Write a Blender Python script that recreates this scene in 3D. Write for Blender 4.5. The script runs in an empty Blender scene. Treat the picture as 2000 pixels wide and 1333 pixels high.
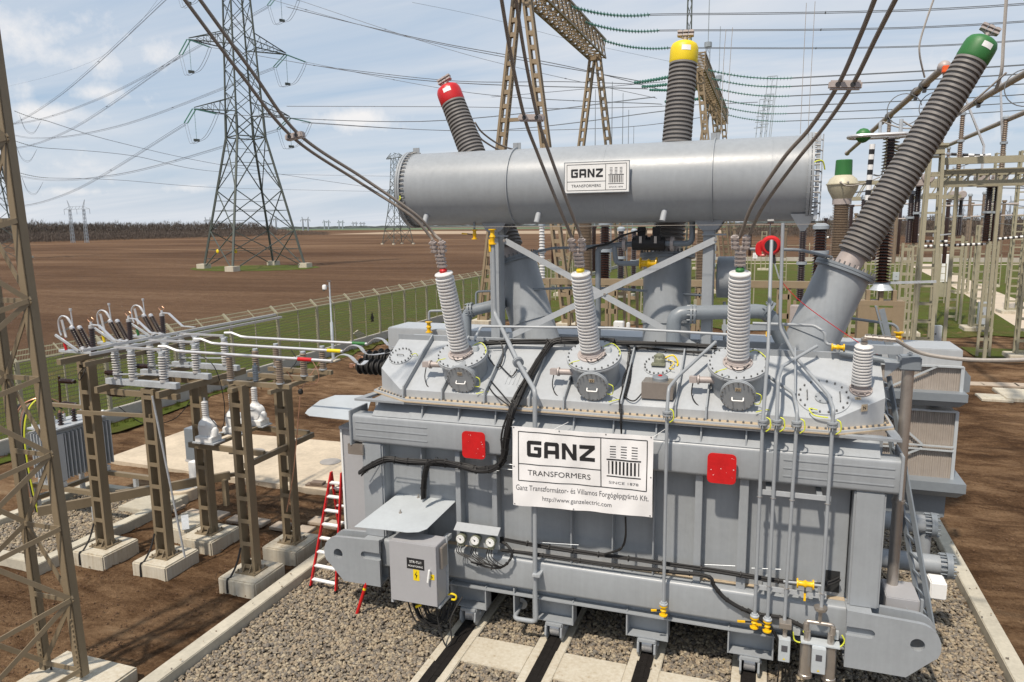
import bpy, bmesh, math, random
import numpy as np
from mathutils import Vector, Matrix, Euler
V = Vector
R = math.radians
rnd = random.Random(7)
S = bpy.context.scene
C = S.collection

# ------------------------------------------------------------------ camera
YAW, PIT, ROL, FPX, CH = .338676, .158356, -.0120766, 1420.3, 7.5
Fw = V((-math.sin(YAW)*math.cos(PIT), math.cos(YAW)*math.cos(PIT), -math.sin(PIT)))
r0 = V((math.cos(YAW), math.sin(YAW), 0)); u0 = r0.cross(Fw)
Rt = r0*math.cos(ROL)+u0*math.sin(ROL); Up = u0*math.cos(ROL)-r0*math.sin(ROL)
cam_d = bpy.data.cameras.new('camera'); cam = bpy.data.objects.new('camera', cam_d); C.objects.link(cam)
M = Matrix((Rt, Up, -Fw)).transposed().to_4x4(); M.translation = V((0, 0, CH)); cam.matrix_world = M
cam_d.sensor_width = 36; cam_d.lens = FPX/2000*36; cam_d.clip_end = 9000; cam_d.clip_start = .1
S.camera = cam
# ------------------------------------------------------------------ world
SUN = V((.16, .60, -1.0)).normalized()
el = math.asin(-SUN.z); azr = math.atan2(-SUN.x, -SUN.y)
W = bpy.data.worlds.new('World'); S.world = W; W.use_nodes = True
nt = W.node_tree; nt.nodes.clear()
def N(nt, t, **k):
    n = nt.nodes.new(t)
    for a, b in k.items(): setattr(n, a, b)
    return n
sky = N(nt, 'ShaderNodeTexSky', sky_type='NISHITA', sun_disc=False, sun_elevation=el, sun_rotation=azr, altitude=100, air_density=1.0, dust_density=2.2, ozone_density=1.6)
tc = N(nt, 'ShaderNodeTexCoord')
def mth(nt, op, a, b=None, c=None, clamp=False):
    n = N(nt, 'ShaderNodeMath', operation=op, use_clamp=clamp)
    for i, x in enumerate((a, b, c)):
        if x is None: continue
        if isinstance(x, (int, float)): n.inputs[i].default_value = x
        else: nt.links.new(x, n.inputs[i])
    return n.outputs[0]
def vmth(nt, op, a, b=None):
    n = N(nt, 'ShaderNodeVectorMath', operation=op)
    for i, x in enumerate((a, b)):
        if x is None: continue
        if isinstance(x, tuple): n.inputs[i].default_value = x
        else: nt.links.new(x, n.inputs[i])
    return n
def noise(nt, vec, scale, detail=6, rough=.55, dist=0):
    n = N(nt, 'ShaderNodeTexNoise'); n.inputs['Scale'].default_value = scale; n.inputs['Detail'].default_value = detail
    n.inputs['Roughness'].default_value = rough; n.inputs['Distortion'].default_value = dist
    nt.links.new(vec, n.inputs['Vector']); return n.outputs['Fac']
def ramp(nt, fac, stops, interp='LINEAR'):
    n = N(nt, 'ShaderNodeValToRGB'); e = n.color_ramp.elements; n.color_ramp.interpolation = interp
    while len(e) > 1: e.remove(e[0])
    e[0].position, e[0].color = stops[0][0], tuple(stops[0][1])+(1,)
    for p, c in stops[1:]:
        x = e.new(p); x.color = tuple(c)+(1,)
    nt.links.new(fac, n.inputs[0]); return n.outputs[0]
def mixc(nt, f, a, b, mode='MIX'):
    n = N(nt, 'ShaderNodeMix', data_type='RGBA', blend_type=mode)
    for s, x in ((0, f), (6, a), (7, b)):
        if isinstance(x, (int, float)): n.inputs[s].default_value = x
        elif isinstance(x, tuple): n.inputs[s].default_value = x+(1,)
        else: nt.links.new(x, n.inputs[s])
    return n.outputs[2]
sep = N(nt, 'ShaderNodeSeparateXYZ'); nt.links.new(tc.outputs['Generated'], sep.inputs[0])
zz = mth(nt, 'ADD', mth(nt, 'MAXIMUM', sep.outputs[2], 0), .12)
cx = mth(nt, 'DIVIDE', sep.outputs[0], zz); cy = mth(nt, 'DIVIDE', sep.outputs[1], zz)
cmb = N(nt, 'ShaderNodeCombineXYZ'); nt.links.new(cx, cmb.inputs[0]); nt.links.new(mth(nt, 'MULTIPLY', cy, 1.0), cmb.inputs[1])
mp = N(nt, 'ShaderNodeMapping'); mp.inputs['Rotation'].default_value = (0, 0, R(24)); mp.inputs['Scale'].default_value = (.42, 1.25, 1)
nt.links.new(cmb.outputs[0], mp.inputs[0])
cir = noise(nt, mp.outputs[0], .9, 9, .56, .5)
cirf = ramp(nt, cir, [(.34, (.06, .06, .06)), (.47, (.42, .42, .42)), (.64, (.95, .95, .95))])
# puffy cumulus patches placed by direction
puf = None
nz = N(nt, 'ShaderNodeTexNoise'); nz.inputs['Scale'].default_value = 22; nz.inputs['Detail'].default_value = 8; nz.inputs['Roughness'].default_value = .62
nt.links.new(tc.outputs['Generated'], nz.inputs['Vector'])
def dirpx(x, y): return (Fw+Rt*((x-1000)/FPX)-Up*((y-666.5)/FPX)).normalized()
CLOUDS = [(55, 70, 80, 34, .85), (150, 108, 62, 26, .82), (20, 38, 50, 22, .6), (120, 222, 55, 15, 1.), (190, 183, 42, 14, .9), (310, 105, 30, 18, .5),
          (700, 235, 62, 16, 1.15), (690, 225, 26, 13, .9), (145, 375, 36, 7, .7), (380, 368, 50, 7, .6), (-200, 120, 120, 50, 1.), (2300, 150, 200, 60, .8), (2600, 320, 260, 22, .9), (-600, 300, 300, 26, .9), (1150, -300, 300, 90, .8), (300, -260, 200, 60, 1)]
for (x, y, sx, sy, am) in CLOUDS:
    d = dirpx(x, y); e1 = V((-d.y, d.x, 0)).normalized(); e2 = d.cross(e1)
    a = vmth(nt, 'DOT_PRODUCT', tc.outputs['Generated'], tuple(e1*(FPX/sx))).outputs['Value']
    b = vmth(nt, 'DOT_PRODUCT', vmth(nt, 'SUBTRACT', tc.outputs['Generated'], tuple(d)).outputs[0], tuple(e2*(FPX/sy))).outputs['Value']
    front = mth(nt, 'GREATER_THAN', vmth(nt, 'DOT_PRODUCT', tc.outputs['Generated'], tuple(d)).outputs['Value'], .3)
    q = mth(nt, 'ADD', mth(nt, 'MULTIPLY', a, a), mth(nt, 'MULTIPLY', b, b))
    g = mth(nt, 'MULTIPLY', mth(nt, 'MULTIPLY', mth(nt, 'EXPONENT', mth(nt, 'MULTIPLY', q, -.7)), am), front)
    puf = g if puf is None else mth(nt, 'MAXIMUM', puf, g)
pm = mth(nt, 'SUBTRACT', puf, mth(nt, 'MULTIPLY', mth(nt, 'SUBTRACT', .62, nz.outputs['Fac']), 2.2))
pm = mth(nt, 'MULTIPLY', mth(nt, 'SMOOTH_MIN', mth(nt, 'MAXIMUM', mth(nt, 'MULTIPLY', pm, 1.3), 0), 1, .2), mth(nt, 'GREATER_THAN', puf, .02))
hz = mth(nt, 'POWER', mth(nt, 'SUBTRACT', 1, mth(nt, 'MINIMUM', mth(nt, 'MULTIPLY', mth(nt, 'ABSOLUTE', sep.outputs[2]), 5.0), 1)), 1.6)
skyc = mixc(nt, .6, sky.outputs[0], (6.1, 8.4, 11.2))
c1 = mixc(nt, mth(nt, 'MULTIPLY', cirf, .85), skyc, (10.0, 10.1, 10.4))
c2 = mixc(nt, mth(nt, 'MULTIPLY', hz, .55), c1, (9.6, 10.0, 10.6))
c3 = mixc(nt, mth(nt, 'MULTIPLY', pm, .75), c2, (12.4, 11.9, 11.5))
bg = N(nt, 'ShaderNodeBackground'); nt.links.new(c3, bg.inputs[0]); bg.inputs[1].default_value = .075
wo = N(nt, 'ShaderNodeOutputWorld'); nt.links.new(bg.outputs[0], wo.inputs[0])
sl = bpy.data.lights.new('sun', 'SUN'); sl.energy = 4.1; sl.angle = R(1.8); sl.color = (1, .90, .77)
so = bpy.data.objects.new('sun', sl); C.objects.link(so); so.rotation_euler = (-SUN).to_track_quat('Z', 'Y').to_euler()
S.view_settings.view_transform = 'Standard'; S.view_settings.look = 'None'; S.view_settings.exposure = 0.12; S.view_settings.gamma = 1
S.render.engine = 'CYCLES'

# ------------------------------------------------------------------ placing helpers (world points at a real depth or height)
def ray(x, y): return Fw+Rt*((x-1000)/FPX)-Up*((y-666.5)/FPX)
O3 = V((0, 0, CH))
def AZ(x, y, z=0): d = ray(x, y); return O3+d*((z-CH)/d.z)
def AY(x, y, Y): d = ray(x, y); return O3+d*(Y/d.y)
def AX(x, y, X): d = ray(x, y); return O3+d*(X/d.x)
def AD(x, y, w): return O3+ray(x, y)*w
def PX(p):
    w = V(p)-O3; k = w.dot(Fw); return 1000+FPX*w.dot(Rt)/k, 666.5-FPX*w.dot(Up)/k

# ------------------------------------------------------------------ materials
MATS = {}
def mat(name, col, rough=.5, metal=0., var=.12, scale=2.5, bump=0., bscale=40., stops=None, streak=0., spec=.5, coat=0.):
    m = bpy.data.materials.new(name); m.use_nodes = True; nt = m.node_tree
    b = nt.nodes['Principled BSDF']; tc = N(nt, 'ShaderNodeTexCoord')
    vec = tc.outputs['Object']
    f1 = noise(nt, vec, scale, 8, .6)
    f2 = noise(nt, vec, scale*9, 4, .6)
    f = mth(nt, 'ADD', mth(nt, 'MULTIPLY', f1, .65), mth(nt, 'MULTIPLY', f2, .35))
    if streak:
        mp = N(nt, 'ShaderNodeMapping'); mp.inputs['Scale'].default_value = (14, 14, .7); nt.links.new(vec, mp.inputs[0])
        f3 = noise(nt, mp.outputs[0], 1, 5, .6)
        f = mth(nt, 'ADD', mth(nt, 'MULTIPLY', f, 1-streak), mth(nt, 'MULTIPLY', f3, streak))
    if stops: c = ramp(nt, f, stops)
    else:
        lo = tuple(x*(1-var) for x in col); hi = tuple(min(1, x*(1+var)) for x in col)
        c = ramp(nt, f, [(.3, lo), (.7, hi)])
    nt.links.new(c, b.inputs['Base Color'])
    b.inputs['Metallic'].default_value = metal
    b.inputs['Specular IOR Level'].default_value = spec
    b.inputs['Coat Weight'].default_value = coat
    nt.links.new(mth(nt, 'ADD', rough-.1, mth(nt, 'MULTIPLY', f2, .2)), b.inputs['Roughness'])
    if bump:
        bn = N(nt, 'ShaderNodeBump'); bn.inputs['Strength'].default_value = bump; bn.inputs['Distance'].default_value = .02
        nt.links.new(noise(nt, vec, bscale, 6, .6), bn.inputs['Height']); nt.links.new(bn.outputs[0], b.inputs['Normal'])
    MATS[name] = m; return m
PAINT = mat('grey_paint', (.292, .312, .332), .38, 0, .13, 1.1, .05, 18, streak=.32)
PAINTL = mat('light_grey_paint', (.385, .405, .425), .40, 0, .12, 1.1, .03, 25, streak=.3)
PAINTD = mat('blue_grey_pipe_paint', (.20, .225, .25), .38, 0, .10, 2, .03, 25)
SHEET = mat('grey_sheet', (.47, .505, .53), .38, .1, .10, 1.8, .03, 12)
CABP = mat('cabinet_paint', (.37, .37, .385), .40, 0, .05, 1.5)
GALV = mat('galvanised_steel', (.50, .53, .56), .42, .35, .22, 9, .05, 60)
ALU = mat('aluminium', (.62, .62, .63), .38, .55, .10, 4)
STEEL = mat('stainless_steel', (.46, .42, .38), .36, .75, .12, 5)
GALVP = mat('pylon_steel', (.085, .10, .09), .6, .2, .2, 3)
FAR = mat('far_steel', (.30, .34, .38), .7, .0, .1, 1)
KHAKI = mat('khaki_steel', (.205, .160, .102), .52, 0, .12, 2.5, .03, 30, streak=.3)
KHAKIL = mat('tan_steel', (.27, .205, .130), .55, 0, .12, 2, .03, 30)
OLIVE = mat('olive_beige_steel', (.32, .295, .21), .58, 0, .12, 2, .03, 30)
CONC = mat('concrete', (.50, .46, .375), .85, 0, .32, 2.2, .3, 60, streak=.5, stops=[(.33, (.33, .26, .175)), (.44, (.46, .41, .32)), (.58, (.53, .49, .405)), (.75, (.58, .55, .47))])
KERB = mat('kerb_concrete', (.455, .42, .34), .85, 0, .26, 1.6, .25, 70)
SLABM = mat('slab_concrete', (.50, .42, .315), .85, 0, .26, 1.1, .2, 50)
WALLM = mat('fence_wall_concrete', (.42, .39, .34), .85, 0, .12, 1.5, .2, 50)
PORL = mat('grey_porcelain', (.63, .62, .61), .32, 0, .05, 6)
PORG = mat('dark_grey_silicone', (.185, .172, .162), .5, 0, .08, 5)
PORB = mat('brown_porcelain', (.028, .012, .009), .22, 0, .2, 5, coat=.3)
PORM = mat('mid_grey_porcelain', (.44, .43, .42), .35, 0, .08, 6)
PORT = mat('tan_brown_porcelain', (.215, .160, .115), .35, 0, .15, 5)
GLASS = mat('green_glass', (.10, .26, .21), .25, 0, .15, 5)
RED = mat('red_paint', (.52, .012, .014), .38, 0, .2, 6)
YEL = mat('yellow_paint', (.78, .58, .01), .45, 0, .08, 4)
YELV = mat('valve_yellow', (.78, .46, .005), .38, 0, .1, 6)
GRN = mat('green_paint', (.028, .15, .035), .5, 0, .1, 4)
BLK = mat('black_rubber', (.014, .013, .013), .62, 0, .3, 10)
DRK = mat('dark_recess', (.02, .021, .022), .7, 0, .1, 3)
WHT = mat('white_paint', (.78, .78, .77), .4, 0, .04, 3)
BANN = mat('banner_vinyl', (.80, .79, .79), .42, 0, .03, 2, .12, 4)
INK = mat('black_ink', (.018, .018, .02), .5, 0, .1, 3)
GREYINK = mat('grey_ink', (.08, .08, .09), .5, 0, .1, 3)
FLAN = mat('pinkish_grey_casting', (.40, .35, .33), .5, .1, .12, 8, .1, 60)
CABL = mat('weathered_conductor', (.22, .19, .165), .6, .1, .2, 30, .3, 250)
CABLG = mat('grey_conductor', (.34, .31, .28), .6, .1, .15, 30, .3, 250)
WIRE = mat('line_wire', (.17, .19, .22), .6, .2, .1, 1)
COPP = mat('copper', (.48, .26, .17), .35, .6, .2, 10)
RUST = mat('stained_gasket', (.45, .36, .25), .7, 0, .22, 6)
DSTEEL = mat('bolt_steel', (.17, .17, .17), .45, .5, .2, 20)
GRNYEL = mat('earth_wire', (.62, .66, .05), .45, 0, .1, 8)
BRICK = mat('brown_brick', (.17, .125, .095), .8, 0, .25, 6, .3, 60)
PAVE = mat('paving', (.40, .33, .26), .85, 0, .15, 3, .25, 60)
GAUG = mat('gauge_olive', (.25, .26, .19), .4, .2, .1, 5)
ORNG = mat('orange', (.8, .12, .02), .45)
TAR = mat('black_rail_cover', (.014, .012, .011), .8, 0, .4, 8, .5, 40, spec=.15)

# ------------------------------------------------------------------ mesh builder
class MB:
    def __init__(s): s.v = []; s.f = []
    def add(s, vs, fs):
        n = len(s.v); s.v += [tuple(v) for v in vs]; s.f += [tuple(i+n for i in f) for f in fs]; return s
    def box(s, a, b):
        x0, y0, z0 = [min(p, q) for p, q in zip(a, b)]; x1, y1, z1 = [max(p, q) for p, q in zip(a, b)]
        return s.add([(x0, y0, z0), (x1, y0, z0), (x1, y1, z0), (x0, y1, z0), (x0, y0, z1), (x1, y0, z1), (x1, y1, z1), (x0, y1, z1)],
                     [(3, 2, 1, 0), (4, 5, 6, 7), (0, 1, 5, 4), (1, 2, 6, 5), (2, 3, 7, 6), (3, 0, 4, 7)])
    def bar(s, p, q, w, h=None, up=(0, 0, 1)):
        p = V(p); q = V(q); h = h or w; d = (q-p)
        if d.length < 1e-6: return s
        d.normalize(); u = V(up)
        if abs(d.dot(u)) > .97: u = V((0, 1, 0)) if abs(d.y) < .9 else V((1, 0, 0))
        a = d.cross(u).normalized(); b = a.cross(d).normalized(); a = a*w/2; b = b*h/2
        vs = [p-a-b, p+a-b, p+a+b, p-a+b, q-a-b, q+a-b, q+a+b, q-a+b]
        return s.add(vs, [(0, 1, 2, 3), (7, 6, 5, 4), (4, 5, 1, 0), (5, 6, 2, 1), (6, 7, 3, 2), (7, 4, 0, 3)])
    def angle(s, p, q, w, t, a, b):     # L-section along p-q with legs in directions a and b
        p = V(p); q = V(q); a = V(a).normalized(); b = V(b).normalized()
        for e, g in ((a, b), (b, a)):
            vs = [p, p+e*w, p+e*w+g*t, p+g*t, q, q+e*w, q+e*w+g*t, q+g*t]
            s.add(vs, [(0, 1, 2, 3), (7, 6, 5, 4), (4, 5, 1, 0), (5, 6, 2, 1), (6, 7, 3, 2), (7, 4, 0, 3)])
        return s
    def tube(s, pts, r, n=8, cap=True, closed=False):
        pts = [V(p) for p in pts]; m = len(pts); rs = r if isinstance(r, (list, tuple)) else [r]*m
        tan = []
        for i in range(m):
            if closed: t = pts[(i+1) % m]-pts[i-1]
            else: t = pts[min(i+1, m-1)]-pts[max(i-1, 0)]
            tan.append(t.normalized())
        u = V((0, 0, 1)) if abs(tan[0].z) < .9 else V((1, 0, 0))
        a = tan[0].cross(u).normalized(); vs = []
        for i in range(m):
            a = (a-tan[i]*a.dot(tan[i])).normalized(); b = tan[i].cross(a)
            for k in range(n):
                th = 2*math.pi*k/n; vs.append(pts[i]+(a*math.cos(th)+b*math.sin(th))*rs[i])
        fs = []
        for i in range(m if closed else m-1):
            j = (i+1) % m
            for k in range(n):
                l = (k+1) % n; fs.append((i*n+k, i*n+l, j*n+l, j*n+k))
        if cap and not closed: fs += [tuple(range(n))[::-1], tuple((m-1)*n+k for k in range(n))]
        return s.add(vs, fs)
    def lathe(s, p, ax, prof, n=20, cap=True):
        p = V(p); ax = V(ax).normalized(); u = V((0, 0, 1)) if abs(ax.z) < .9 else V((1, 0, 0))
        a = ax.cross(u).normalized(); b = ax.cross(a); vs = []; m = len(prof)
        for t, r in prof:
            for k in range(n):
                th = 2*math.pi*k/n; vs.append(p+ax*t+(a*math.cos(th)+b*math.sin(th))*max(r, 1e-4))
        fs = []
        for i in range(m-1):
            for k in range(n):
                l = (k+1) % n; fs.append((i*n+k, i*n+l, (i+1)*n+l, (i+1)*n+k))
        if cap: fs += [tuple(range(n)), tuple((m-1)*n+k for k in range(n))[::-1]]
        return s.add(vs, fs)
    def cyl(s, p, q, r, n=16, r2=None):
        p = V(p); q = V(q); L = (q-p).length; return s.lathe(p, q-p, [(0, r), (L, r if r2 is None else r2)], n)
    def prism(s, poly, ext):
        poly = [V(p) for p in poly]; e = V(ext); n = len(poly)
        return s.add(poly+[p+e for p in poly], [tuple(range(n))[::-1], tuple(range(n, 2*n))]+[(i, (i+1) % n, n+(i+1) % n, n+i) for i in range(n)])
    def bolts(s, c, ax, rad, n, r=.018, h=.03, ph=0, m=6):
        c = V(c); ax = V(ax).normalized(); u = V((0, 0, 1)) if abs(ax.z) < .9 else V((1, 0, 0)); a = ax.cross(u).normalized(); b = ax.cross(a)
        for k in range(n):
            th = 2*math.pi*(k+ph)/n; p = c+(a*math.cos(th)+b*math.sin(th))*rad; s.lathe(p-ax*h*.4, ax, [(0, r), (h*1.4, r)], m)
        return s
    def ico(s, c, r, sub=1, squash=(1, 1, 1)):
        bm = bmesh.new(); bmesh.ops.create_icosphere(bm, subdivisions=sub, radius=1); vs = [V(c)+V((v.co.x*r*squash[0], v.co.y*r*squash[1], v.co.z*r*squash[2])) for v in bm.verts]
        fs = [tuple(v.index for v in f.verts) for f in bm.faces]; bm.free(); return s.add(vs, fs)
    def build(s, name, m, parent=None, smooth=True, bev=0., ang=35, loc=None, fix=True):
        o_ = worg(parent) if parent else (V(loc) if loc is not None else V((0, 0, 0)))
        me = bpy.data.meshes.new(name); me.from_pydata([(v[0]-o_.x, v[1]-o_.y, v[2]-o_.z) for v in s.v], [], s.f)
        if fix:
            bm = bmesh.new(); bm.from_mesh(me); bmesh.ops.recalc_face_normals(bm, faces=bm.faces)
            if bev: bmesh.ops.bevel(bm, geom=[e for e in bm.edges if len(e.link_faces) == 2 and e.calc_face_angle(0) > R(40)], offset=bev, segments=2, affect='EDGES', clamp_overlap=True)
            bm.to_mesh(me); bm.free()
        me.materials.append(m if not isinstance(m, str) else MATS[m])
        if smooth: me.shade_smooth(); me.set_sharp_from_angle(angle=R(ang))
        o = bpy.data.objects.new(name, me); C.objects.link(o)
        if parent: o.parent = parent
        elif loc is not None: o.location = loc
        return o
def worg(o):
    v = V((0, 0, 0))
    while o is not None: v += o.location; o = o.parent
    return v
def tag(o, label, cat, group=None, kind=None):
    if label: o['label'] = label
    if cat: o['category'] = cat
    if group: o['group'] = group
    if kind: o['kind'] = kind
    return o
def thing(name, label, cat, loc=(0, 0, 0), group=None):
    o = bpy.data.objects.new(name, None); C.objects.link(o); o.location = loc; o.empty_display_size = .3
    return tag(o, label, cat, group)
def struct(mb, name, m, smooth=False, **k):
    o = mb.build(name, m, smooth=smooth, **k); o['kind'] = 'structure'; return o
def dup(o, loc=None, parent=None, label=None, rz=None):
    c = o.copy(); C.objects.link(c)
    if parent: c.parent = parent
    for ch in list(o.children): dup(ch, parent=c)
    if loc is not None: c.location = loc
    if rz is not None: c.rotation_euler.z = rz
    if label: c['label'] = label
    return c
def bez(ps, n=8):      # smooth path through points (Catmull-Rom)
    ps = [V(p) for p in ps]; out = []
    for i in range(len(ps)-1):
        a = ps[max(i-1, 0)]; b = ps[i]; c = ps[i+1]; d = ps[min(i+2, len(ps)-1)]
        for k in range(n):
            t = k/n; out.append(.5*((2*b)+(c-a)*t+(2*a-5*b+4*c-d)*t*t+(3*b-a-3*c+d)*t**3))
    out.append(ps[-1]); return out
def fillet(ps, r=.06, n=4):   # polyline with rounded corners
    ps = [V(p) for p in ps]; out = [ps[0]]
    for i in range(1, len(ps)-1):
        a = ps[i-1]-ps[i]; b = ps[i+1]-ps[i]; rr = min(r, a.length*.45, b.length*.45)
        p = ps[i]+a.normalized()*rr; q = ps[i]+b.normalized()*rr
        for k in range(n+1):
            t = k/n; out.append(p*(1-t)**2+ps[i]*2*t*(1-t)+q*t*t)
    out.append(ps[-1]); return out
def sheds(L, n, r0, r1, r0b=None, r1b=None, thick=.35):
    prof = []; r0b = r0b or r0; r1b = r1b or r1
    for i in range(n):
        t = i/n; a = r0+(r0b-r0)*t; b = r1+(r1b-r1)*t; p = L/n
        prof += [(L*t, a), (L*t+p*.25, a), (L*t+p*.30, b), (L*t+p*(.30+thick*.4), b), (L*t+p*.92, a)]
    prof.append((L, r0b)); return prof
def text_mb(txt, origin, ex, ey, size, align='LEFT', depth=.002, bold=0., sx=1., wfit=None):
    cu = bpy.data.curves.new('t', 'FONT'); cu.body = txt; cu.size = 1; cu.align_x = 'LEFT'; cu.offset = bold; cu.resolution_u = 3
    ob = bpy.data.objects.new('t', cu); C.objects.link(ob); dg = bpy.context.evaluated_depsgraph_get(); dg.update()
    me = ob.evaluated_get(dg).to_mesh(); vs = [v.co.copy() for v in me.vertices]; fs = [tuple(p.vertices) for p in me.polygons]
    ob.evaluated_get(dg).to_mesh_clear(); bpy.data.objects.remove(ob); bpy.data.curves.remove(cu)
    x0 = min(v.x for v in vs); x1 = max(v.x for v in vs); w = x1-x0
    kx = size*sx if wfit is None else wfit/w
    off = {'LEFT': 0, 'CENTER': -.5, 'RIGHT': -1}[align]*w*kx
    ex = V(ex).normalized(); ey = V(ey).normalized(); o = V(origin)
    mb = MB(); mb.add([o+ex*((v.x-x0)*kx+off)+ey*(v.y*size) for v in vs], fs); return mb
# ================================================================== GROUND
def vn(x, y, sc, seed):
    g = np.random.RandomState(seed).rand(256, 256); X = x*sc; Y = y*sc; i = np.floor(X).astype(int); j = np.floor(Y).astype(int)
    u = X-i; v = Y-j; u = u*u*(3-2*u); v = v*v*(3-2*v); i &= 255; j &= 255; i1 = (i+1) & 255; j1 = (j+1) & 255
    return (g[i, j]*(1-u)+g[i1, j]*u)*(1-v)+(g[i, j1]*(1-u)+g[i1, j1]*u)*v
def np_mesh(name, vs, fs, m, smooth=False):
    me = bpy.data.meshes.new(name); k = fs.shape[1]; me.vertices.add(len(vs)); me.vertices.foreach_set('co', vs.astype(np.float32).ravel())
    me.loops.add(fs.size); me.loops.foreach_set('vertex_index', fs.astype(np.int32).ravel()); me.polygons.add(len(fs))
    me.polygons.foreach_set('loop_start', np.arange(0, fs.size, k, dtype=np.int32)); me.polygons.foreach_set('loop_total', np.full(len(fs), k, np.int32))
    me.polygons.foreach_set('use_smooth', np.full(len(fs), smooth)); me.update(); me.validate(); me.materials.append(m)
    o = bpy.data.objects.new(name, me); C.objects.link(o); return o
def gmat(name, build):
    m = bpy.data.materials.new(name); m.use_nodes = True; nt = m.node_tree; b = nt.nodes['Principled BSDF']; tc = N(nt, 'ShaderNodeTexCoord'); build(nt, b, tc.outputs['Object']); return m
def bump(nt, b, h, st, dist=.03):
    n = N(nt, 'ShaderNodeBump'); n.inputs['Strength'].default_value = st; n.inputs['Distance'].default_value = dist; nt.links.new(h, n.inputs['Height']); nt.links.new(n.outputs[0], b.inputs['Normal'])
def mapv(nt, v, sc, rot=0):
    mp = N(nt, 'ShaderNodeMapping'); mp.inputs['Scale'].default_value = sc; mp.inputs['Rotation'].default_value = (0, 0, rot); nt.links.new(v, mp.inputs[0]); return mp.outputs[0]
def soilm(nt, b, v):
    a = noise(nt, v, .22, 5, .6, .4); c = noise(nt, mapv(nt, v, (.5, 1.6, 1), .5), 1.3, 8, .68, .6); d = noise(nt, v, 14, 6, .7)
    f = mth(nt, 'ADD', mth(nt, 'ADD', mth(nt, 'MULTIPLY', a, .40), mth(nt, 'MULTIPLY', c, .40)), mth(nt, 'MULTIPLY', d, .20))
    col = ramp(nt, f, [(.36, (.038, .019, .009)), (.435, (.085, .046, .023)), (.49, (.155, .090, .048)), (.555, (.265, .165, .092)), (.65, (.38, .265, .16))])
    nt.links.new(col, b.inputs['Base Color']); b.inputs['Roughness'].default_value = .95; b.inputs['Specular IOR Level'].default_value = .1
    bump(nt, b, mth(nt, 'ADD', d, noise(nt, v, 50, 5, .7)), 1.0, .07)
SOIL = gmat('yard_soil', soilm)
def fieldm(nt, b, v):
    a = noise(nt, mapv(nt, v, (.010, .030, 1), -.25), 1.0, 6, .6, .5); c = noise(nt, mapv(nt, v, (.02, .42, 1), -.22), 1.0, 6, .65, .2); d = noise(nt, v, .9, 8, .75); e = noise(nt, v, 5, 5, .7)
    f = mth(nt, 'ADD', mth(nt, 'ADD', mth(nt, 'MULTIPLY', a, .44), mth(nt, 'MULTIPLY', c, .20)), mth(nt, 'ADD', mth(nt, 'MULTIPLY', d, .20), mth(nt, 'MULTIPLY', e, .16)))
    col = ramp(nt, f, [(.37, (.056, .030, .017)), (.455, (.096, .054, .031)), (.53, (.142, .084, .049)), (.60, (.215, .138, .085)), (.70, (.30, .21, .135))])
    nt.links.new(col, b.inputs['Base Color']); b.inputs['Roughness'].default_value = .95; b.inputs['Specular IOR Level'].default_value = .1
    bump(nt, b, mth(nt, 'ADD', e, d), 1, .25)
FIELD = gmat('ploughed_soil', fieldm)
def grassm(nt, b, v):
    a = noise(nt, v, .35, 6, .65, .3); c = noise(nt, v, 3.5, 6, .7); d = noise(nt, v, 22, 3, .7)
    f = mth(nt, 'ADD', mth(nt, 'ADD', mth(nt, 'MULTIPLY', a, .45), mth(nt, 'MULTIPLY', c, .33)), mth(nt, 'MULTIPLY', d, .22))
    col = ramp(nt, f, [(.35, (.17, .12, .055)), (.43, (.11, .098, .028)), (.50, (.072, .088, .014)), (.58, (.095, .125, .018)), (.70, (.17, .165, .045))])
    nt.links.new(col, b.inputs['Base Color']); b.inputs['Roughness'].default_value = .9; b.inputs['Specular IOR Level'].default_value = .15
    bump(nt, b, mth(nt, 'ADD', c, d), 1, .08)
GRASS = gmat('lawn_grass', grassm)
def stonem(nt, b, v):
    g = N(nt, 'ShaderNodeNewGeometry'); col = ramp(nt, g.outputs['Random Per Island'], [(0, (.15, .13, .11)), (.10, (.23, .195, .15)), (.26, (.31, .25, .175)), (.42, (.21, .185, .15)), (.55, (.35, .295, .21)), (.68, (.26, .21, .15)), (.8, (.19, .17, .145)), (.9, (.38, .325, .235)), (1, (.24, .175, .12))], 'CONSTANT')
    n = noise(nt, v, 60, 3, .6); c2 = mixc(nt, .5, col, ramp(nt, n, [(.3, (.6, .6, .6)), (.7, (1.15, 1.1, 1.05))]), 'MULTIPLY')
    nt.links.new(c2, b.inputs['Base Color']); b.inputs['Roughness'].default_value = .85
STONE = gmat('gravel_stone', stonem)
UNDER = mat('gravel_base', (.12, .10, .08), .95, 0, .4, 20)
PATHM = mat('path_concrete', (.50, .42, .33), .9, 0, .1, 1, .2, 30)

def sheet(name, poly, z, m):
    return struct(MB().add([(x, y, z) for x, y in poly], [tuple(range(len(poly)))]), name, m)
sheet('ploughed_field', [(-6000, -300), (6000, -300), (6000, 8000), (-6000, 8000)], -.10, FIELD)
# grass verge outside the fence
sheet('grass_verge', [(-41, -10), (-24.4, -10), (-24.4, 149), (-41, 149)], -.05, GRASS)
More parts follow.
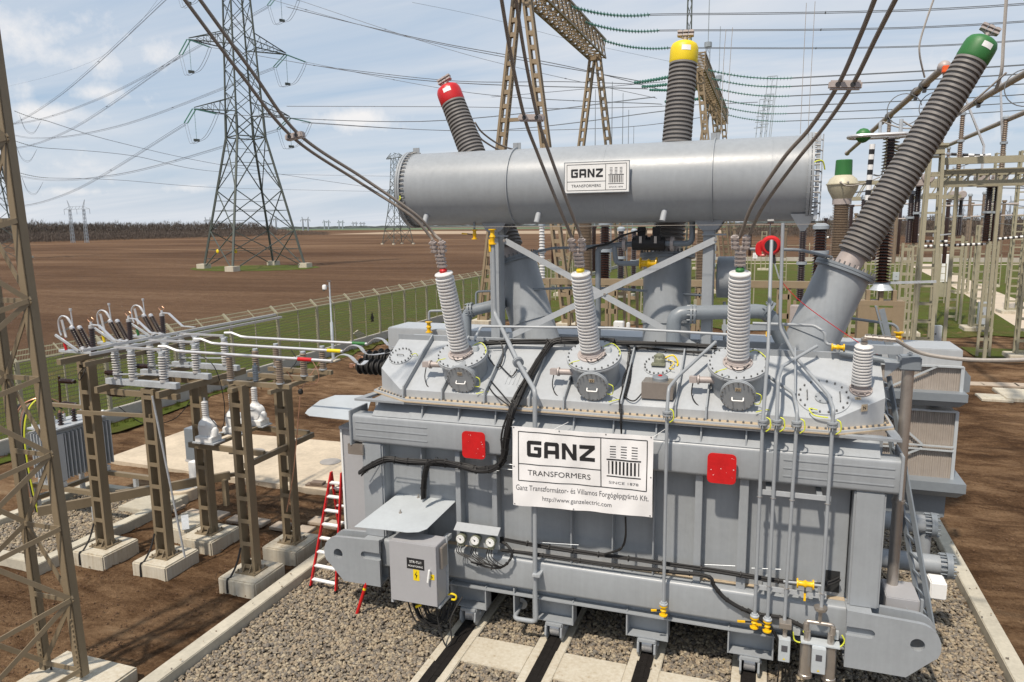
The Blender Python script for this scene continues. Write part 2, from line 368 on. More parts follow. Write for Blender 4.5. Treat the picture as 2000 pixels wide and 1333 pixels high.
# yard soil, real relief near the camera
nx, ny = 420, 400; gx = np.linspace(-24.2, 34, nx); gy = np.linspace(2.5, 56, ny); X, Y = np.meshgrid(gx, gy)
Zr = (vn(X, Y, .35, 1)-.5)*.06+(vn(X, Y, 1.3, 2)-.5)*.065+(vn(X, Y, 3.1, 3)-.5)*.055-.05+np.random.RandomState(4).rand(*X.shape)*.016
vs = np.stack([X, Y, Zr], -1).reshape(-1, 3); idx = np.arange(nx*ny).reshape(ny, nx)
fs = np.stack([idx[:-1, :-1], idx[:-1, 1:], idx[1:, 1:], idx[1:, :-1]], -1).reshape(-1, 4)
o = np_mesh('soil_ground', vs, fs, SOIL, True); o['kind'] = 'structure'
sheet('soil_far_ground', [(34, 2), (140, 2), (140, 56), (34, 56)], -.03, SOIL)
# lawn of the switchyard (ragged near edge)
rr = random.Random(5); edge = [(-24.2+k*2.0, 53.5+rr.uniform(-1.3, 1.3)) for k in range(0, 70)]
sheet('switchyard_lawn', [(-24.2, 149.5)]+edge+[(116, 149.5)], .012, GRASS)
edge = [(11+k*1.5, 45.6+rr.uniform(-.3, .4)) for k in range(30)]; e2 = [(x, y+3.2+rr.uniform(-.6, .5)) for x, y in edge][::-1]
sheet('lawn_strip', edge+e2, .016, GRASS)
edge = [(-23.9, 14+k*1.2) for k in range(34)]; e2 = [(x+.5+rr.uniform(-.3, .7), y) for x, y in edge][::-1]
sheet('wall_foot_grass', edge+e2, .02, GRASS)
sheet('access_path', [(16.3, 56), (21.0, 56), (22.8, 92), (26.8, 142), (22.6, 142), (19.6, 92)], .022, PATHM)
sheet('far_path', [(-22, 139), (110, 142), (110, 143.6), (-22, 140.6)], .026, PATHM)
# pale patch round the slab
def tuft(mb, x, y, n, s, h, seed=0):
    r = random.Random(seed)
    for i in range(n):
        a = r.uniform(0, 6.28); d = r.uniform(0, s); px, py = x+math.cos(a)*d, y+math.sin(a)*d; hh = h*r.uniform(.5, 1.2); b = r.uniform(0, 6.28); w = .012
        mb.add([(px-w*math.cos(b), py-w*math.sin(b), 0), (px+w*math.cos(b), py+w*math.sin(b), 0), (px+r.uniform(-.05, .05), py+r.uniform(-.05, .05), hh)], [(0, 1, 2)])
mb = MB()
for k in range(120):
    y = 15+k*.26; tuft(mb, -23.75+rnd.uniform(-.2, .35), y+rnd.uniform(-.2, .2), 26, .18, .16, k)
o = mb.build('grass_tufts', GRASS, smooth=False, fix=False); tag(o, 'tufts of green grass growing along the foot of the fence wall', 'grass', kind='stuff')
# concrete pad left of the transformer, kerbs, frame with rails
struct(MB().prism([(-20.3, 17.2, -.1), (-11.6, 16.9, -.1), (-11.0, 21.3, -.1), (-20.3, 20.9, -.1)], (0, 0, .18)), 'concrete_slab', SLABM)
kb = MB()
kb.box((-9.42, 4, -.3), (-9.10, 30, .22)); kb.box((3.98, 4, -.3), (4.26, 30, .22)); kb.box((-9.42, 30, -.3), (4.26, 30.3, .22))
struct(kb, 'pit_kerb', KERB, bev=.015)
RX = [-5.03, -3.37, -1.71, -.02]
fr = MB()
for x in RX: fr.box((x-.28, 5, -.3), (x-.1, 16.5, .07)); fr.box((x+.1, 5, -.3), (x+.28, 16.5, .07)); fr.box((x-.1, 5, -.3), (x+.1, 16.5, .03))
for a, b in ((-4.75, -3.65), (-3.09, -1.99), (-1.43, -.30)): fr.box((a, 10.60, -.3), (b, 11.38, .066)); fr.box((a, 7.6, -.3), (b, 8.2, .066)); fr.box((a, 14, -.3), (b, 14.7, .066))
struct(fr, 'foundation_frame', CONC, bev=.012)
for i, x in enumerate(RX):
    t = thing('rail', ['leftmost', 'second from the left', 'third from the left', 'rightmost'][i]+' black rail set in the concrete beam below the transformer', 'rail', (x, 5, 0), 'rails under the transformer')
    b = MB(); b.box((x-.035, 5, .031), (x+.035, 16, .10)); b.build('rail_head', TAR, t, smooth=False)
    b = MB(); r = random.Random(i); y = 5
    for s in (-1, 1):
        y = 5
        while y < 15.5:
            L = r.uniform(.5, 1.2); b.box((x+s*.036, y, .04), (x+s*(.105+r.uniform(0, .03)), y+L, .085+r.uniform(0, .012))); y += L+r.uniform(0, .03)
    b.build('cover_strip', TAR, t, smooth=False)
sheet('gravel_bed', [(-9.12, 4), (4, 4), (4, 30), (-9.12, 30)], -.012, UNDER)
sheet('small_gravel_bed', [(-18.3, 11.1), (-15.2, 11.1), (-15.2, 15), (-18.3, 15)], .004, UNDER)
ico = bmesh.new(); bmesh.ops.create_icosphere(ico, subdivisions=1, radius=1); IV = np.array([v.co[:] for v in ico.verts]); IF = np.array([[v.index for v in f.verts] for f in ico.faces]); ico.free()
def stones(name, pts, smin, smax, seed, m):
    rs = np.random.RandomState(seed); n = len(pts); v = np.repeat(IV[None], n, 0)*(1+rs.uniform(-.28, .28, (n, 12, 1)))
    s = rs.uniform(smin, smax, (n, 1, 1))*np.stack([rs.uniform(.7, 1.35, n), rs.uniform(.55, 1.05, n), rs.uniform(.45, .8, n)], -1)[:, None]; v = v*s
    a = rs.uniform(0, 6.28, n); c, d = np.cos(a)[:, None], np.sin(a)[:, None]; v = np.stack([v[..., 0]*c-v[..., 1]*d, v[..., 0]*d+v[..., 1]*c, v[..., 2]], -1)
    t = rs.uniform(-.6, .6, n)[:, None]; c, d = np.cos(t), np.sin(t); v = np.stack([v[..., 0]*c-v[..., 2]*d, v[..., 1], v[..., 0]*d+v[..., 2]*c], -1)
    v += pts[:, None]; f = (IF[None]+12*np.arange(n)[:, None, None]).reshape(-1, 3); return np_mesh(name, v.reshape(-1, 3), f, m)
rs = np.random.RandomState(11); P = []
def fillr(x0, x1, y0, y1, dens, z=.012):
    n = int((x1-x0)*(y1-y0)*dens); P.append(np.stack([rs.uniform(x0, x1, n), rs.uniform(y0, y1, n), z+rs.uniform(-.01, .035, n)], -1))
fillr(-9.07, -5.34, 6.5, 20, 720); fillr(.30, 3.95, 7, 20, 700); fillr(2, 3.95, 20, 29, 200); fillr(-9.07, -7, 20, 29, 200)
for a, b in ((-4.73, -3.67), (-3.07, -2.01), (-1.41, -.32)): fillr(a, b, 11.4, 13.8, 720); fillr(a, b, 8.22, 10.58, 720)
o = stones('gravel', np.concatenate(P), .020, .047, 1, STONE); tag(o, 'tan and grey crushed stone filling the pit around the transformer', 'gravel', kind='stuff')
P = []; fillr(-18.3, -15.25, 11.1, 15, 520, .02)
o = stones('gravel', np.concatenate(P), .030, .055, 2, STONE); tag(o, 'grey gravel in the small kerbed pit below the finned unit', 'gravel', kind='stuff')
kb = MB(); kb.box((-15.25, 10.7, -.3), (-14.95, 15.2, .22)); kb.box((-18.6, 10.8, -.3), (-15.25, 11.08, .20)); kb.box((-18.6, 11.08, -.3), (-18.3, 15.2, .2)); kb.box((-18.3, 14.95, -.3), (-15.25, 15.2, .2)); kb.box((-16.2, 14.0, -.3), (-14.9, 14.95, .17))
struct(kb, 'small_pit_kerb', KERB, bev=.015)
P = []
for x0_, x1_, n_ in ((-9.42, -9.1, 8), (3.98, 4.26, 8)): fillr(x0_, x1_, 7, 20, n_, .235)
for x0_ in RX: fillr(x0_-.27, x0_-.11, 7.5, 11.5, 9, .082); fillr(x0_+.11, x0_+.27, 7.5, 11.5, 9, .082)
o = stones('gravel', np.concatenate(P), .010, .026, 9, STONE); tag(o, 'small stray stones lying on the kerbs and the concrete beams', 'gravel', kind='stuff')
# clods on the soil
P = []; rs = np.random.RandomState(21)
fillr(-15.5, -9.5, 7, 16, 60, -.03); fillr(4.3, 9, 11, 24, 14, -.02); fillr(-24, -11, 16, 30, 5, -.02)
CLOD = mat('soil_clod', (.125, .070, .038), .95, 0, .5, 9, .5, 60)
o = stones('soil_clods', np.concatenate(P), .006, .026, 5, CLOD); tag(o, 'small brown clods scattered over the bare soil', 'soil clods', kind='stuff')
def slabs(name, spots, w, d, h, m, label, cat, group, rz=0):
    first = None
    for i, (x, y) in enumerate(spots):
        b = MB(); b.box((x-w/2, y-d/2, -.05), (x+w/2, y+d/2, h)); o = b.build(name, m, bev=.01, loc=(x, y, 0)); o.rotation_euler.z = rz+rnd.uniform(-.06, .06); tag(o, label(i), cat, group)
SP = [(988, 342), (1090, 375), (1240, 385), (1345, 410), (1470, 428), (1590, 448), (1725, 470), (1805, 418), (1895, 440)]
PS = [AZ(x/2.9, 873+y/2.9) for x, y in SP]
slabs('paving_stone', [(p.x, p.y) for p in PS], .42, .40, .03, PAVE, lambda i: 'square paving stone number %d from the left in the stepping row behind the brown posts' % (i+1) if False else ['leftmost stone of the stepping row', 'stepping stone between the second and third brown post', 'stepping stone right behind the third brown post', 'middle stepping stone of the row behind the posts', 'stepping stone behind the tallest front post', 'stepping stone right of the tallest front post', 'stepping stone in front of the rightmost post', 'stepping stone left of the red ladder', 'stepping stone closest to the red ladder'][i], 'paving stone', 'stepping stones behind the brown posts')
PS = [AZ(1700+x/5.127, 640+y/5.127) for x, y in ((1035, 567), (1205, 573), (1385, 578), (1545, 583))]
slabs('paving_stone', [(p.x, p.y) for p in PS], .75, .8, .04, PAVE, lambda i: ['nearest the cooler bank', 'second from the cooler bank', 'third from the cooler bank', 'at the right edge of the picture'][i]+', pale slab on bare soil right of the coolers', 'paving stone', 'pale slabs on the soil at the right')
def cover(x, y, r, label):
    t = thing('manhole_cover', label, 'manhole', (x, y, 0))
    b = MB(); b.box((x-r*1.5, y-r*1.5, -.05), (x+r*1.5, y+r*1.5, .05)); b.build('collar', CONC, t, bev=.01)
    b = MB(); b.lathe((x, y, .05), (0, 0, 1), [(0, r), (.012, r), (.02, r*.9)], 24); b.build('lid', KERB, t)
p = AZ(1700+1235/5.127, 640+705/5.127); cover(p.x, p.y, .38, 'square concrete manhole with round lid on the soil right of the coolers')
p = AZ(1995, 775); b = MB(); b.box((p.x-.8, p.y-1.0, -.05), (p.x+1.6, p.y+1.2, .10)); tag(b.build('concrete_block', CONC, bev=.02, loc=(p.x, p.y, 0)), 'concrete block at the right edge beside the manhole', 'concrete block')
for (x, y, l) in ((383, 897, 'round lid let into the concrete pad behind the posts'), (497, 882, 'round lid in the concrete pad between two posts'), (645, 902, 'round lid in the concrete pad left of the tank')):
    p = AZ(x, y, .09); b = MB(); b.lathe((p.x, p.y, .085), (0, 0, 1), [(0, .33), (.012, .33), (.016, .29)], 28); tag(b.build('round_manhole', mat('lid_%d' % x, (.30, .28, .26), .7), loc=(p.x, p.y, .085)), l, 'manhole')
p = AZ(1040/2.9, 873+285/2.9); t = thing('manhole_ring', 'round concrete ring with dark open shaft behind the posts', 'manhole', (p.x, p.y, 0))
b = MB(); b.lathe((p.x, p.y, 0), (0, 0, 1), [(-.02, .42), (.28, .42), (.30, .40), (.30, .31), (-.02, .31)], 32, cap=False); b.build('ring', SLABM, t)
b = MB(); b.lathe((p.x, p.y, .2), (0, 0, 1), [(0, .31), (.03, .31)], 32); b.build('lid', mat('lid_bluegrey', (.16, .19, .22), .5), t)
p = AZ(620, 955); t = thing('brick_pile', 'small pile of flat brown bricks on the soil beside the red ladder', 'brick pile', (p.x, p.y, 0))
for k, (dx, dy, z, a) in enumerate(((-.2, 0, 0, .1), (.22, .02, 0, .05), (.65, .1, 0, .25), (-.15, .03, .07, .15), (.2, .06, .07, .0), (0, .04, .14, .1))):
    b = MB(); c, s = math.cos(a), math.sin(a); q = V((p.x+dx, p.y+dy, z)); u = V((c, s, 0)); w = V((-s, c, 0))
    b.prism([q-u*.2-w*.12, q+u*.2-w*.12, q+u*.2+w*.12, q-u*.2+w*.12], (0, 0, .065)); b.build('brick', BRICK, t, bev=.006)
# ================================================================== POWER TRANSFORMER
TX0, TX1 = -7.33, 1.98      # beam ends
T = thing('power_transformer', 'huge grey three-phase power transformer with cylindrical oil tank on top, standing on rails', 'transformer', (-2.65, 13.3, 0))
FY = 11.6
b = MB(); b.box((-6.72, 11.92, .96), (1.36, 14.9, 4.3)); b.box((-6.9, 12.1, .80), (1.6, 14.8, 1.0)); b.build('tank_wall', PAINT, T, bev=.01)
def rbox(mb, a, c, r=.07, ax='x', n=4):   # box with rounded long edges along x
    (x0, y0, z0), (x1, y1, z1) = a, c; p = []
    for cy, cz, s in ((y1-r, z1-r, 0), (y0+r, z1-r, 1), (y0+r, z0+r, 2), (y1-r, z0+r, 3)):
        for k in range(n+1):
            t = math.pi/2*(s+k/n); p.append((x0, cy+r*math.cos(t), cz+r*math.sin(t)))
    return mb.prism(p, (x1-x0, 0, 0))
b = MB(); rbox(b, (TX0, FY, 3.46), (TX1, 11.95, 4.0), .06); o = b.build('upper_beam', PAINT, T)
b = MB()
for k in range(3):
    for x0, x1 in ((-7.25, -5.75), (.35, 1.9)): b.bar((x0, FY-.003, 3.60+.13*k), (x1, FY-.003, 3.60+.13*k), .012, .018)
b.build('weld_bead_pattern', PAINT, o)
b = MB(); rbox(b, (-6.8, FY, 1.0), (1.42, 11.95, 1.57), .06); b.build('lower_beam', PAINT, T)
b = MB(); b.box((-6.55, 11.78, .87), (1.42, 11.80, 1.0)); b.box((-6.55, 11.62, .85), (1.42, 11.95, .875)); b.build('beam_flange', PAINT, T)
b = MB(); rbox(b, (-6.9, 14.85, .9), (1.5, 15.2, 4.3), .06); b.build('rear_beam', PAINT, T)
for x, w in ((TX0-.03, .04), (TX1-.01, .04)):
    b = MB(); b.box((x, FY-.05, 3.40), (x+w, 12.2, 4.08)); b.build('end_plate', PAINT, T, bev=.008)
b = MB(); b.box((-6.85, 11.745, 4.0), (1.7, 11.858, 4.203)) if False else b.prism([(-6.88, 11.70, 4.002), (-6.88, 11.765, 4.002), (-6.88, 11.765, 4.026)], (8.5, 0, 0)); b.box((-6.6, 11.80, 1.572), (1.36, 11.918, 1.576)); b.build('dirt_film', RUST, T)
# sloped web with stiffeners between upper beam and rim
b = MB(); b.box((-6.95, 11.86, 3.99), (1.75, 11.9, 4.28)); b.prism([(-6.9, 11.62, 4.0), (-6.9, 11.86, 4.0), (-6.9, 11.86, 4.2)], (8.6, 0, 0)); b.build('rim_web', PAINT, T)
b = MB()
for x in (-6.62, -6.38, -6.13, -5.88, .42, .78, 1.14, 1.5): b.lathe((x, 11.86, 4.17), (0, -1, 0), [(-.01, .048), (.006, .048), (.008, .04)], 16)
b.build('web_plug', PAINT, T)
for px in (824, 895, 967, 1120, 1198, 1282, 1370, 1459, 1560)[:8]:
    x = AY(px, 815, 11.66).x; b = MB(); b.prism([(x-.012, 11.63, 3.98), (x-.012, 11.9, 3.98), (x-.012, 11.9, 4.28), (x-.012, 11.70, 4.28)], (.024, 0, 0)); b.build('rim_stiffener', PAINT, T)
# rim plate, gasket, cover flange
def octo(x0, x1, y0, y1, cx0, cx1, c): return [(x0+cx0, y0), (x1-cx1, y0), (x1, y0+c), (x1, y1-c), (x1-cx1, y1), (x0+cx0, y1), (x0, y1-c), (x0, y0+c)]
b = MB(); b.box((-7.25, 11.60, 4.27), (-6.2, 11.72, 4.31)); b.box((-6.9, 11.62, 4.271), (1.2, 15.3, 4.309)); b.box((1.2, 11.62, 4.268), (1.97, 11.74, 4.312)); b.prism([(1.97, 11.66, 4.268), (1.97, 11.9, 4.268), (1.93, 12.5, 4.268), (1.80, 12.5, 4.268), (1.84, 11.66, 4.268)], (0, 0, .044))
b.prism([(-7.25, 11.62, 4.268), (-7.1, 11.62, 4.268), (-7.0, 12.4, 4.268), (-7.15, 12.4, 4.268)], (0, 0, .044)); b.build('rim_plate', PAINT, T, bev=.004)
oc = octo(-7.17, 1.94, 11.60, 15.2, .98, .84, .58)
b = MB(); b.prism([(x, y, 4.312) for x, y in oc], (0, 0, .022)); b.build('gasket', RUST, T)
oc2 = octo(-7.16, 1.93, 11.615, 15.185, .98, .84, .57)
b = MB(); b.prism([(x, y, 4.334) for x, y in oc2], (0, 0, .03)); b.build('cover_flange', PAINTL, T)
b = MB(); b.prism([(x, y, 4.364) for x, y in octo(-7.13, 1.90, 11.66, 15.15, .95, .82, .55)], (0, 0, .003)); b.build('stained_strip', RUST, T)
# cover body
fx0, fx1 = -6.38, 1.05; ex0, ex1 = -7.03, 1.80; fy, ey, ry = 11.80, 12.28, 13.06; sl0 = .58; z0 = 4.365; zf = 4.50
zz_ = lambda y: zf+(y-fy)*sl0
fr_ = [(fx0, fy), (fx1, fy), (ex1, ey), (ex1, ry), (ex0, ry), (ex0, ey)]
v = []; f = []
b = MB(); ry2 = 13.75
top = [(x, y, zz_(y)) for x, y in fr_]; bot = [(x, y, z0) for x, y in fr_]
zr = zz_(ry)
b.add(top, [tuple(range(6))])
b.add([bot[0], bot[1], top[1], top[0]], [(0, 1, 2, 3)]); b.add([bot[1], bot[2], top[2], top[1]], [(0, 1, 2, 3)]); b.add([bot[5], bot[0], top[0], top[5]], [(0, 1, 2, 3)])
b.add([bot[2], (ex1, ry, z0), (ex1, ry, zr), top[2]], [(0, 1, 2, 3)]); b.add([(ex0, ry, z0), bot[5], top[5], (ex0, ry, zr)], [(0, 1, 2, 3)])
b.add([(ex0, ry, zr), (ex1, ry, zr), (ex1, ry2, zr), (ex0, ry2, zr)], [(0, 1, 2, 3)])
m_ = 14.95; zb = 4.5
b.add([(ex0, ry2, zr), (ex1, ry2, zr), (ex1, m_, zb), (ex0, m_, zb)], [(0, 1, 2, 3)])
for x in (ex0, ex1): b.add([(x, ry, z0), (x, ry, zr), (x, ry2, zr), (x, m_, zb), (x, m_, z0)], [(0, 1, 2, 3, 4)])
b.add([(ex0, m_, z0), (ex1, m_, z0), (ex1, m_, zb), (ex0, m_, zb)], [(0, 1, 2, 3)])
bm_ = b; b.build('tank_cover', PAINTL, T, smooth=False, fix=True)
b = MB(); b.box((ex0-.02, ry-.004, zr-.12), (ex1+.02, ry+.016, zr+.10)); b.build('ridge_plate', PAINT, T)
SN = V((0, -sl0, 1)).normalized(); SU = V((0, 1, sl0)).normalized()
def SP_(x, y): return V((x, y, zz_(y)))       # point on the sloped face
def onslope(px, py):
    d = ray(px, py); t = (zf-sl0*fy-CH)/(d.z-sl0*d.y); return O3+d*t
for px, py in ((787, 780), (862, 780), (945, 790), (1033, 797), (1100, 803), (1212, 812), (1318, 818), (1378, 822)):
    x = AY(px, py, 11.72).x
    b = MB(); h = .13
    b.prism([(x-.011, 11.70, 4.367), (x-.011, fy, 4.367), (x-.011, fy, zf), (x-.011, ry, zr), (x-.011, ry, zr+h), (x-.011, fy-.06, zf+.08)], (.026, 0, 0)); b.build('cover_rib', PAINT, T)
b = MB(); xs = np.linspace(-6.25, 1.05, 62)
for x in xs: b.lathe((x, 11.70, 4.368), (0, 0, 1), [(0, .019), (.022, .019), (.034, .010)], 6)
def flb(p, q, n):
    for k in range(n): t = (k+.5)/n; b.lathe((p[0]+(q[0]-p[0])*t, p[1]+(q[1]-p[1])*t, 4.368), (0, 0, 1), [(0, .021), (.022, .021), (.034, .010)], 6)
flb((-6.3, 11.72), (-7.08, 12.2), 8); flb((1.13, 11.72), (1.85, 12.2), 8); flb((-7.09, 12.25), (-7.09, 13.4), 9); flb((1.86, 12.25), (1.86, 13.4), 9)
b.build('bolt_row', DSTEEL, T, smooth=False)
# recessed panels: vertical stiffeners
for (px0, px1, py) in ((746, 757, 880), (823, 829, 890), (892, 903, 900), (963, 974, 905), (1115, 1120, 1020), (1196, 1200, 1020), (1275, 1280, 1020), (1360, 1373, 940), (1446, 1462, 950)):
    w = max(.05, (px1-px0)/112.); x = AY((px0+px1)/2, py, 11.8).x; b = MB(); zt = 3.52; 
    if w < .07: b.box((x-.012, 11.72, 1.50), (x+.012, 11.93, 3.48))
    else: b.box((x-w/2, 11.70, 1.5), (x+w/2, 11.93, 3.48))
    b.build('wall_stiffener', PAINT, T, bev=.006)
for x0, x1 in ((1.38, 1.82), (-7.16, -6.72)):
    b = MB(); b.box((x0, 11.63, 1.58), (x1, 12.3, 3.47)); b.build('corner_column', PAINT, T, bev=.03)
# lifting lugs / haulage eyes at both lower corners
def lug(xa, xb, nose, Y0, flip):
    s = -1 if flip else 1
    b = MB(); p = []
    X = lambda u: xa+s*u; L = abs(xb-xa)
    # outline with slot on the inner edge and hole at the nose, built as two plates
    R_ = .30; cxn = L-R_-.02; zc = 1.25
    out = [(0, .68), (L*.66, .68), (L-.10, 1.02)]
    for k in range(9):
        t = -.5+k/8*(math.pi/2+.5); out.append((cxn+R_*math.cos(t)*1.05, zc+R_*math.sin(t)*1.15-.02))
    out += [(L*.30, 1.60), (0, 1.62), (0, 1.36), (.28, 1.36)]
    for k in range(7): t = math.pi/2-k/6*math.pi; out.append((.33+.075*math.cos(t), 1.285+.075*math.sin(t)))
    out += [(.28, 1.21), (0, 1.21)]
    hole = [(cxn-.0+.10*math.cos(2*math.pi*k/20), zc-.02+.10*math.sin(2*math.pi*k/20)) for k in range(20)]
    for yy in (Y0, Y0+.32):
        bmx = bmesh.new()
        vo = [bmx.verts.new((X(u), yy, z)) for u, z in out]; vh = [bmx.verts.new((X(u), yy, z)) for u, z in hole]
        eo = [bmx.edges.new((vo[i], vo[(i+1) % len(vo)])) for i in range(len(vo))]; eh = [bmx.edges.new((vh[i], vh[(i+1) % len(vh)])) for i in range(len(vh))]
        g = bmesh.ops.triangle_fill(bmx, use_beauty=True, edges=eo+eh)
        fc = [x for x in g['geom'] if isinstance(x, bmesh.types.BMFace)]
        ex = bmesh.ops.extrude_face_region(bmx, geom=fc); bmesh.ops.translate(bmx, verts=[x for x in ex['geom'] if isinstance(x, bmesh.types.BMVert)], vec=(0, .07, 0))
        bmx.verts.index_update(); b.add([v.co[:] for v in bmx.verts], [tuple(v.index for v in f.verts) for f in bmx.faces]); bmx.free()
    o = b.build('haulage_eye', PAINT, T, smooth=False)
    b = MB(); b.box((X(0), Y0+.07, .70), (X(L*.62), Y0+.32, .74)); b.box((X(0), Y0+.07, 1.56), (X(.35), Y0+.32, 1.60)); b.box((X(.02), Y0+.071, 1.15), (X(.46), Y0+.09, 1.42)); b.lathe((X(cxn), Y0+.07, zc-.02), (0, 1, 0), [(0, .13), (0, .105), (.25, .105), (.25, .13), (0, .13)], 24, cap=False); b.build('spacer', PAINT, o)
lug(1.36, 2.66, 0, 11.42, False); lug(-6.75, -7.98, 0, 11.42, True)
# ---------- roller bogies
for i, x in enumerate(RX):
    b = MB(); b.box((x-.36, 11.64, .44), (x-.335, 12.3, .90)); b.box((x+.335, 11.64, .44), (x+.36, 12.3, .90)); b.box((x-.36, 11.66, .43), (x+.36, 12.3, .455)); b.box((x-.335, 12.0, .45), (x+.335, 12.03, .88)); b.box((x-.36, 11.90, .45), (x+.36, 12.28, .86))
    o = b.build('bogie_bracket', PAINT, T, bev=.003)
    b = MB(); 
    for s in (-1, 1): b.prism([(x+s*.125, 11.66, .10), (x+s*.125, 11.58, .2), (x+s*.125, 11.6, .36), (x+s*.125, 11.70, .43), (x+s*.125, 12.1, .43), (x+s*.125, 12.1, .14)], (s*.035, 0, 0))
    b.box((x-.15, 11.60, .38), (x+.15, 11.66, .43)); b.cyl((x-.19, 11.83, .27), (x+.19, 11.83, .27), .045, 12)
    o = b.build('wheel_fork', PAINT, T, bev=.004)
    b = MB(); b.lathe((x-.10, 11.83, .265), (1, 0, 0), [(0, .13), (.015, .165), (.185, .165), (.2, .13)], 28); b.build('wheel', ALU, o)
    b = MB(); b.box((x-.36, 12.3, .44), (x+.36, 14.6, .8)); b.build('bogie_beam', PAINTD, T)
# brackets between bogies
for px in (1037, ): pass
for x in (-4.12, -3.75): b = MB(); b.box((x-.012, 11.63, .45), (x+.012, 11.95, .98)); b.build('foot_bracket', PAINT, T)
b = MB(); b.lathe((-4.85, 11.9, .84), (0, -.25, -1), [(0, .09), (.06, .09), (.12, .05)], 20); b.build('drain_plug', STEEL, T)
b = MB(); b.box((-1.745+.8, FY-.004, .88), (-1.735+.8, FY, .98)); 
# ---------- red plates
for (x0, x1) in ((905, 947), (1385, 1438)):
    xa = AY(x0, 867, 11.5).x; xb = AY(x1, 867, 11.5).x; c = (xa+xb)/2; zc = 3.62 if x0 > 1000 else 3.62
    b = MB(); w = .22; h = .245; r = .075; p = []
    for cxx, cz, s in ((w-r, h-r, 0), (-w+r, h-r, 1), (-w+r, -h+r, 2), (w-r, -h+r, 3)):
        for k in range(6): t = math.pi/2*(s+k/5); p.append((c+cxx+r*math.cos(t), 11.47, 3.66+cz+r*math.sin(t)))
    b.prism(p, (0, .02, 0)); o = b.build('warning_plate', RED, T)
    b = MB(); b.cyl((c, 11.49, 3.7), (c, 11.6, 3.7), .12, 20); b.build('stub', PAINT, o)
    b = MB(); r9 = random.Random(x0)
    for k in range(9): u, w9 = r9.uniform(-.19, .205), r9.uniform(-.2, .215); s9 = r9.uniform(.003, .009); b.add([(c+u-s9, 11.468, 3.66+w9), (c+u+s9*1.5, 11.468, 3.66+w9-s9), (c+u+s9, 11.468, 3.66+w9+s9)], [(0, 1, 2)])
    b.build('paint_chips', WHT, o, fix=False)
# ---------- access hole with cables lower right
b = MB(); b.box((1.02, 11.913, 1.64), (1.28, 11.93, 2.0)); b.build('wall_opening', DRK, T)
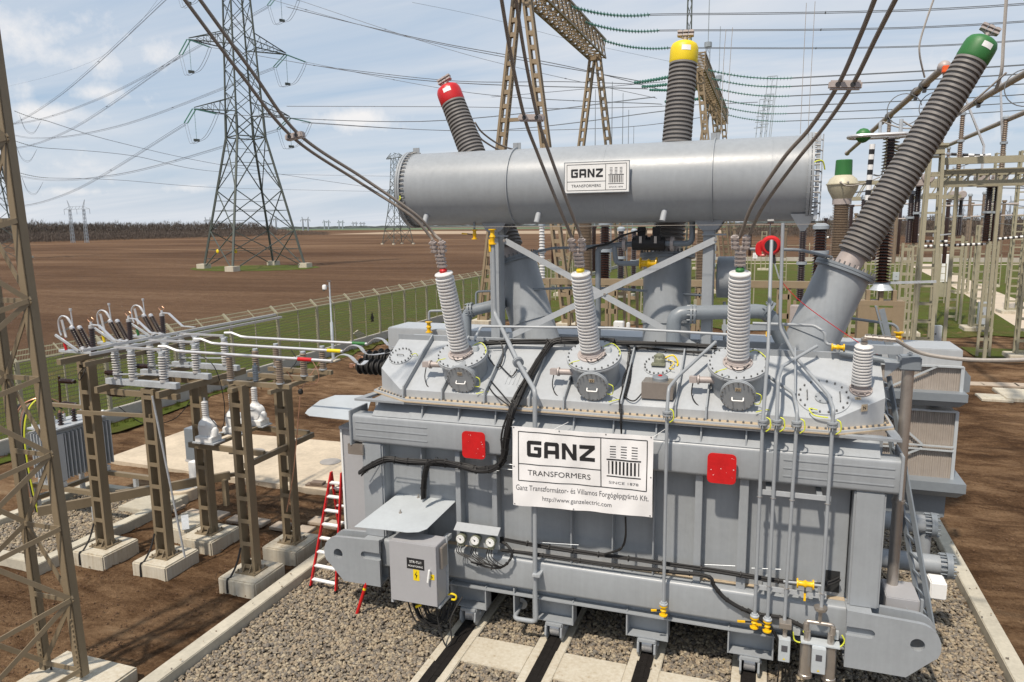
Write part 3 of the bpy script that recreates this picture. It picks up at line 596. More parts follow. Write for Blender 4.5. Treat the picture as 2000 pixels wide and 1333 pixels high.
# ---------- HV turrets with grey porcelain bushings
def ring_flange(mb, c, ax, r, h=.03): mb.lathe(V(c), ax, [(0, r), (h, r)], 40)
def hv_turret(px, py, bx, tx, colour, idtext, lbl):
    c0 = V((AY(px, py, 12.25).x, 12.40, 0)); c0.z = zz_(12.40)
    axb = (V((tx, 11.72, 6.66))-V((bx, 12.16, 5.30))).normalized()
    up = V((0, -.45, 1)).normalized()
    top = AY(px-2, {905: 694, 1162: 697, 1443: 712}[px], 12.16); x = top.x
    b = MB(); base = top-up*.66; b.cyl(base, top, .42, 40); o = b.build('bushing_turret', PAINTD if False else PAINT, T)
    b = MB(); b.lathe(base+(top-base)*.12+SN*.02, SN, [(-.03, .50), (0, .50)], 40); b.bolts(base+(top-base)*.12+SN*.02, SN, .465, 22, .016, .03); b.build('base_flange', PAINT, o)
    b = MB(); b.lathe(top, up, [(-.03, .475), (0, .475), (.005, .47), (.035, .47)], 48); b.build('top_flange', PAINTL, o)
    b = MB(); b.bolts(top+up*.04, up, .44, 24, .014, .022); b.bolts(top-up*.03, up, .44, 24, .014, .02); b.build('bolt_ring', DSTEEL, o, smooth=False)
    # front manhole
    fa = V((.03, -1, -.36)).normalized(); fc = AY({905: 901, 1162: 1157, 1443: 1441}[px], {905: 741, 1162: 755, 1443: 773}[px], 11.76)
    b = MB(); b.cyl(fc-fa*.45, fc-fa*.02, .225, 36); b.build('manhole_neck', PAINT, o)
    b = MB(); b.lathe(fc, fa, [(-.035, .275), (0, .275), (.001, .268), (.03, .268)], 44); m2 = b.build('manhole_cover', PAINT, o)
    # details live in the same sub-part level: bolts, handle and plate share the turret
    b = MB(); b.bolts(fc+fa*.035, fa, .25, 20, .011, .016); b.build('bolt_ring', DSTEEL, o, smooth=False)
    e = fa.cross(V((0, 0, 1))).normalized()*-1; uu = fa.cross(e)*1; uu = uu if uu.z > 0 else -uu; e = uu.cross(fa).normalized(); 
    hc = fc+fa*.03-uu*.05; b = MB(); b.tube(fillet([hc-e*.085+uu*.03, hc-e*.085+fa*.05-uu*.0, hc+e*.085+fa*.05, hc+e*.085+uu*.03], .02), .011, 6); b.build('handle', WHT, o)
    pc = fc+fa*.032+uu*.13; b = MB(); b.prism([pc-e*.045-uu*.03, pc+e*.045-uu*.03, pc+e*.045+uu*.03, pc-e*.045+uu*.03], fa*.004); b.build('phase_plate', RUST, o)
    text_mb(idtext, pc+fa*.006-uu*.022, e, uu, .055, 'CENTER', bold=.01).build('phase_marking', INK, o, smooth=False, fix=False)
    # clamp ring (pinkish casting) and bushing
    B = top+up*.06+V((bx-x, 0, 0))*.6; 
    b = MB(); b.lathe(top+up*.035+V((bx-x, 0, 0))*.6, up, [(0, .235), (.02, .235), (.035, .20), (.05, .20)], 32); b.lathe(B-axb*.06, axb, [(0, .19), (.08, .18), (.1, .165), (.14, .165)], 32); b.bolts(top+up*.07, up, .205, 12, .016, .035); b.build('clamp_ring', FLAN, o)
    L = (AY({905: 868, 1162: 1135, 1443: 1445}[px], 541, 11.74)-B).length; axb = (AY({905: 868, 1162: 1135, 1443: 1445}[px], 541, 11.74)-B).normalized()
    bu = MB(); bu.lathe(B+axb*.07, axb, [(0, .13)]+sheds(L-.07, 23, .142, .178, .134, .166, 1.0)+[(L-.02, .166), (L-.005, .16), (L+.005, .10), (L+.02, .09)], 36)
    q = bu.build('insulator', PORL, o, ang=50)
    P = B+axb*(L+.08); b = MB(); b.lathe(P-axb*.005, axb, [(0, .035), (.01, .066), (.05, .07), (.075, .05), (.08, .03)], 24); b.build('colour_cap', colour, o)
    b = MB(); b.cyl(P+axb*.06, P+axb*.40, .028, 10)
    for k in range(4):
        q = P+axb*(.12+.065*k); b.bar(q-V((.082, 0, 0)), q+V((.082, 0, 0)), .085, .040, up=axb); b.cyl(q-V((.055, .05, 0)), q+V((-.055, .03, 0)), .012, 6); b.cyl(q-V((-.055, .05, 0)), q+V((.055, .03, 0)), .012, 6)
    ends = []
    for s in (-1, 1):
        q0 = P+axb*.36+V((s*.075, 0, 0)); q1 = q0+axb*.22+V((s*.012, 0, 0)); b.cyl(q0, q1, .043, 10); ends.append(q1)
        for k in range(3):
            q = q0+(q1-q0)*(.15+.33*k); b.bar(q-V((.060, 0, 0)), q+V((.060, 0, 0)), .09, .040, up=axb); b.cyl(q-V((.04, .06, 0)), q-V((.04, -.04, 0)), .012, 6); b.cyl(q-V((-.04, .06, 0)), q-V((-.04, -.04, 0)), .012, 6)
    b.build('terminal_clamp', FLAN, o, bev=.004)
    # little junction box, tap and earth wires
    b = MB(); jb = top+V((.22, .10, .10)); b.box(jb-V((.06, .05, .06)), jb+V((.06, .05, .06))); b.build('junction_box', SHEET, o, bev=.01)
    b = MB(); b.tube(bez([jb+V((0, -.05, -.05)), top+V((.18, -.12, .02)), top+V((.05, -.28, -.05)), top+V((-.06, -.24, -.03)), top+V((-.10, -.16, .02))]), .008, 5); b.build('sensor_wire', BLK, o)
    b = MB(); b.tube(bez([top+V((.05, .2, .1)), top+V((.25, .28, .2)), top+V((.42, .12, .12)), top+V((.45, .0, .02))]), .008, 5); b.tube(bez([top+V((-.15, -.42, .0)), top+V((-.25, -.5, -.02)), top+V((-.33, -.42, -.08))]), .008, 5)
    b.tube(bez([fc+V((.25, .05, .05)), fc+V((.35, .0, .02)), fc+V((.33, .05, -.12)), fc+V((.25, .02, -.12))]), .008, 5); b.tube(bez([fc+V((.28, .0, -.25)), fc+V((.45, .1, -.22)), fc+V((.5, .2, -.3)), fc+V((.38, .1, -.36))]), .008, 5); b.build('earth_strap', GRNYEL, o)
    b = MB(); vx = V((x-.43, 12.1, 4.95)); b.cyl(vx+V((.15, 0, 0)), vx+V((-.16, -.04, 0)), .055, 14); b.lathe(vx+V((-.16, -.04, 0)), (-1, 0, 0), [(0, .08), (.03, .08)], 16); b.box(vx+V((-.32, -.1, -.05)), vx+V((-.2, .02, .05))); b.build('oil_valve', FLAN, o)
    b = MB(); b.tube(bez([vx+V((-.26, -.05, -.05)), vx+V((-.27, -.1, -.25)), vx+V((-.15, -.2, -.4)), vx+V((.05, -.2, -.42))]), .010, 5); b.build('valve_cable', BLK, o)
    return ends
HVE = []
HVE.append(hv_turret(905, 745, -5.30, -5.43, RED, '2W', 'left'))
HVE.append(hv_turret(1162, 750, -2.86, -2.97, YEL, '2V', 'mid'))
HVE.append(hv_turret(1443, 762, -.40, -.42, GRN, '2U', 'right'))
# neutral bushing
B = onslope(1681, 762); t_ = AY(1687, 682, B.y-.12); ax = (t_-B).normalized(); L = (t_-B).length
b = MB(); b.lathe(B, SN, [(0, .17), (.025, .17)], 28); b.lathe(B, ax, [(0, .15), (.03, .15), (.05, .10), (.12, .10)], 28); b.bolts(B+SN*.025, SN, .15, 10, .014, .03); o = b.build('neutral_bushing', FLAN, T)
b = MB(); b.lathe(B+ax*.10, ax, sheds(L-.10, 12, .118, .150, .108, .138, 1.0)+[(L-.06, .135), (L-.03, .11), (L-.02, .05)], 32); b.build('insulator', PORL, o, ang=50)
NE = B+ax*(L+.2); b = MB(); b.cyl(B+ax*(L-.04), NE, .03, 10, .022)
for k in range(4): b.lathe(B+ax*(L-.02+k*.055), ax, [(0, .052), (.032, .052)], 12)
NC = NE+V((.42, -.05, -.02)); b.cyl(NE, NC, .035, 8)
for k in range(5): q = NE+(NC-NE)*(.12+.2*k); b.bar(q-V((0, 0, .045)), q+V((0, 0, .045)), .05, .07, up=(1, 0, 0))
b.build('terminal', STEEL, o)
def plate_on(px, py, w, h, m, txt=None, sz=.06, n=SN, name='sign_plate'):
    c = onslope(px, py); e = V((1, 0, 0)); u = n.cross(e); b = MB(); b.prism([c-e*w/2-u*h/2, c+e*w/2-u*h/2, c+e*w/2+u*h/2, c-e*w/2+u*h/2], n*.004); o = b.build(name, m, T)
    if txt: text_mb(txt, c+n*.006-u*sz*.38, e, u, sz, 'CENTER', bold=.015).build('lettering', INK, o, smooth=False, fix=False)
plate_on(1676, 779, .09, .06, RUST, '94', .05)
p = V((1.44, 12.03, 4.60)); d = V((.75, .48, 0)).normalized(); nn = V((d.y, -d.x, 0)); b = MB(); b.prism([p+nn*.003, p+d*.11+nn*.003, p+d*.11+nn*.003+V((0, 0, .11)), p+nn*.003+V((0, 0, .11))], nn*.004); o = b.build('sign_plate', RUST, T); text_mb('N', p+d*.055+nn*.009+V((0, 0, .03)), d, (0, 0, 1), .075, 'CENTER', bold=.02).build('lettering', INK, o, smooth=False, fix=False)
# round inspection covers on the slope
def incover(px, py, r, handles=1):
    c = onslope(px, py); b = MB(); b.lathe(c, SN, [(0, r), (.018, r)], 44); o = b.build('inspection_cover', PAINTL, T)
    b = MB(); b.bolts(c+SN*.02, SN, r*.90, 18, .015, .03); b.build('bolt_ring', DSTEEL, o, smooth=False)
    b = MB(); e = V((1, 0, 0)); u = SU
    if handles == 1: b.tube(fillet([c-e*.07+SN*.02, c-e*.07+SN*.06, c+e*.07+SN*.06, c+e*.07+SN*.02], .01), .008, 6)
    else:
        for s in (-1, 1): b.tube(fillet([c+e*s*.24-u*.1+SN*.02, c+e*s*.24-u*.1+SN*.06, c+e*s*.24+u*.1+SN*.06, c+e*s*.24+u*.1+SN*.02], .01), .009, 6)
    b.build('handle', DSTEEL, o); return o, c
o, c = incover(783, 697, .24); 
b = MB(); b.tube(bez([c+V((.24, 0, .05)), c+V((.33, 0, .08)), c+V((.36, .02, .03))]), .008, 5); b.build('earth_strap', GRNYEL, o)
o, c = incover(1608, 777, .40, 2); b = MB(); b.lathe(c-SU*.03+V((.0, 0, 0))+SN*.018, SN, [(0, .13), (.02, .13)], 28); b.bolts(c-SU*.03+SN*.04, SN, .11, 6, .014, .03); b.build('small_cover', PAINT, o)
b = MB(); b.tube(bez([c+V((-.1, -.35, -.12)), c+V((-.22, -.38, -.1)), c+V((-.15, -.46, -.18)), c+V((.05, -.48, -.2))]), .010, 6); b.build('earth_strap', GRNYEL, o)
# buchholz-like dome unit and stainless box with dial
o, c = incover(1285, 716, .25); b = MB(); b.lathe(c+V((.02, .05, .03)), (0, 0, 1), [(0, .10), (.10, .10), (.12, .08), (.17, .08), (.19, .05)], 20); b.bolts(c+V((.02, .05, .16)), (0, 0, 1), .09, 8, .012, .03); b.box(c+V((-.11, -.08, .02)), c+V((.13, .1, .06))); b.build('relief_valve', GAUG, o, bev=.005)
b = MB(); b.tube(bez([c+V((.12, .05, .15)), c+V((.25, .05, .2)), c+V((.33, .05, .10)), c+V((.33, .02, .02))]), .016, 6); b.tube(bez([c+V((.15, .05, .12)), c+V((.28, .0, .08)), c+V((.22, -.12, .0)), c+V((.3, -.16, 0))]), .008, 5); b.build('earth_strap', YEL, o)
c = onslope(1285, 775); b = MB(); b.box(c+V((-.26, -.12, -.02)), c+V((.26, .30, .26))); o = b.build('instrument_box', STEEL, T, bev=.006)
c2 = c+V((.02, .10, .262)); b = MB(); b.lathe(c2, (0, -.15, 1), [(0, .13), (.06, .13), (.075, .11), (.08, .1)], 28); b.build('dial', PAINTD, o)
b = MB(); b.lathe(c2+V((0, -.012, .08)), (0, -.15, 1), [(0, .035), (.006, .035)], 16); b.build('dial_centre', RED, o)
b = MB(); b.tube(bez([c+V((-.26, -.05, .05)), c+V((-.36, -.2, -.05)), c+V((-.5, -.16, -.02)), c+V((-.6, .0, .1)), c+V((-.62, .2, .25)), c+V((-.58, .5, .42))]), .012, 6); b.build('cable', BLK, o)
# embossed ribs on the cover
for px in (1010, 1274):
    c = onslope(px if px > 1200 else 1002, 750 if px > 1200 else 738); b = MB()
    for k in range(4): q = c+V((.075*k-.1, 0, 0)); b.tube([q-SU*.19, q+SU*.19], .009, 6)
    b.build('lifting_bar', PAINTL, T)

# ---------- 400 kV turrets and dark ribbed bushings leaning outwards
def ehv(base, mid, tip, colour, name):
    base = V(base); mid = V(mid); tip = V(tip); a1 = (mid-base).normalized(); a2 = (tip-mid).normalized()
    b = MB(); st = base-a1*.9; b.cyl(st, mid-a1*.03, .475, 48); o = b.build('large_turret', PAINT, T)
    b = MB(); b.lathe(mid, a1, [(-.10, .475), (-.10, .55), (-.055, .55), (-.055, .535), (-.045, .535), (-.045, .55), (0, .55), (.01, .5)], 48); b.build('turret_flange', PAINTD, o); b = MB(); b.lathe(base+a1*.25, a1, [(0, .50), (.05, .50)], 48); b.build('weld_ring', PAINT, o)
    b = MB(); b.bolts(mid-a1*.05, a1, .525, 36, .016, .11); b.build('bolt_ring', DSTEEL, o, smooth=False)
    b = MB(); b.lathe(mid, a2, [(0, .33), (.04, .33), (.05, .24), (.30, .235), (.31, .25)], 40); b.bolts(mid+a1*.04, a1, .30, 10, .018, .05); b.build('bushing_foot', FLAN, o)
    L = (tip-mid).length; cap = .46
    prof = sheds(L-.28-cap*.75, 44, .278, .318, .235, .272, 1.1)
    b = MB(); b.lathe(mid+a2*.28, a2, prof, 48); b.build('insulator', PORG, o, ang=50)
    b = MB(); c = tip-a2*cap; b.lathe(c, a2, [(0, .240), (.01, .262), (.05, .278), (.26, .278), (.33, .271), (.39, .243), (.425, .19), (.44, .10), (.442, .03)], 40); b.build('colour_cap', colour, o)
    e = a2.cross(V((0, 1, 0))).normalized(); g = a2.cross(e).normalized(); g = g if g.y < 0 else -g
    b = MB()
    P = []
    for k in range(5):
        t = -.5+.25*k if False else (k-2)*.16; d = (g*math.cos(t-.25)+e*math.sin(t-.25)); P.append(d)
    q0 = c+a2*.20; q1 = c+a2*.30
    vs = [q0+d*.282 for d in P]+[q1+d*.279 for d in P]; b.add(vs, [(i, i+1, i+6, i+5) for i in range(4)]); b.build('paper_label', WHT, o, fix=False)
    b = MB(); b.cyl(tip-a2*.04, tip+a2*.16, .035, 10)
    for sx in (-1, 0, 1):
        q = tip+a2*.10+e*sx*.11; b.cyl(tip+a2*.06, q, .025, 8); b.cyl(q-g*.05, q+a2*.14-g*.02, .042, 10)
        for k in range(2): b.bar(q+a2*(.02+.07*k)-e*.05, q+a2*(.02+.07*k)+e*.05, .11, .04, up=a2)
    b.build('terminal_clamp', FLAN, o, bev=.004)
    return tip+a2*.2
E1 = ehv((-4.68, 14.8, 5.2), (-5.22, 15.0, 6.74), (-6.98, 15.6, 10.60), RED, 'red')
E2 = ehv((-1.89, 14.8, 5.25), (-1.93, 15.0, 6.89), (-1.75, 15.6, 11.08), YEL, 'yellow')
E3 = ehv((.78, 14.8, 5.11), (1.38, 15.0, 6.62), (3.47, 15.6, 10.68), GRN, 'green')
# ---------- conservator
CY, CZ, CR = 14.15, 8.25, .74
x0, x1 = AY(813, 360, CY).x, AY(1574, 350, CY).x
b = MB(); b.lathe((x0, CY, CZ), (1, 0, 0), [(0, CR), (x1-x0, CR)], 96); cons = b.build('oil_conservator', PAINT, T, ang=60)
for x in (x0-.10, x1): b = MB(); b.lathe((x, CY, CZ), (1, 0, 0), [(0, CR*.4), (.0, CR+.05), (.045, CR+.05), (.05, CR)], 64); b.lathe((x+.055, CY, CZ), (1, 0, 0), [(0, CR), (0, CR+.05), (.04, CR+.05), (.04, CR)], 64); b.build('end_flange', PAINT, cons)
b = MB()
for x in (x0-.05, x1+.05): b = MB(); b.bolts((x, CY, CZ), (1, 0, 0), CR+.028, 52, .013, .13); b.build('bolt_ring', DSTEEL, cons, smooth=False)
for px in (1175, 1505): b = MB(); b.lathe((AY(px, 360, CY-.7).x, CY, CZ), (1, 0, 0), [(0, CR-.01), (.006, CR+.003), (.016, CR+.003), (.022, CR-.01)], 72); b.build('weld_seam', PAINT, cons)
b = MB()
for px in (985, 1384):
    x = AY(px, 360, CY-.7).x+.04; b = MB(); b.lathe((x, CY, CZ), (1, 0, 0), [(0, CR-.01), (0, CR+.035), (.022, CR+.035), (.022, CR-.01)], 72); b.prism([(x, CY-.06, CZ+CR), (x, CY+.1, CZ+CR), (x, CY+.1, CZ+CR+.12), (x, CY-.06, CZ+CR+.12)], (.02, 0, 0)); b.box((x-.08, CY-.05, CZ+CR+.0), (x+.08, CY-.03, CZ+CR+.12)); b.build('stiffening_ring', PAINT, cons)
b = MB(); x = x0-.02; b.box((x-.0, CY-.06, CZ+CR), (x+.14, CY-.04, CZ+CR+.12)); b.build('lifting_lug', PAINT, cons)
b = MB()
for px in (837, 1055, 1299): 
    p = AY(px, 428, CY-.42); b = MB(); b.cyl((p.x, CY-.50, CZ-CR+.22), (p.x-.03, CY-.56, CZ-CR+.03), .055, 16); b.build('drain_stub', PAINTL, cons)
b = MB(); p = AY(1567, 424, CY-.3); b.prism([(p.x-.2, CY-.45, CZ-CR+.12), (p.x+.22, CY-.45, CZ-CR+.12), (p.x+.05, CY-.3, CZ-CR-.06-.12), (p.x-.02, CY-.3, CZ-CR-.18)], (0, .03, 0)); b.build('saddle_plate', SHEET, cons)
# oil level gauge column at the right end
b = MB(); b.box((x1+.13, CY-.52, CZ-.72), (x1+.19, CY-.44, CZ+.72)); b.box((x1+.215, CY-.50, CZ-.74), (x1+.235, CY-.46, CZ+.70)); b.build('level_gauge', GALV, cons)
b = MB()
for k in range(8): b.lathe((x1+.16, CY-.50, CZ-.62+.175*k), (1, 0, 0), [(-.02, .014), (.06, .014)], 8)
b.build('gauge_bolt_row', DSTEEL, cons)
b = MB(); q = V((x1+.06, CY-.70, CZ+.12)); b.tube(bez([q, q+V((.03, -.05, .1)), q+V((.15, -.04, .12)), q+V((.2, .02, -.02))]), .012, 6); b.tube(bez([V((x0-.02, CY-.73, CZ-.12)), V((x0+.02, CY-.78, CZ-.2)), V((x0-.06, CY-.75, CZ-.25)), V((x0-.1, CY-.74, CZ-.15))]), .011, 6); b.build('earth_strap', GRNYEL, cons)
# sign on the conservator
def logo(o, O, ex, ey, w, h, white, ink, mbord=.02, full=True):
    """framed word sign: outer frame, divider, word, subtitle, pictogram"""
    n = V(ex).normalized().cross(V(ey).normalized()); ex = V(ex).normalized(); ey = V(ey).normalized()
    P = lambda u, v: O+ex*u+ey*v
    L = MB(); t = h*.018
    def ln(u0, v0, u1, v1, tt=t):
        a, c = P(u0, v0), P(u1, v1); d = (c-a).normalized(); s = n.cross(d)*tt/2; L.add([a-s, c-s, c+s, a+s], [(0, 1, 2, 3)])
    return P, L, ln, t
def glyph(P, L, u, v, w, h, ch):      # heavy square letters
    t = h*.235
    def rc(a, b_, c, d): L.add([P(u+a*w, v+b_*h), P(u+c*w, v+b_*h), P(u+c*w, v+d*h), P(u+a*w, v+d*h)], [(0, 1, 2, 3)])
    k = t/w; j = .235; c = .10
    def poly(pts, tri): L.add([P(u+a*w, v+b_*h) for a, b_ in pts], tri)
    if ch == 'G':
        poly([(c, 0), (1-c, 0), (1-c*.0, c*.8), (1, j), (0, j), (0, c)], [(0, 1, 2, 3, 4, 5)])
        rc(0, j, k, 1-j); poly([(0, 1-j), (1, 1-j), (1, 1), (c, 1), (0, 1-c)], [(0, 1, 2, 3, 4)]); rc(1-k, j, 1, .50); rc(.48, .42, 1-k, .42+j*.9)
        rc(1-k, .50, 1, .42+j*.9)
    elif ch == 'A':
        rc(0, 0, k, 1-j); rc(1-k, 0, 1, 1-j); poly([(0, 1-j), (1, 1-j), (1, 1-c), (1-c, 1), (c, 1), (0, 1-c)], [(0, 1, 2, 3, 4, 5)]); rc(k, .26, 1-k, .26+j)
    elif ch == 'N':
        rc(0, 0, k, 1); rc(1-k, 0, 1, 1); poly([(k, 1), (k, .62), (1-k, 0), (1-k, .38)], [(0, 1, 2, 3)])
    elif ch == 'Z':
        rc(0, 0, 1, j); rc(0, 1-j, 1, 1); poly([(0, j), (.34, j), (1, 1-j), (.64, 1-j)], [(0, 1, 2, 3)])
def sign(o, O, ex, ey, w, h, k=.35, ink=INK, name='lettering'):
    n = V(ex).cross(V(ey)).normalized()
    P, L, ln, t = logo(o, O, ex, ey, w, h, None, ink)
    ln(0, 0, w, 0); ln(0, h, w, h); ln(0, 0, 0, h); ln(w, 0, w, h); dv = w*.655; ln(dv, 0, dv, h); ln(0, h*.345, dv, h*.345)
    gw = w*.118; gh = h*.33; u = w*.07
    for ch in 'GANZ': glyph(P, L, u, h*.50, gw, gh, ch); u += w*.1405
    cx = dv+(w-dv)/2; pw = w*.235; x_ = cx-pw/2
    for g in range(3):
        for r in range(5): ln(x_+pw*(.06+g*.345), h*(.63+r*.053), x_+pw*(.25+g*.345), h*(.63+r*.053), h*.016)
    ln(x_-pw*.05, h*.575, x_+pw*1.05, h*.575, h*.028); ln(x_-pw*.05, h*.235, x_+pw*1.05, h*.235, h*.022)
    for i in range(9): uu = x_+pw*(.02+i*.12); ln(uu, h*.28, uu, h*.545, pw*(.035 if i in (0, 8) else .06))
    L.build(name, ink, o, smooth=False, fix=False)
    text_mb('TRANSFORMERS', P(w*.075, h*.125), ex, ey, h*.155, bold=0, wfit=w*.50).build('subtitle', ink, o, smooth=False, fix=False)
    text_mb('SINCE 1878', P(cx, h*.085), ex, ey, h*.075, 'CENTER', wfit=w*.225).build('date_line', GREYINK, o, smooth=False, fix=False)
pa = AY(1104, 378, CY-CR-.05); pb = AY(1229, 373, CY-CR-.05); pt = AY(1104, 330, CY-CR-.05); w = pb.x-pa.x; h = .545
b = MB(); b.box((pa.x, CY-CR-.09, pa.z), (pb.x, CY-CR-.06, pa.z+h)); so_ = b.build('maker_sign', WHT, T, bev=.004)
for xx in (pa.x+.2, pb.x-.2): 
    b = MB(); b.box((xx-.02, CY-CR-.06, pa.z+.1), (xx+.02, CY-CR+.16, pa.z+h-.1)); b.build('sign_bracket', GALV, so_)
b = MB(); z_ = pa.z; y_ = CY-CR-.088
for q in ((pa.x-.008, z_-.008, pb.x+.008, z_), (pa.x-.008, z_+h, pb.x+.008, z_+h+.008), (pa.x-.008, z_, pa.x, z_+h), (pb.x, z_, pb.x+.008, z_+h)): b.box((q[0], y_-.006, q[1]), (q[2], y_+.03, q[3]))
b.build('sign_frame', PAINTD, so_)
sign(so_, V((pa.x+.045, CY-CR-.093, pa.z+.04)), (1, 0, 0), (0, 0, 1), w-.09, h-.08)
# legs and cross braces
lx = (-5.20, -.98); LY = 13.95
for i, x in enumerate(lx):
    b = MB(); b.box((x-.17, LY, 4.7), (x+.02, LY+.03, 7.5)); b.box((x-.17, LY+.32, 4.7), (x+.02, LY+.35, 7.5)); b.box((x+.0, LY+.03, 4.7), (x+.03, LY+.32, 7.5)); o = b.build('support_leg', PAINT, T, bev=.004)
    b = MB(); yy = LY-.02; b.prism([(x-.38, yy, 7.64), (x+.25, yy, 7.64), (x+.10, yy, 7.40), (x+.04, yy, 7.36), (x-.19, yy, 7.36), (x-.25, yy, 7.40)], (0, .02, 0)); b.prism([(x-.38, LY+.35, 7.6), (x+.25, LY+.35, 7.6), (x+.04, LY+.35, 7.3), (x-.19, LY+.35, 7.3)], (0, .02, 0)); b.build('saddle', PAINT, o)
    b = MB(); b.bar((x-.19, LY-.03, 7.28), (x+.24, LY-.03, 7.28), .03, .03); b.build('clamp_bar', PAINT, o)
pA, pB, pC, pD = [AY(px, py, LY-.04) for px, py in ((986, 470), (1400, 700), (1398, 468), (985, 662))]
for a, c, dy in ((pA, pB, 0), (pC, pD, -.012)):
    b = MB(); b.bar(a+V((0, dy, 0)), c+V((0, dy, 0)), .012, .115, up=(0, 0, 1)); b.build('cross_brace', PAINTL, T)
b = MB(); 
for q in (pA, pC): b.cyl(q+V((0, -.04, 0)), q+V((0, .05, 0)), .03, 8)
m = AY(1181, 575, LY-.05); b.cyl(m+V((0, -.02, 0)), m+V((0, .05, 0)), .025, 8); b.build('brace_bolt', STEEL, T)
b = MB(); b.tube([V((-6.6, CY-.75, 7.47)), V((.9, CY-.75, 7.45))], .0045, 6); b.build('safety_line', CABLG, T)
# ================================================================== FITTINGS ON THE TRANSFORMER
def slopeY(x, y, off=0):      # pixel -> point "off" metres above the sloped cover
    d = ray(x, y); t = (zf+off-sl0*fy-CH)/(d.z-sl0*d.y); return O3+d*t
def pipe(pts, r, name='oil_pipe', m=PAINT, fil=.07, parent=None, n=12):
    b = MB(); b.tube(fillet(pts, fil), r, n); return b.build(name, m, parent or T)
def flange(c, ax, r, name='pipe_flange', m=PAINT, parent=None, gap=.018, nb=6):
    b = MB(); a = V(ax).normalized(); c = V(c); b.lathe(c-a*.035, a, [(0, r), (.028, r)], 20); b.lathe(c+a*.010, a, [(0, r), (.028, r)], 20); b.bolts(c-a*.05, a, r*.78, nb, .010, .09); b.lathe(c-a*.01, a, [(0, r*.7), (.02, r*.7)], 12); return b.build(name, m, parent or T)
def valve(p, ax, r, L=.2, hd=None, parent=None):   # yellow ball valve, axis ax from p
    a = V(ax).normalized(); p = V(p); b = MB(); b.lathe(p, a, [(0, r*1.7), (.022, r*1.7), (.024, r), (L*.35, r*.9), (L*.5, r*1.35), (L*.65, r*.9), (L-.024, r), (L-.022, r*1.7), (L, r*1.7)], 20)
    o = b.build('valve', YELV, parent or T)
    if hd is not None:
        h = V(hd); c = p+a*L*.5; b = MB(); b.bar(c, c+h*.6, .02, .02); b.build('lever', BLK, o)
        b = MB(); b.bar(c+h*.55, c+h, .032, .026); b.build('grip', YELV, o)
    return o
# front vertical oil drain pipe with bends (from ridge valve down to below the tank)
w = lambda x, y, Y: AY(x, y, Y)
P = [AY(963, 478, 13.35), AY(966, 612, 13.35), slopeY(1012, 708, .22), slopeY(1045, 762, .26)+V((0, -.05, 0))]
P[-1].y = 11.50; P[-1] = AY(1045, 764, 11.50); P.append(AY(1045, 1150, 11.50)); P.append(AY(1048, 1215, 11.50)); P.append(AY(1004, 1208, 11.52)); P.append(AY(1018, 1180, 12.0))
o = pipe(P, .042, fil=.10)
flange(slopeY(1012, 708, .22), (P[3]-P[2]), .10)
b = MB(); b.lathe(AY(1020, 1178, 12.1), (0, -1, 0), [(0, .11), (.03, .11)], 20); b.build('pipe_flange', PAINT, T)
b = MB(); q = AY(1047, 1125, 11.42); b.box(q-V((.07, .02, .02)), q+V((.07, .18, .02))); b.build('pipe_clip', GALV, T)
valve(AY(962, 478, 13.35), (0, 0, 1), .045, .30)
b = MB(); q = AY(957, 480, 13.33); b.box(q-V((.02, .02, .12)), q+V((.02, .02, .12))); b.build('valve_grip', YELV, T)
q = AY(927, 468, 13.9); valve(q, (0, 0, 1), .035, .2, V((-.28, 0, .02))); b = MB(); b.cyl(q+V((0, 0, .2)), q+V((0, 0, .45)), .022, 10); b.build('drain_neck', PAINTD, T)
# four pipes at the right and the single one left of them
def vpipe(top, knee, bottom, r=.028, extra=(), Yf=11.44):
    pts = [*extra, AY(*knee, Yf), AY(*bottom, Yf)]; o = pipe(pts, r, fil=.09); return o
FL = []
vpipe(None, (1489, 822), (1474, 1205), extra=[AY(1524, 436, 13.1), AY(1521, 590, 12.75), AY(1505, 680, 11.9)]) if False else None
p1 = [AY(1507, 470, 12.55), AY(1500, 690, 11.75), AY(1490, 822, 11.44), AY(1474, 1203, 11.44)]; pipe(p1, .028, fil=.05)
p2 = [AY(1529, 436, 13.0), AY(1523, 640, 12.9), slopeY(1552, 696, .22), slopeY(1618, 772, .22), AY(1628, 800, 11.44), AY(1604, 1190, 11.44)]; pipe(p2, .028, fil=.08)
p3 = [slopeY(1596, 676, .3), slopeY(1528, 716, .24), AY(1520, 740, 11.6), AY(1517, 822, 11.44), AY(1499, 1210, 11.44)]; pipe(p3, .028, fil=.08)
p4 = [slopeY(1500, 735, .15), slopeY(1549, 768, .18), AY(1557, 800, 11.5), AY(1556, 830, 11.44), AY(1532, 1215, 11.44)]; pipe(p4, .028, fil=.08)
p4b = [slopeY(1553, 770, .18), slopeY(1553, 680, .3)]; pipe(p4b, .016)
p5 = [slopeY(1398, 668, .35), AY(1325, 735, 12.1), AY(1306, 758, 11.55), AY(1303, 800, 11.44), AY(1296, 1180, 11.44)]; pipe(p5, .028, fil=.08)
for (x, y) in ((1490, 825), (1517, 825), (1556, 828), (1626, 830), (1303, 808)):
    c = AY(x, y, 11.44); flange(c, (0, 0, 1), .075)
    b = MB(); b.tube(bez([c+V((.05, -.05, .09)), c+V((.10, -.07, .06)), c+V((.11, -.07, -.06)), c+V((.05, -.05, -.13))]), .010, 6); b.build('earth_strap', GRNYEL, T)
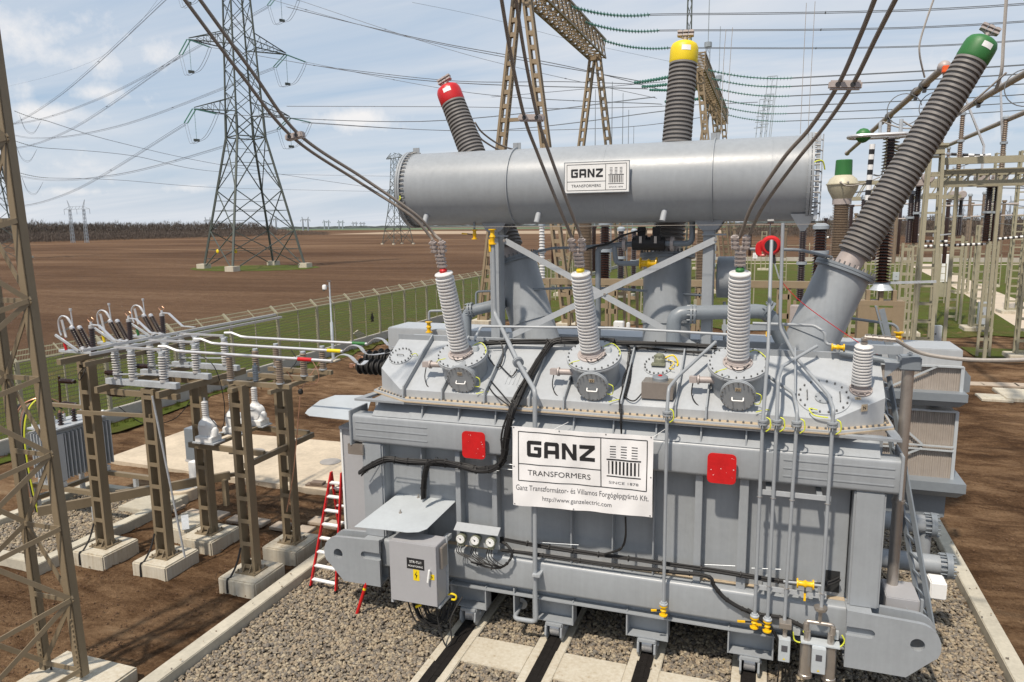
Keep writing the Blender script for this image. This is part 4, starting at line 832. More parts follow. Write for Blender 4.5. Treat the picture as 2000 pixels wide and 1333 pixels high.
for y, xs in ((963, (1483, 1510, 1545, 1615)), (1150, (1478, 1503, 1538, 1606))):
    a = AY(xs[0]-3, y-3 if y < 1000 else y-3, 11.49); c = AY(xs[-1]+8, y+12 if y < 1000 else y+15, 11.49); c.z = a.z = (a.z+c.z)/2
    b = MB(); b.bar(a, c, .03, .075); o = b.build('pipe_rail', PAINTL, T)
    for t in (.15, .85): q = a+(c-a)*t; b = MB(); b.box(q+V((-.04, .015, -.03)), q+V((.04, .45, .03))); b.build('standoff', PAINT, o)
# oval clamps along the pipes
b = MB()
for pa, pb in ((p1[2], p1[3]), (p3[3], p3[4]), (p4[3], p4[4]), (p2[4], p2[5])):
    for zq in (3.28, 1.83):
        t = (zq-pa.z)/(pb.z-pa.z); q = pa+(pb-pa)*t; b.tube([q+V((-.04, 0, 0)), q+V((0, -.035, 0)), q+V((.04, 0, 0))], .008, 5)
b.build('pipe_clamps', STEEL, T)
# yellow valves at the feet
v1 = AY(1474, 1203, 11.44); v3 = AY(1499, 1210, 11.44); v5 = AY(1296, 1180, 11.44)
for c, hd in ((v1, V((-.26, -.05, .0))), (v3, V((-.16, -.06, .03))), (v5, V((-.2, -.03, -.02)))):
    b = MB(); b.lathe(c+V((0, 0, -.01)), (0, 0, 1), [(0, .07), (.02, .07), (.022, .05), (.05, .05)], 16); b.build('pipe_collar', GALV, T); valve(c+V((0, 0, -.02)), (0, 0, -1), .040, .185, hd)
a = AY(1530, 1136, 11.44); c = AY(1607, 1145, 11.44); pipe([a, c], .022); m1 = a+(c-a)*.34; valve(m1, c-a, .045, .25, V((.0, -.04, -.26)))
# stainless breathers
def breather_box(c, h=.42, w=.17):
    b = MB(); b.box(c+V((-w/2, -.08, -h)), c+V((w/2, .05, 0))); o = b.build('breather_unit', SHEET, T, bev=.008)
    b = MB(); b.box(c+V((-.045, -.086, -.20)), c+V((.045, -.081, -.10))); b.build('display', GREYINK, o)
    b = MB(); q = c+V((0, -.084, -h+.04)); b.add([q+V((-.02, 0, 0)), q+V((.02, 0, 0)), q+V((0, 0, .035))], [(0, 1, 2)]); b.build('warning_triangle', YEL, o, fix=False)
c = AY(1534, 1216, 11.40); b = MB(); b.box(c+V((-.09, -.09, -.07)), c+V((.09, .08, .02))); b.build('breather_flange', STEEL, T, bev=.005); b = MB(); b.cyl(c+V((0, 0, -.07)), c+V((0, 0, -.27)), .035, 14); b.build('breather_neck', STEEL, T); breather_box(c+V((0, -.02, -.24)), .38)
c = AY(1603, 1186, 11.42); b = MB(); b.lathe(c, (0, 0, -1), [(0, .1), (.02, .1), (.05, .09), (.08, .03), (.28, .028)], 20); b.tube(fillet([c+V((-.19, 0, -.44)), c+V((-.19, 0, -.27)), c+V((.19, 0, -.27)), c+V((.19, 0, -.44))], .03), .032, 12); b.cyl(c+V((-.19, 0, -.3)), c+V((-.19, 0, -.42)), .045, 12); b.cyl(c+V((.19, 0, -.3)), c+V((.19, 0, -.42)), .045, 12); b.build('breather_pipe', STEEL, T)
b = MB(); b.box(c+V((-.26, -.1, -.60)), c+V((.30, .1, -.58))); b.build('breather_bracket', SHEET, T)
for s in (-.17, .17):
    b = MB(); q = c+V((s, 0, -.42)); b.cyl(q, q+V((0, 0, -.18)), .05, 14); q = c+V((s, .02, -.60)); b.lathe(q, (0, 0, -1), [(0, .095), (.55, .095), (.56, .105), (.60, .105), (.61, .085), (.64, .06)], 24); b.build('breather_cylinder', STEEL, T)
breather_box(c+V((0, -.1, -.60)), .42, .2)
for q in (AY(1555, 1232, 11.55), AY(1630, 1240, 11.55)):
    b = MB(); b.box(q+V((-.05, -.03, -.07)), q+V((.06, .03, .07))); b.build('terminal_box', GALV, T, bev=.006)
    b = MB(); b.tube(bez([q+V((-.05, -.05, .0)), q+V((-.02, -.08, -.12)), q+V((.08, -.08, -.14)), q+V((.14, -.06, -.05)), q+V((.10, -.05, .04))]), .012, 6); b.build('earth_strap', GRNYEL, T)
b = MB(); 
for k in range(4): c = AY(1523+k*4, 1290, 11.5); b.tube(bez([c+V((0, 0, .25)), c+V((.01*k, -.02, 0)), V((c.x-.02+.04*k, 11.6, .05))]), .014, 6)
b.build('hanging_cables', BLK, T)
# ---------- black cable bundles
def bundle(ctrl, n, r, spread, name='cable_bundle', seed=0, seg=8, ties=True, m=BLK):
    rr = random.Random(seed); path = bez(ctrl, seg); b = MB(); offs = []
    for k in range(n):
        a = rr.uniform(0, 6.28); d = spread*math.sqrt(rr.random()); ph = rr.uniform(0, 6.28)
        pts = []
        for i, p in enumerate(path):
            t = (path[min(i+1, len(path)-1)]-path[max(i-1, 0)]).normalized(); u = V((0, 0, 1)) if abs(t.z) < .8 else V((1, 0, 0)); e = t.cross(u).normalized(); g = e.cross(t)
            aa = a+.35*math.sin(i*.25+ph); pts.append(p+e*math.cos(aa)*d+g*math.sin(aa)*d)
        b.tube(pts, r*rr.uniform(.8, 1.15), 6)
    o = b.build(name, m, T)
    if ties:
        b = MB()
        for i in range(3, len(path)-2, 5):
            t = (path[i+1]-path[i-1]).normalized(); b.lathe(path[i]-t*.008, t, [(0, spread+r*1.2), (.016, spread+r*1.2)], 12, cap=False)
        b.build('cable_ties', BLK, o)
    return o
rc = [slopeY(1200, 668, .30), slopeY(1130, 665, .25), slopeY(1082, 668, .20), slopeY(1062, 690, .14), slopeY(1040, 725, .12), slopeY(1012, 770, .12), AY(996, 810, 11.50), AY(985, 850, 11.45), AY(985, 885, 11.45), AY(975, 910, 11.45), AY(940, 918, 11.50), AY(900, 910, 11.52), AY(850, 905, 11.52), AY(790, 902, 11.5), AY(755, 898, 11.45), AY(722, 912, 11.4), AY(703, 926, 11.38)]
bundle(rc, 17, .014, .055, seed=1)
bundle([slopeY(1075, 672, .2), slopeY(1035, 735, .18), AY(1004, 800, 11.46), AY(990, 860, 11.42), AY(985, 890, 11.42), AY(968, 915, 11.42), AY(930, 920, 11.45), AY(880, 905, 11.42), AY(850, 900, 11.42), AY(835, 910, 11.45), AY(828, 940, 11.5), AY(827, 975, 11.5)], 9, .014, .045, seed=2)
bundle([AY(960, 1050, 11.68), AY(1030, 1062, 11.64), AY(1100, 1073, 11.64), AY(1180, 1085, 11.64), AY(1280, 1098, 11.64), AY(1400, 1115, 11.64), AY(1520, 1135, 11.64), AY(1600, 1142, 11.66), AY(1640, 1130, 11.8)], 8, .013, .036, seed=3)
bundle([AY(980, 1075, 11.60), AY(1060, 1085, 11.58), AY(1180, 1102, 11.58), AY(1300, 1116, 11.58), AY(1380, 1126, 11.56), AY(1395, 1145, 11.54), AY(1420, 1172, 11.53), AY(1470, 1198, 11.53), AY(1530, 1208, 11.53), AY(1575, 1228, 11.5)], 6, .012, .026, seed=4)
bundle([AY(1460, 1190, 11.5), AY(1500, 1220, 11.47), AY(1520, 1250, 11.5), AY(1525, 1290, 11.5)], 5, .012, .028, seed=5, ties=False)
bundle([slopeY(930, 672, .12), slopeY(1000, 668, .16), slopeY(1120, 668, .2), slopeY(1300, 672, .2), slopeY(1400, 678, .16)], 9, .012, .045, seed=6)
bundle([slopeY(1190, 664, .15), slopeY(1226, 676, .12), slopeY(1228, 700, .08), slopeY(1222, 745, .05), slopeY(1212, 780, .05), AY(1212, 810, 11.55), AY(1213, 848, 11.5)], 4, .010, .022, seed=7, m=BLK)
bundle([slopeY(1380, 690, .08), slopeY(1300, 685, .06), slopeY(1250, 680, .05), slopeY(1236, 692, .05), slopeY(1230, 740, .04), slopeY(1220, 778, .04)], 3, .010, .018, seed=8)
bundle([AY(1222, 1010, 11.5), AY(1222, 1050, 11.5), AY(1212, 1072, 11.55), AY(1180, 1082, 11.6)], 4, .011, .02, seed=9, ties=False)
b = MB()
for pts in ([slopeY(955, 665, .3), slopeY(978, 670, .25), slopeY(982, 700, .1), slopeY(972, 718, .06), slopeY(955, 700, .1), slopeY(952, 680, .2)], [slopeY(975, 712, .06), slopeY(990, 728, .05), slopeY(1000, 735, .05), slopeY(1010, 722, .06)], [slopeY(952, 750, .04), slopeY(965, 770, .03), slopeY(990, 790, .03), AY(1000, 800, 11.6)], [slopeY(955, 740, .05), slopeY(985, 775, .03), AY(1002, 795, 11.6)]):
    b.tube(bez(pts), .012, 6)
b.build('loose_cable', BLK, T)
b = MB()
for dy in (0, 1): 
    b.tube([AY(750, 893+dy*8, 11.62), AY(828, 902+dy*8, 11.62)], .007, 5); b.tube([AY(976, 905+dy*10, 11.5), AY(1001, 908+dy*10, 11.5)], .007, 5)
b.tube([AY(750, 893, 11.62), AY(707, 918, 11.45)], .007, 5)
for x0_, y0_, x1_ in ((860, 905, 975), (1055, 1055, 1130), (1376, 1098, 1436), (1468, 1105, 1525)): b.tube([AY(x0_, y0_+5, 11.66), AY(x1_, y0_+(x1_-x0_)*.13, 11.66)], .006, 5)
b.build('cable_tray_rod', GALV, T)
# ---------- gauge panel
g0 = AY(898, 1050, 11.45); b = MB(); a = AY(886, 1036, 11.42); c = AY(972, 1048, 11.42); b.prism([a, c, c+V((0, .16, .09)), a+V((0, .16, .09))], (0, 0, .008)); b.box(V((a.x+.06, 11.56, a.z-.32)), V((c.x-.02, 11.58, a.z+.02))); go = b.build('gauge_bracket', PAINTL, T)
for i, (px, py) in enumerate(((899, 1054), (927, 1057), (957, 1061))):
    q = AY(px, py, 11.40); b = MB(); b.lathe(q+V((0, .12, 0)), (0, -1, .05), [(0, .085), (.10, .09), (.12, .09)], 28); b.box(q+V((-.05, .02, -.13)), q+V((.05, .1, -.06))); b.build('temperature_gauge', GAUG, go)
    b = MB(); b.lathe(q+V((0, 0, .006)), (0, -1, .05), [(0, .078), (.004, .078)], 28); b.build('gauge_face', WHT, go)
    b = MB(); b.bar(q+V((.01, -.008, -.01)), q+V((-.035, -.008, .035)), .006, .004); b.lathe(q+V((0, -.004, .006)), (0, -1, .05), [(0, .015), (.005, .015)], 12)
    for k in range(9):
        t = math.pi*(-.2+1.4*k/8); e = V((math.cos(t), 0, math.sin(t))); b.bar(q+e*.055+V((0, -.006, .005)), q+e*.068+V((0, -.006, .005)), .003, .003)
    b.build('gauge_needle', INK, go)
    b = MB(); 
    for k, dx in enumerate((-.07, -.02, .04)):
        s = q+V((dx*.6, .04, -.11)); e = AY(925+i*20+k*9, 1098+i*4, 11.42); b.tube(bez([s, s+V((-.02+dx*.3, -.02, -.15)), e+V((-.10, 0, .05)), e, AY(975, 1108, 11.46)]), .009, 5)
    b.build('capillary_tube', BLK, go)
bundle([AY(920, 1098, 11.47), AY(960, 1110, 11.47), AY(985, 1105, 11.47), AY(1000, 1085, 11.5), AY(990, 1065, 11.55), AY(972, 1056, 11.6)], 7, .009, .02, seed=12)
# ---------- control cabinet
cx0, cx1, cy0, cy1, cz0, cz1 = -6.12, -5.22, 10.75, 11.16, .90, 2.02
b = MB(); b.box((cx0, cy0, cz0), (cx1, cy1, cz1)); cab = b.build('control_cabinet', CABP, T, bev=.008)
b = MB(); b.box((cx0-.012, cy0-.03, cz0+.0), (cx1+.0, cy0-.004, cz1+.0)); b.build('cabinet_door', CABP, cab, bev=.006)
b = MB(); b.box((cx1-.14, cy0-.075, 1.43), (cx1-.11, cy0-.032, 1.52)); b.bar((cx1-.115, cy0-.07, 1.60), (cx1-.15, cy0-.08, 1.36), .035, .03); b.build('cabinet_handle', WHT, cab, bev=.006)
b = MB(); b.box((cx1+.002, cy0+.10, 1.55), (cx1+.06, cy0+.32, 1.95)); b.build('louvre_cover', STEEL, cab, bev=.008)
b = MB(); b.box((cx1+.001, cy1-.04, cz0), (cx1+.03, cy1, cz1+.03)); b.box((cx0-.05, cy1, cz0-.06), (cx1+.03, cy1+.04, cz0)); b.box((cx1-.02, cy0+.02, cz0-.05), (cx1+.03, cy1, cz0-.01)); b.box((cx0-.04, cy0+.02, cz0-.08), (cx0+.01, cy1, cz0-.02)); b.box((cx0+.1, cy1, cz0), (cx0+.2, 11.6, cz0+.08)); b.box((cx1-.2, cy1, 1.8), (cx1-.1, 11.62, 1.88)); b.build('cabinet_frame', GALV, cab)
lx_ = cx0+.33; b = MB(); y_ = cy0-.034; b.box((lx_, y_, 1.55), (lx_+.34, y_+.004, 1.75)); b.build('name_plate', INK, cab)
text_mb('STR-TL/1', (lx_+.17, y_-.003, 1.665), (1, 0, 0), (0, 0, 1), .062, 'CENTER', bold=.01).build('lettering', WHT, cab, smooth=False, fix=False)
text_mb('MONITORING', (lx_+.17, y_-.003, 1.59), (1, 0, 0), (0, 0, 1), .045, 'CENTER', bold=.01).build('lettering', WHT, cab, smooth=False, fix=False)
def bolt_sign(x, z, w, h, txt=None):
    b = MB(); b.box((x, y_, z), (x+w, y_+.004, z+h)); b.build('hazard_sign', YEL, cab)
    b = MB(); q = lambda u, v: (x+u*w, y_-.003, z+v*h); b.add([q(.60, .92), q(.25, .50), q(.46, .52), q(.70, .56), q(.48, .56), q(.40, .10)], [(0, 1, 2, 4), (2, 3, 5)]); b.build('flash_symbol', INK, cab, fix=False)
bolt_sign(lx_+.12, 1.34, .12, .20); bolt_sign(lx_+.44, 1.40, .09, .10)
# cabinet roof sheet
rf = [AY(*p) for p in ((692, 1030, 10.55), (697, 1026, 10.6), (760, 980, 11.1), (776, 966, 11.3), (888, 976, 11.35), (889, 981, 11.3), (830, 1035, 10.65), (818, 1040, 10.5), (795, 1041, 10.45), (755, 1036, 10.5))]
for p in rf: p.z = 2.22+(p.y-10.5)*.09
rf = [V((-6.75, 10.60, 2.13)), V((-6.72, 10.62, 2.14)), V((-6.65, 11.1, 2.25)), V((-6.55, 11.30, 2.29)), V((-5.0, 11.40, 2.31)), V((-4.98, 11.33, 2.30)), V((-5.12, 10.62, 2.16)), V((-5.2, 10.50, 2.12)), V((-5.45, 10.44, 2.10)), V((-6.2, 10.50, 2.11))]
rp = []
for (px, py) in ((692, 1030), (755, 982), (776, 966), (812, 965), (886, 974), (889, 981), (834, 1034), (818, 1040), (795, 1041), (755, 1036)):
    d = ray(px, py); n_ = V((0, -.16, 1)); t = (V((0, 10.5, 2.16))-O3).dot(n_)/d.dot(n_); rp.append(O3+d*t)
b = MB(); b.prism(rp, (0, 0, .008)); b.build('rain_roof', SHEET, cab, smooth=False)
b = MB()
for px, py in ((817, 973), (782, 1003)):
    d = ray(px, py); t = (V((0, 10.5, 2.16))-O3).dot(n_)/d.dot(n_); q = O3+d*t; b.lathe(q, (0, 0, 1), [(0, .03), (.02, .03), (.021, .015), (.07, .012)], 8); b.bar((q.x, q.y, cz1), q, .03)
b.build('roof_bolt', STEEL, cab)
bundle([V((-5.9, 11.0, .88)), V((-5.75, 11.0, .45)), V((-5.5, 11.1, .32)), V((-5.3, 11.2, .45)), V((-5.2, 11.4, .75))], 9, .013, .08, seed=20, ties=False)
bundle([V((-5.7, 11.0, .88)), V((-5.55, 11.0, .5)), V((-5.35, 11.1, .42)), V((-5.3, 11.2, .7))], 8, .013, .1, seed=21, ties=False)
b = MB(); b.tube(bez([V((-5.35, 10.95, .86)), V((-5.3, 10.9, .5)), V((-5.15, 10.85, .12)), V((-5.05, 10.9, .2)), V((-5.1, 11.0, .55)), V((-4.95, 11.2, .9))]), .014, 6); b.build('cable', BLK, T)
b = MB(); q = V((-5.08, 11.1, .93)); b.tube(bez([q+V((-.1, 0, .02)), q+V((-.02, -.02, .06)), q+V((.05, 0, .02)), q+V((.03, 0, -.05)), q+V((-.04, 0, -.06))]), .018, 6); q = V((-5.6, 10.85, .82)); b.bar(q, q+V((-.1, -.02, -.05)), .04); b.build('cable_sleeve', YEL, T)
# grey cabinet at the left end of the tank and its sheet roof
b = MB(); a = AY(668, 905, 12.3); b.box((-7.95, 12.2, .7), (-7.35, 12.9, 3.55)); b.box((-7.99, 12.15, 3.5), (-7.30, 12.95, 3.56)); o = b.build('end_cabinet', CABP, T, bev=.01)
b = MB(); b.box((-7.97, 12.17, .7), (-7.93, 12.21, 3.5)); b.build('cabinet_edge', WHT, o)
rp = []
for (px, py) in ((596, 808), (601, 801), (625, 783), (655, 773), (715, 773), (727, 776), (719, 800), (688, 822), (650, 818), (604, 813)):
    d = ray(px, py); n_ = V((0, -.10, 1)); t = (V((0, 12.3, 3.80))-O3).dot(n_)/d.dot(n_); rp.append(O3+d*t)
b = MB(); b.prism(rp, (0, 0, .01)); b.build('rain_roof', SHEET, o, smooth=False)
b = MB(); b.box((-7.42, 11.57, 3.22), (-7.1, 11.75, 3.42)); b.build('beam_end_cap', STEEL, T)
# ---------- rear pipework, leaning turrets' oil lines
def bigpipe(pts, r, fl=(), m=PAINTD):
    o = pipe(pts, r, 'oil_pipe', m, .22, n=20)
    for c, a in fl: b = MB(); a = V(a).normalized(); c = V(c); b.lathe(c-a*.05, a, [(0, r*1.35), (.04, r*1.35)], 28); b.lathe(c+a*.01, a, [(0, r*1.35), (.04, r*1.35)], 28); b.bolts(c-a*.06, a, r*1.2, 10, .014, .12); b.build('pipe_flange', m, T)
b1 = [AY(910, 660, 14.3), AY(910, 610, 14.4), AY(985, 592, 14.5)]; bigpipe(b1, .12, [(AY(920, 606, 14.4), (1, .1, .15))])
b2 = [AY(1315, 690, 13.7), AY(1316, 612, 13.7), AY(1500, 608, 14.2), AY(1527, 665, 14.4)]; bigpipe(b2, .135, [(AY(1353, 614, 13.8), (1, .1, 0)), (AY(1500, 606, 14.2), (.8, 0, -.5))])
pipe([AY(838, 625, 15.8), AY(838, 608, 15.8), AY(886, 607, 15.8)], .03); valve(AY(838, 650, 15.8)+V((0, 0, .0)), (0, 0, 1), .05, .27); 
pipe([AY(930, 610, 14.6), AY(930, 570, 14.6), AY(1130, 562, 14.6), AY(1200, 564, 14.6), AY(1382, 578, 14.6), AY(1380, 600, 14.6)], .025, m=PAINTD)
pipe([AY(1040, 494, 14.6), AY(1080, 485, 14.6), AY(1130, 484, 14.6), AY(1170, 480, 14.5)], .028, m=PAINTD)
pipe([AY(1168, 690, 14.3), AY(1168, 482, 14.3), AY(1250, 476, 14.3), AY(1352, 476, 14.2), AY(1352, 430, 14.2)], .055, m=PAINTD, fil=.12)
pipe([AY(1200, 482, 14.25), AY(1203, 515, 14.25), AY(1255, 515, 14.25)], .05, m=PAINTD, fil=.1); valve(AY(1250, 515, 14.25), (1, 0, 0), .07, .33, V((.0, -.02, -.15)))
for px in (1220, 1313): b = MB(); b.lathe(AY(px, 477, 14.3), (1, 0, 0), [(-.03, .14), (.03, .14)], 28); b.build('pipe_flange', FLAN, T)
for px in (1253, 1282):
    b = MB(); q = AY(px, 470, 14.25); b.box(q+V((-.10, -.12, -.13)), q+V((.10, .12, .10))); b.box(q+V((-.07, -.08, .10)), q+V((.07, .08, .26))); b.cyl(q+V((-.17, 0, -.06)), q+V((.17, 0, -.06)), .13, 16); o = b.build('gas_relay', BLK, T, bev=.01)
    b = MB(); b.box(q+V((-.025, -.14, -.05)), q+V((.025, -.125, .08))); b.build('sight_glass', STEEL, o)
bundle([AY(1140, 490, 14.2), AY(1165, 482, 14.2), AY(1190, 476, 14.2), AY(1220, 460, 14.1), AY(1262, 448, 14.1)], 3, .016, .02, seed=31, ties=False)
b = MB(); x_ = AY(1438, 528, 14.6).x; b.lathe((x_-.35, 14.7, 6.45), (1, 0, 0), [(0, .385), (.02, .40), (.40, .40), (.50, .36), (.52, .2)], 40); b.build('expansion_tank', PAINT, T)
pipe([AY(1415, 590, 14.6), AY(1415, 665, 14.4)], .03)
pipe([AY(1465, 487, 14.0), AY(1560, 488, 14.0), AY(1624, 503, 14.7)], .028, m=PAINTD, fil=.15)
pipe([slopeY(930, 672, .30), slopeY(927, 662, .42), AY(940, 638, 13.0), AY(1200, 641, 13.0), AY(1440, 655, 13.0)], .024, m=PAINTL)
pipe([AY(1470, 632, 13.4), AY(1590, 636, 13.4), AY(1612, 650, 13.3), AY(1612, 672, 13.3), AY(1635, 676, 13.2), AY(1636, 700, 13.2)], .028)
pipe([AY(1660, 622, 15.7), AY(1745, 634, 15.9), AY(1754, 642, 15.9), AY(1754, 652, 15.9)], .028, m=PAINTD); valve(AY(1754, 668, 15.9), (0, 0, 1), .055, .2, V((-.25, 0, .02)))
valve(AY(1487, 636, 14.2), (1, 0, 0), .05, .2, V((0, -.05, -.2)))
b = MB(); b.bar(AY(1410, 640, 13.9), AY(1530, 640, 13.9), .06, .10); b.build('pipe_support', PAINT, T)
c = slopeY(1636, 688, .18); valve(c+V((-.1, 0, .08)), (1, 0, 0), .035, .2); b = MB(); b.cyl(slopeY(1640, 688, .16), slopeY(1770, 712, .1), .05, 14); b.build('rear_pipe', PAINTD, T)
# angled grey stay rails at the right end, tall steel post and ladder
b = MB(); a, c = AY(1710, 598, 15.0), AY(1738, 700, 15.0); b.bar(a, c, .10, .03); a, c = AY(1722, 604, 15.0), AY(1748, 712, 15.0); b.bar(a, c, .02, .10); b.build('stay_rail', PAINTD, T)
LX = [AY(1735, 722, 13.6), AY(1832, 1278, 11.7)]
lo = thing('access_ladder', 'grey steel ladder leaning against the right end of the transformer', 'ladder', (V((LX[1].x, LX[1].y, 0))))
A0, A1 = V((2.18, 13.35, 5.0)), V((2.85, 12.1, .35)); B0, B1 = A0+V((.05, .38, 0)), A1+V((.05, .38, 0))
A0, A1 = AY(1736, 735, 13.1), AY(1830, 1275, 12.0); off = V((-.10, .42, 0)); B0, B1 = A0+off, A1+off
b = MB(); b.bar(A0, A1, .03, .085); b.build('ladder_rail', PAINTD, lo); b = MB(); b.bar(B0, B1, .03, .085); b.build('ladder_rail', PAINTD, lo)
for k in range(15): t = .04+.065*k; b = MB(); b.bar(A0+(A1-A0)*t, B0+(B1-B0)*t, .03, .04); b.build('rung', PAINTD, lo)
pt, pb_ = AY(1774, 722, 12.6), AY(1755, 1100, 12.6); b = MB(); b.cyl(V((pt.x, 12.6, pt.z)), V((pt.x, 12.6, 1.55)), .085, 24); b.cyl(V((pt.x, 12.6, 3.0)), V((pt.x, 12.6, 3.05)), .10, 24); b.cyl(V((pt.x, 12.6, 1.5)), V((pt.x, 12.6, 1.56)), .12, 24); b.build('riser_pipe', STEEL, T)
b = MB(); q = AY(1776, 712, 12.6); b.box(q+V((-.15, -.14, -.08)), q+V((.15, .14, .14))); b.cyl(q+V((0, 0, .14)), q+V((0, 0, .2)), .04, 10); b.build('post_head', PAINTD, T, bev=.02)
b = MB(); a, c = AY(1712, 700, 12.7), AY(1770, 730, 12.6); b.box((ex1, 12.5, a.z-.06), (c.x, 12.75, a.z-.03)); b.prism([(ex1, 12.5, a.z-.06), (ex1, 12.5, a.z-.28), (c.x-.1, 12.5, a.z-.06)], (0, .03, 0)); b.box((ex1-.2, 13.0, a.z+.02), (c.x, 13.12, a.z+.16)); b.build('arm_bracket', PAINT, T)
# drive box at the lower right end
q = AY(1735, 1112, 12.1); q2 = AY(1790, 1180, 12.1); b = MB(); b.box((q.x, 12.1, .72), (q2.x+.05, 12.75, 1.60)); o = b.build('drive_box', CABP, T, bev=.015)
b = MB()
for k in range(4): b.lathe((q.x+.3, 12.09, .85+.2*k), (0, -1, 0), [(0, .016), (.02, .016)], 8)
b.box((q2.x+.052, 12.06, .70), (q2.x+.09, 12.12, 1.64)); b.build('box_trim', PAINT, o)
b = MB(); q = AY(1815, 1170, 13.0); c = AY(1851, 1142, 13.0); b.box((q.x, 13.0, q.z), (c.x, 13.35, c.z)); b.build('white_box', WHT, T, bev=.02)
b = MB(); b.box((1.45, 12.05, 1.2), (1.75, 12.2, 3.4)); b.build('gap_cable_mass', BLK, T)
# ---------- banner with printed words
bo = MB(); bl, br_, btr, bbr = (-4.10, 4.04), (-1.64, 4.10), None, None
c00, c10, c11, c01 = AY(1003, 986, 11.37), AY(1274, 1011, 11.37), AY(1276, 853, 11.37), AY(1000, 833, 11.37)
def BP(u, v, d=0): p = (c00*(1-u)+c10*u)*(1-v)+(c01*(1-u)+c11*u)*v; return p+V((0, -d-.018*math.sin(u*7+1)*math.sin(v*4+.5)-.012*math.sin(u*19+v*6)*(1-v)-.006*math.sin(u*31-v*9), 0))
nu, nv = 48, 30; vs = [BP(i/nu, j/nv) for j in range(nv+1) for i in range(nu+1)]; fs = [(j*(nu+1)+i, j*(nu+1)+i+1, (j+1)*(nu+1)+i+1, (j+1)*(nu+1)+i) for j in range(nv) for i in range(nu)]
bt = thing('banner', 'white vinyl banner with black lettering hung on the front of the transformer', 'banner', (c00.x, 11.42, c00.z))
me = MB().add(vs, fs).build('vinyl_sheet', BANN, bt, fix=False)
W_, H_ = (c10-c00).length, (c01-c00).length
def warp(o):      # lay flat print (x = along, z = up, metres from the lower left) onto the cloth
    for v in o.data.vertices: p = BP(v.co.x/W_, v.co.z/H_, .0035); v.co = p-worg(bt)
def lay(mb, name, m):
    bm = bmesh.new(); me = bpy.data.meshes.new(name); me.from_pydata([tuple(v) for v in mb.v], [], mb.f); bm.from_mesh(me)
    for ax_, n_, L_ in ((V((1, 0, 0)), 60, W_), (V((0, 0, 1)), 36, H_)):
        for k in range(1, n_): bmesh.ops.bisect_plane(bm, geom=bm.verts[:]+bm.edges[:]+bm.faces[:], plane_co=ax_*(L_*k/n_), plane_no=ax_)
    bm.to_mesh(me); bm.free(); me.materials.append(m); o = bpy.data.objects.new(name, me); C.objects.link(o); warp(o); o.parent = bt
def sign_flat(O, w, h):
    ex, ey = V((1, 0, 0)), V((0, 0, 1)); got = []
    real = MB.build
    def cap(s, name, m, parent=None, **k): got.append((s, name, m)); return bt
    MB.build = cap; sign(None, O, ex, ey, w, h); MB.build = real
    for s, n, m in got: lay(s, n, m)
sign_flat(V((.045*W_, 0, .325*H_)), W_*.915, H_*.615)
def tx(t, u, v, wf, sz, m=GREYINK): lay(text_mb(t, V((u*W_, 0, v*H_)), (1, 0, 0), (0, 0, 1), sz, 'CENTER', wfit=wf*W_), 'lettering', m)
tx('Ganz Transzformátor- és Villamos Forgógépgyártó Kft.', .50, .205, .95, H_*.098)
tx('http://www.ganzelectric.com', .47, .085, .50, H_*.082)
b = MB()
for u, v in ((.01, .985), (.35, .985), (.68, .985), (.985, .985), (.012, .5), (.988, .5), (.012, .02), (.45, .015), (.985, .02)): p = BP(u, v, .004); b.lathe(p, (0, -1, 0), [(0, .012), (.004, .010)], 10)
b.build('eyelets', DSTEEL, bt)
b = MB(); b.tube([BP(.0, .99), AY(985, 832, 11.5)], .004, 4); b.tube([BP(.99, .98), AY(1300, 838, 11.55)], .004, 4); b.tube([BP(.3, .99), AY(1110, 825, 11.6)], .004, 4); b.build('cord', WHT, bt)
# ---------- fall arrester on the safety line
p = AY(1503, 480, 13.0); fa = thing('fall_arrester', 'red drum-shaped fall arrest block hanging from the line under the oil tank', 'fall arrester', p)
b = MB(); b.lathe(p+V((.02, .05, 0)), (0, -1, 0), [(-.03, .13), (0, .165), (.06, .165), (.10, .13)], 28); b.box(p+V((-.20, .0, -.15)), p+V((-.12, .06, .05))); b.tube(bez([p+V((-.12, .02, .08)), p+V((-.2, .02, .0)), p+V((-.18, .02, -.15)), p+V((-.05, .02, -.16))]), .022, 6); b.build('housing', RED, fa, bev=0)
b = MB(); b.lathe(p+V((.02, -.05, 0)), (0, -1, 0), [(0, .10), (.012, .095)], 24); b.build('label_disc', INK, fa)
b = MB(); b.tube([p+V((0, .02, .15)), p+V((0, .02, .42))], .012, 6); b.lathe(p+V((0, .02, .40)), (1, 0, 0), [(-.05, .04), (.05, .04)], 12); b.build('hook', DSTEEL, fa)
b = MB(); e0, e1, e2 = p+V((.07, .02, -.15)), AY(1513, 515, 13.0), AY(1522, 545, 13.0); b.tube([e0, e1], .025, 8); b.build('strap', BLK, fa)
b = MB(); b.tube([e1, e2], .013, 6); b.build('chain', GALV, fa)
b = MB(); b.tube(bez([e2, AY(1562, 588, 13.1), AY(1640, 645, 13.2), AY(1728, 702, 13.3)]), .007, 5); b.build('red_rope', RED, fa)
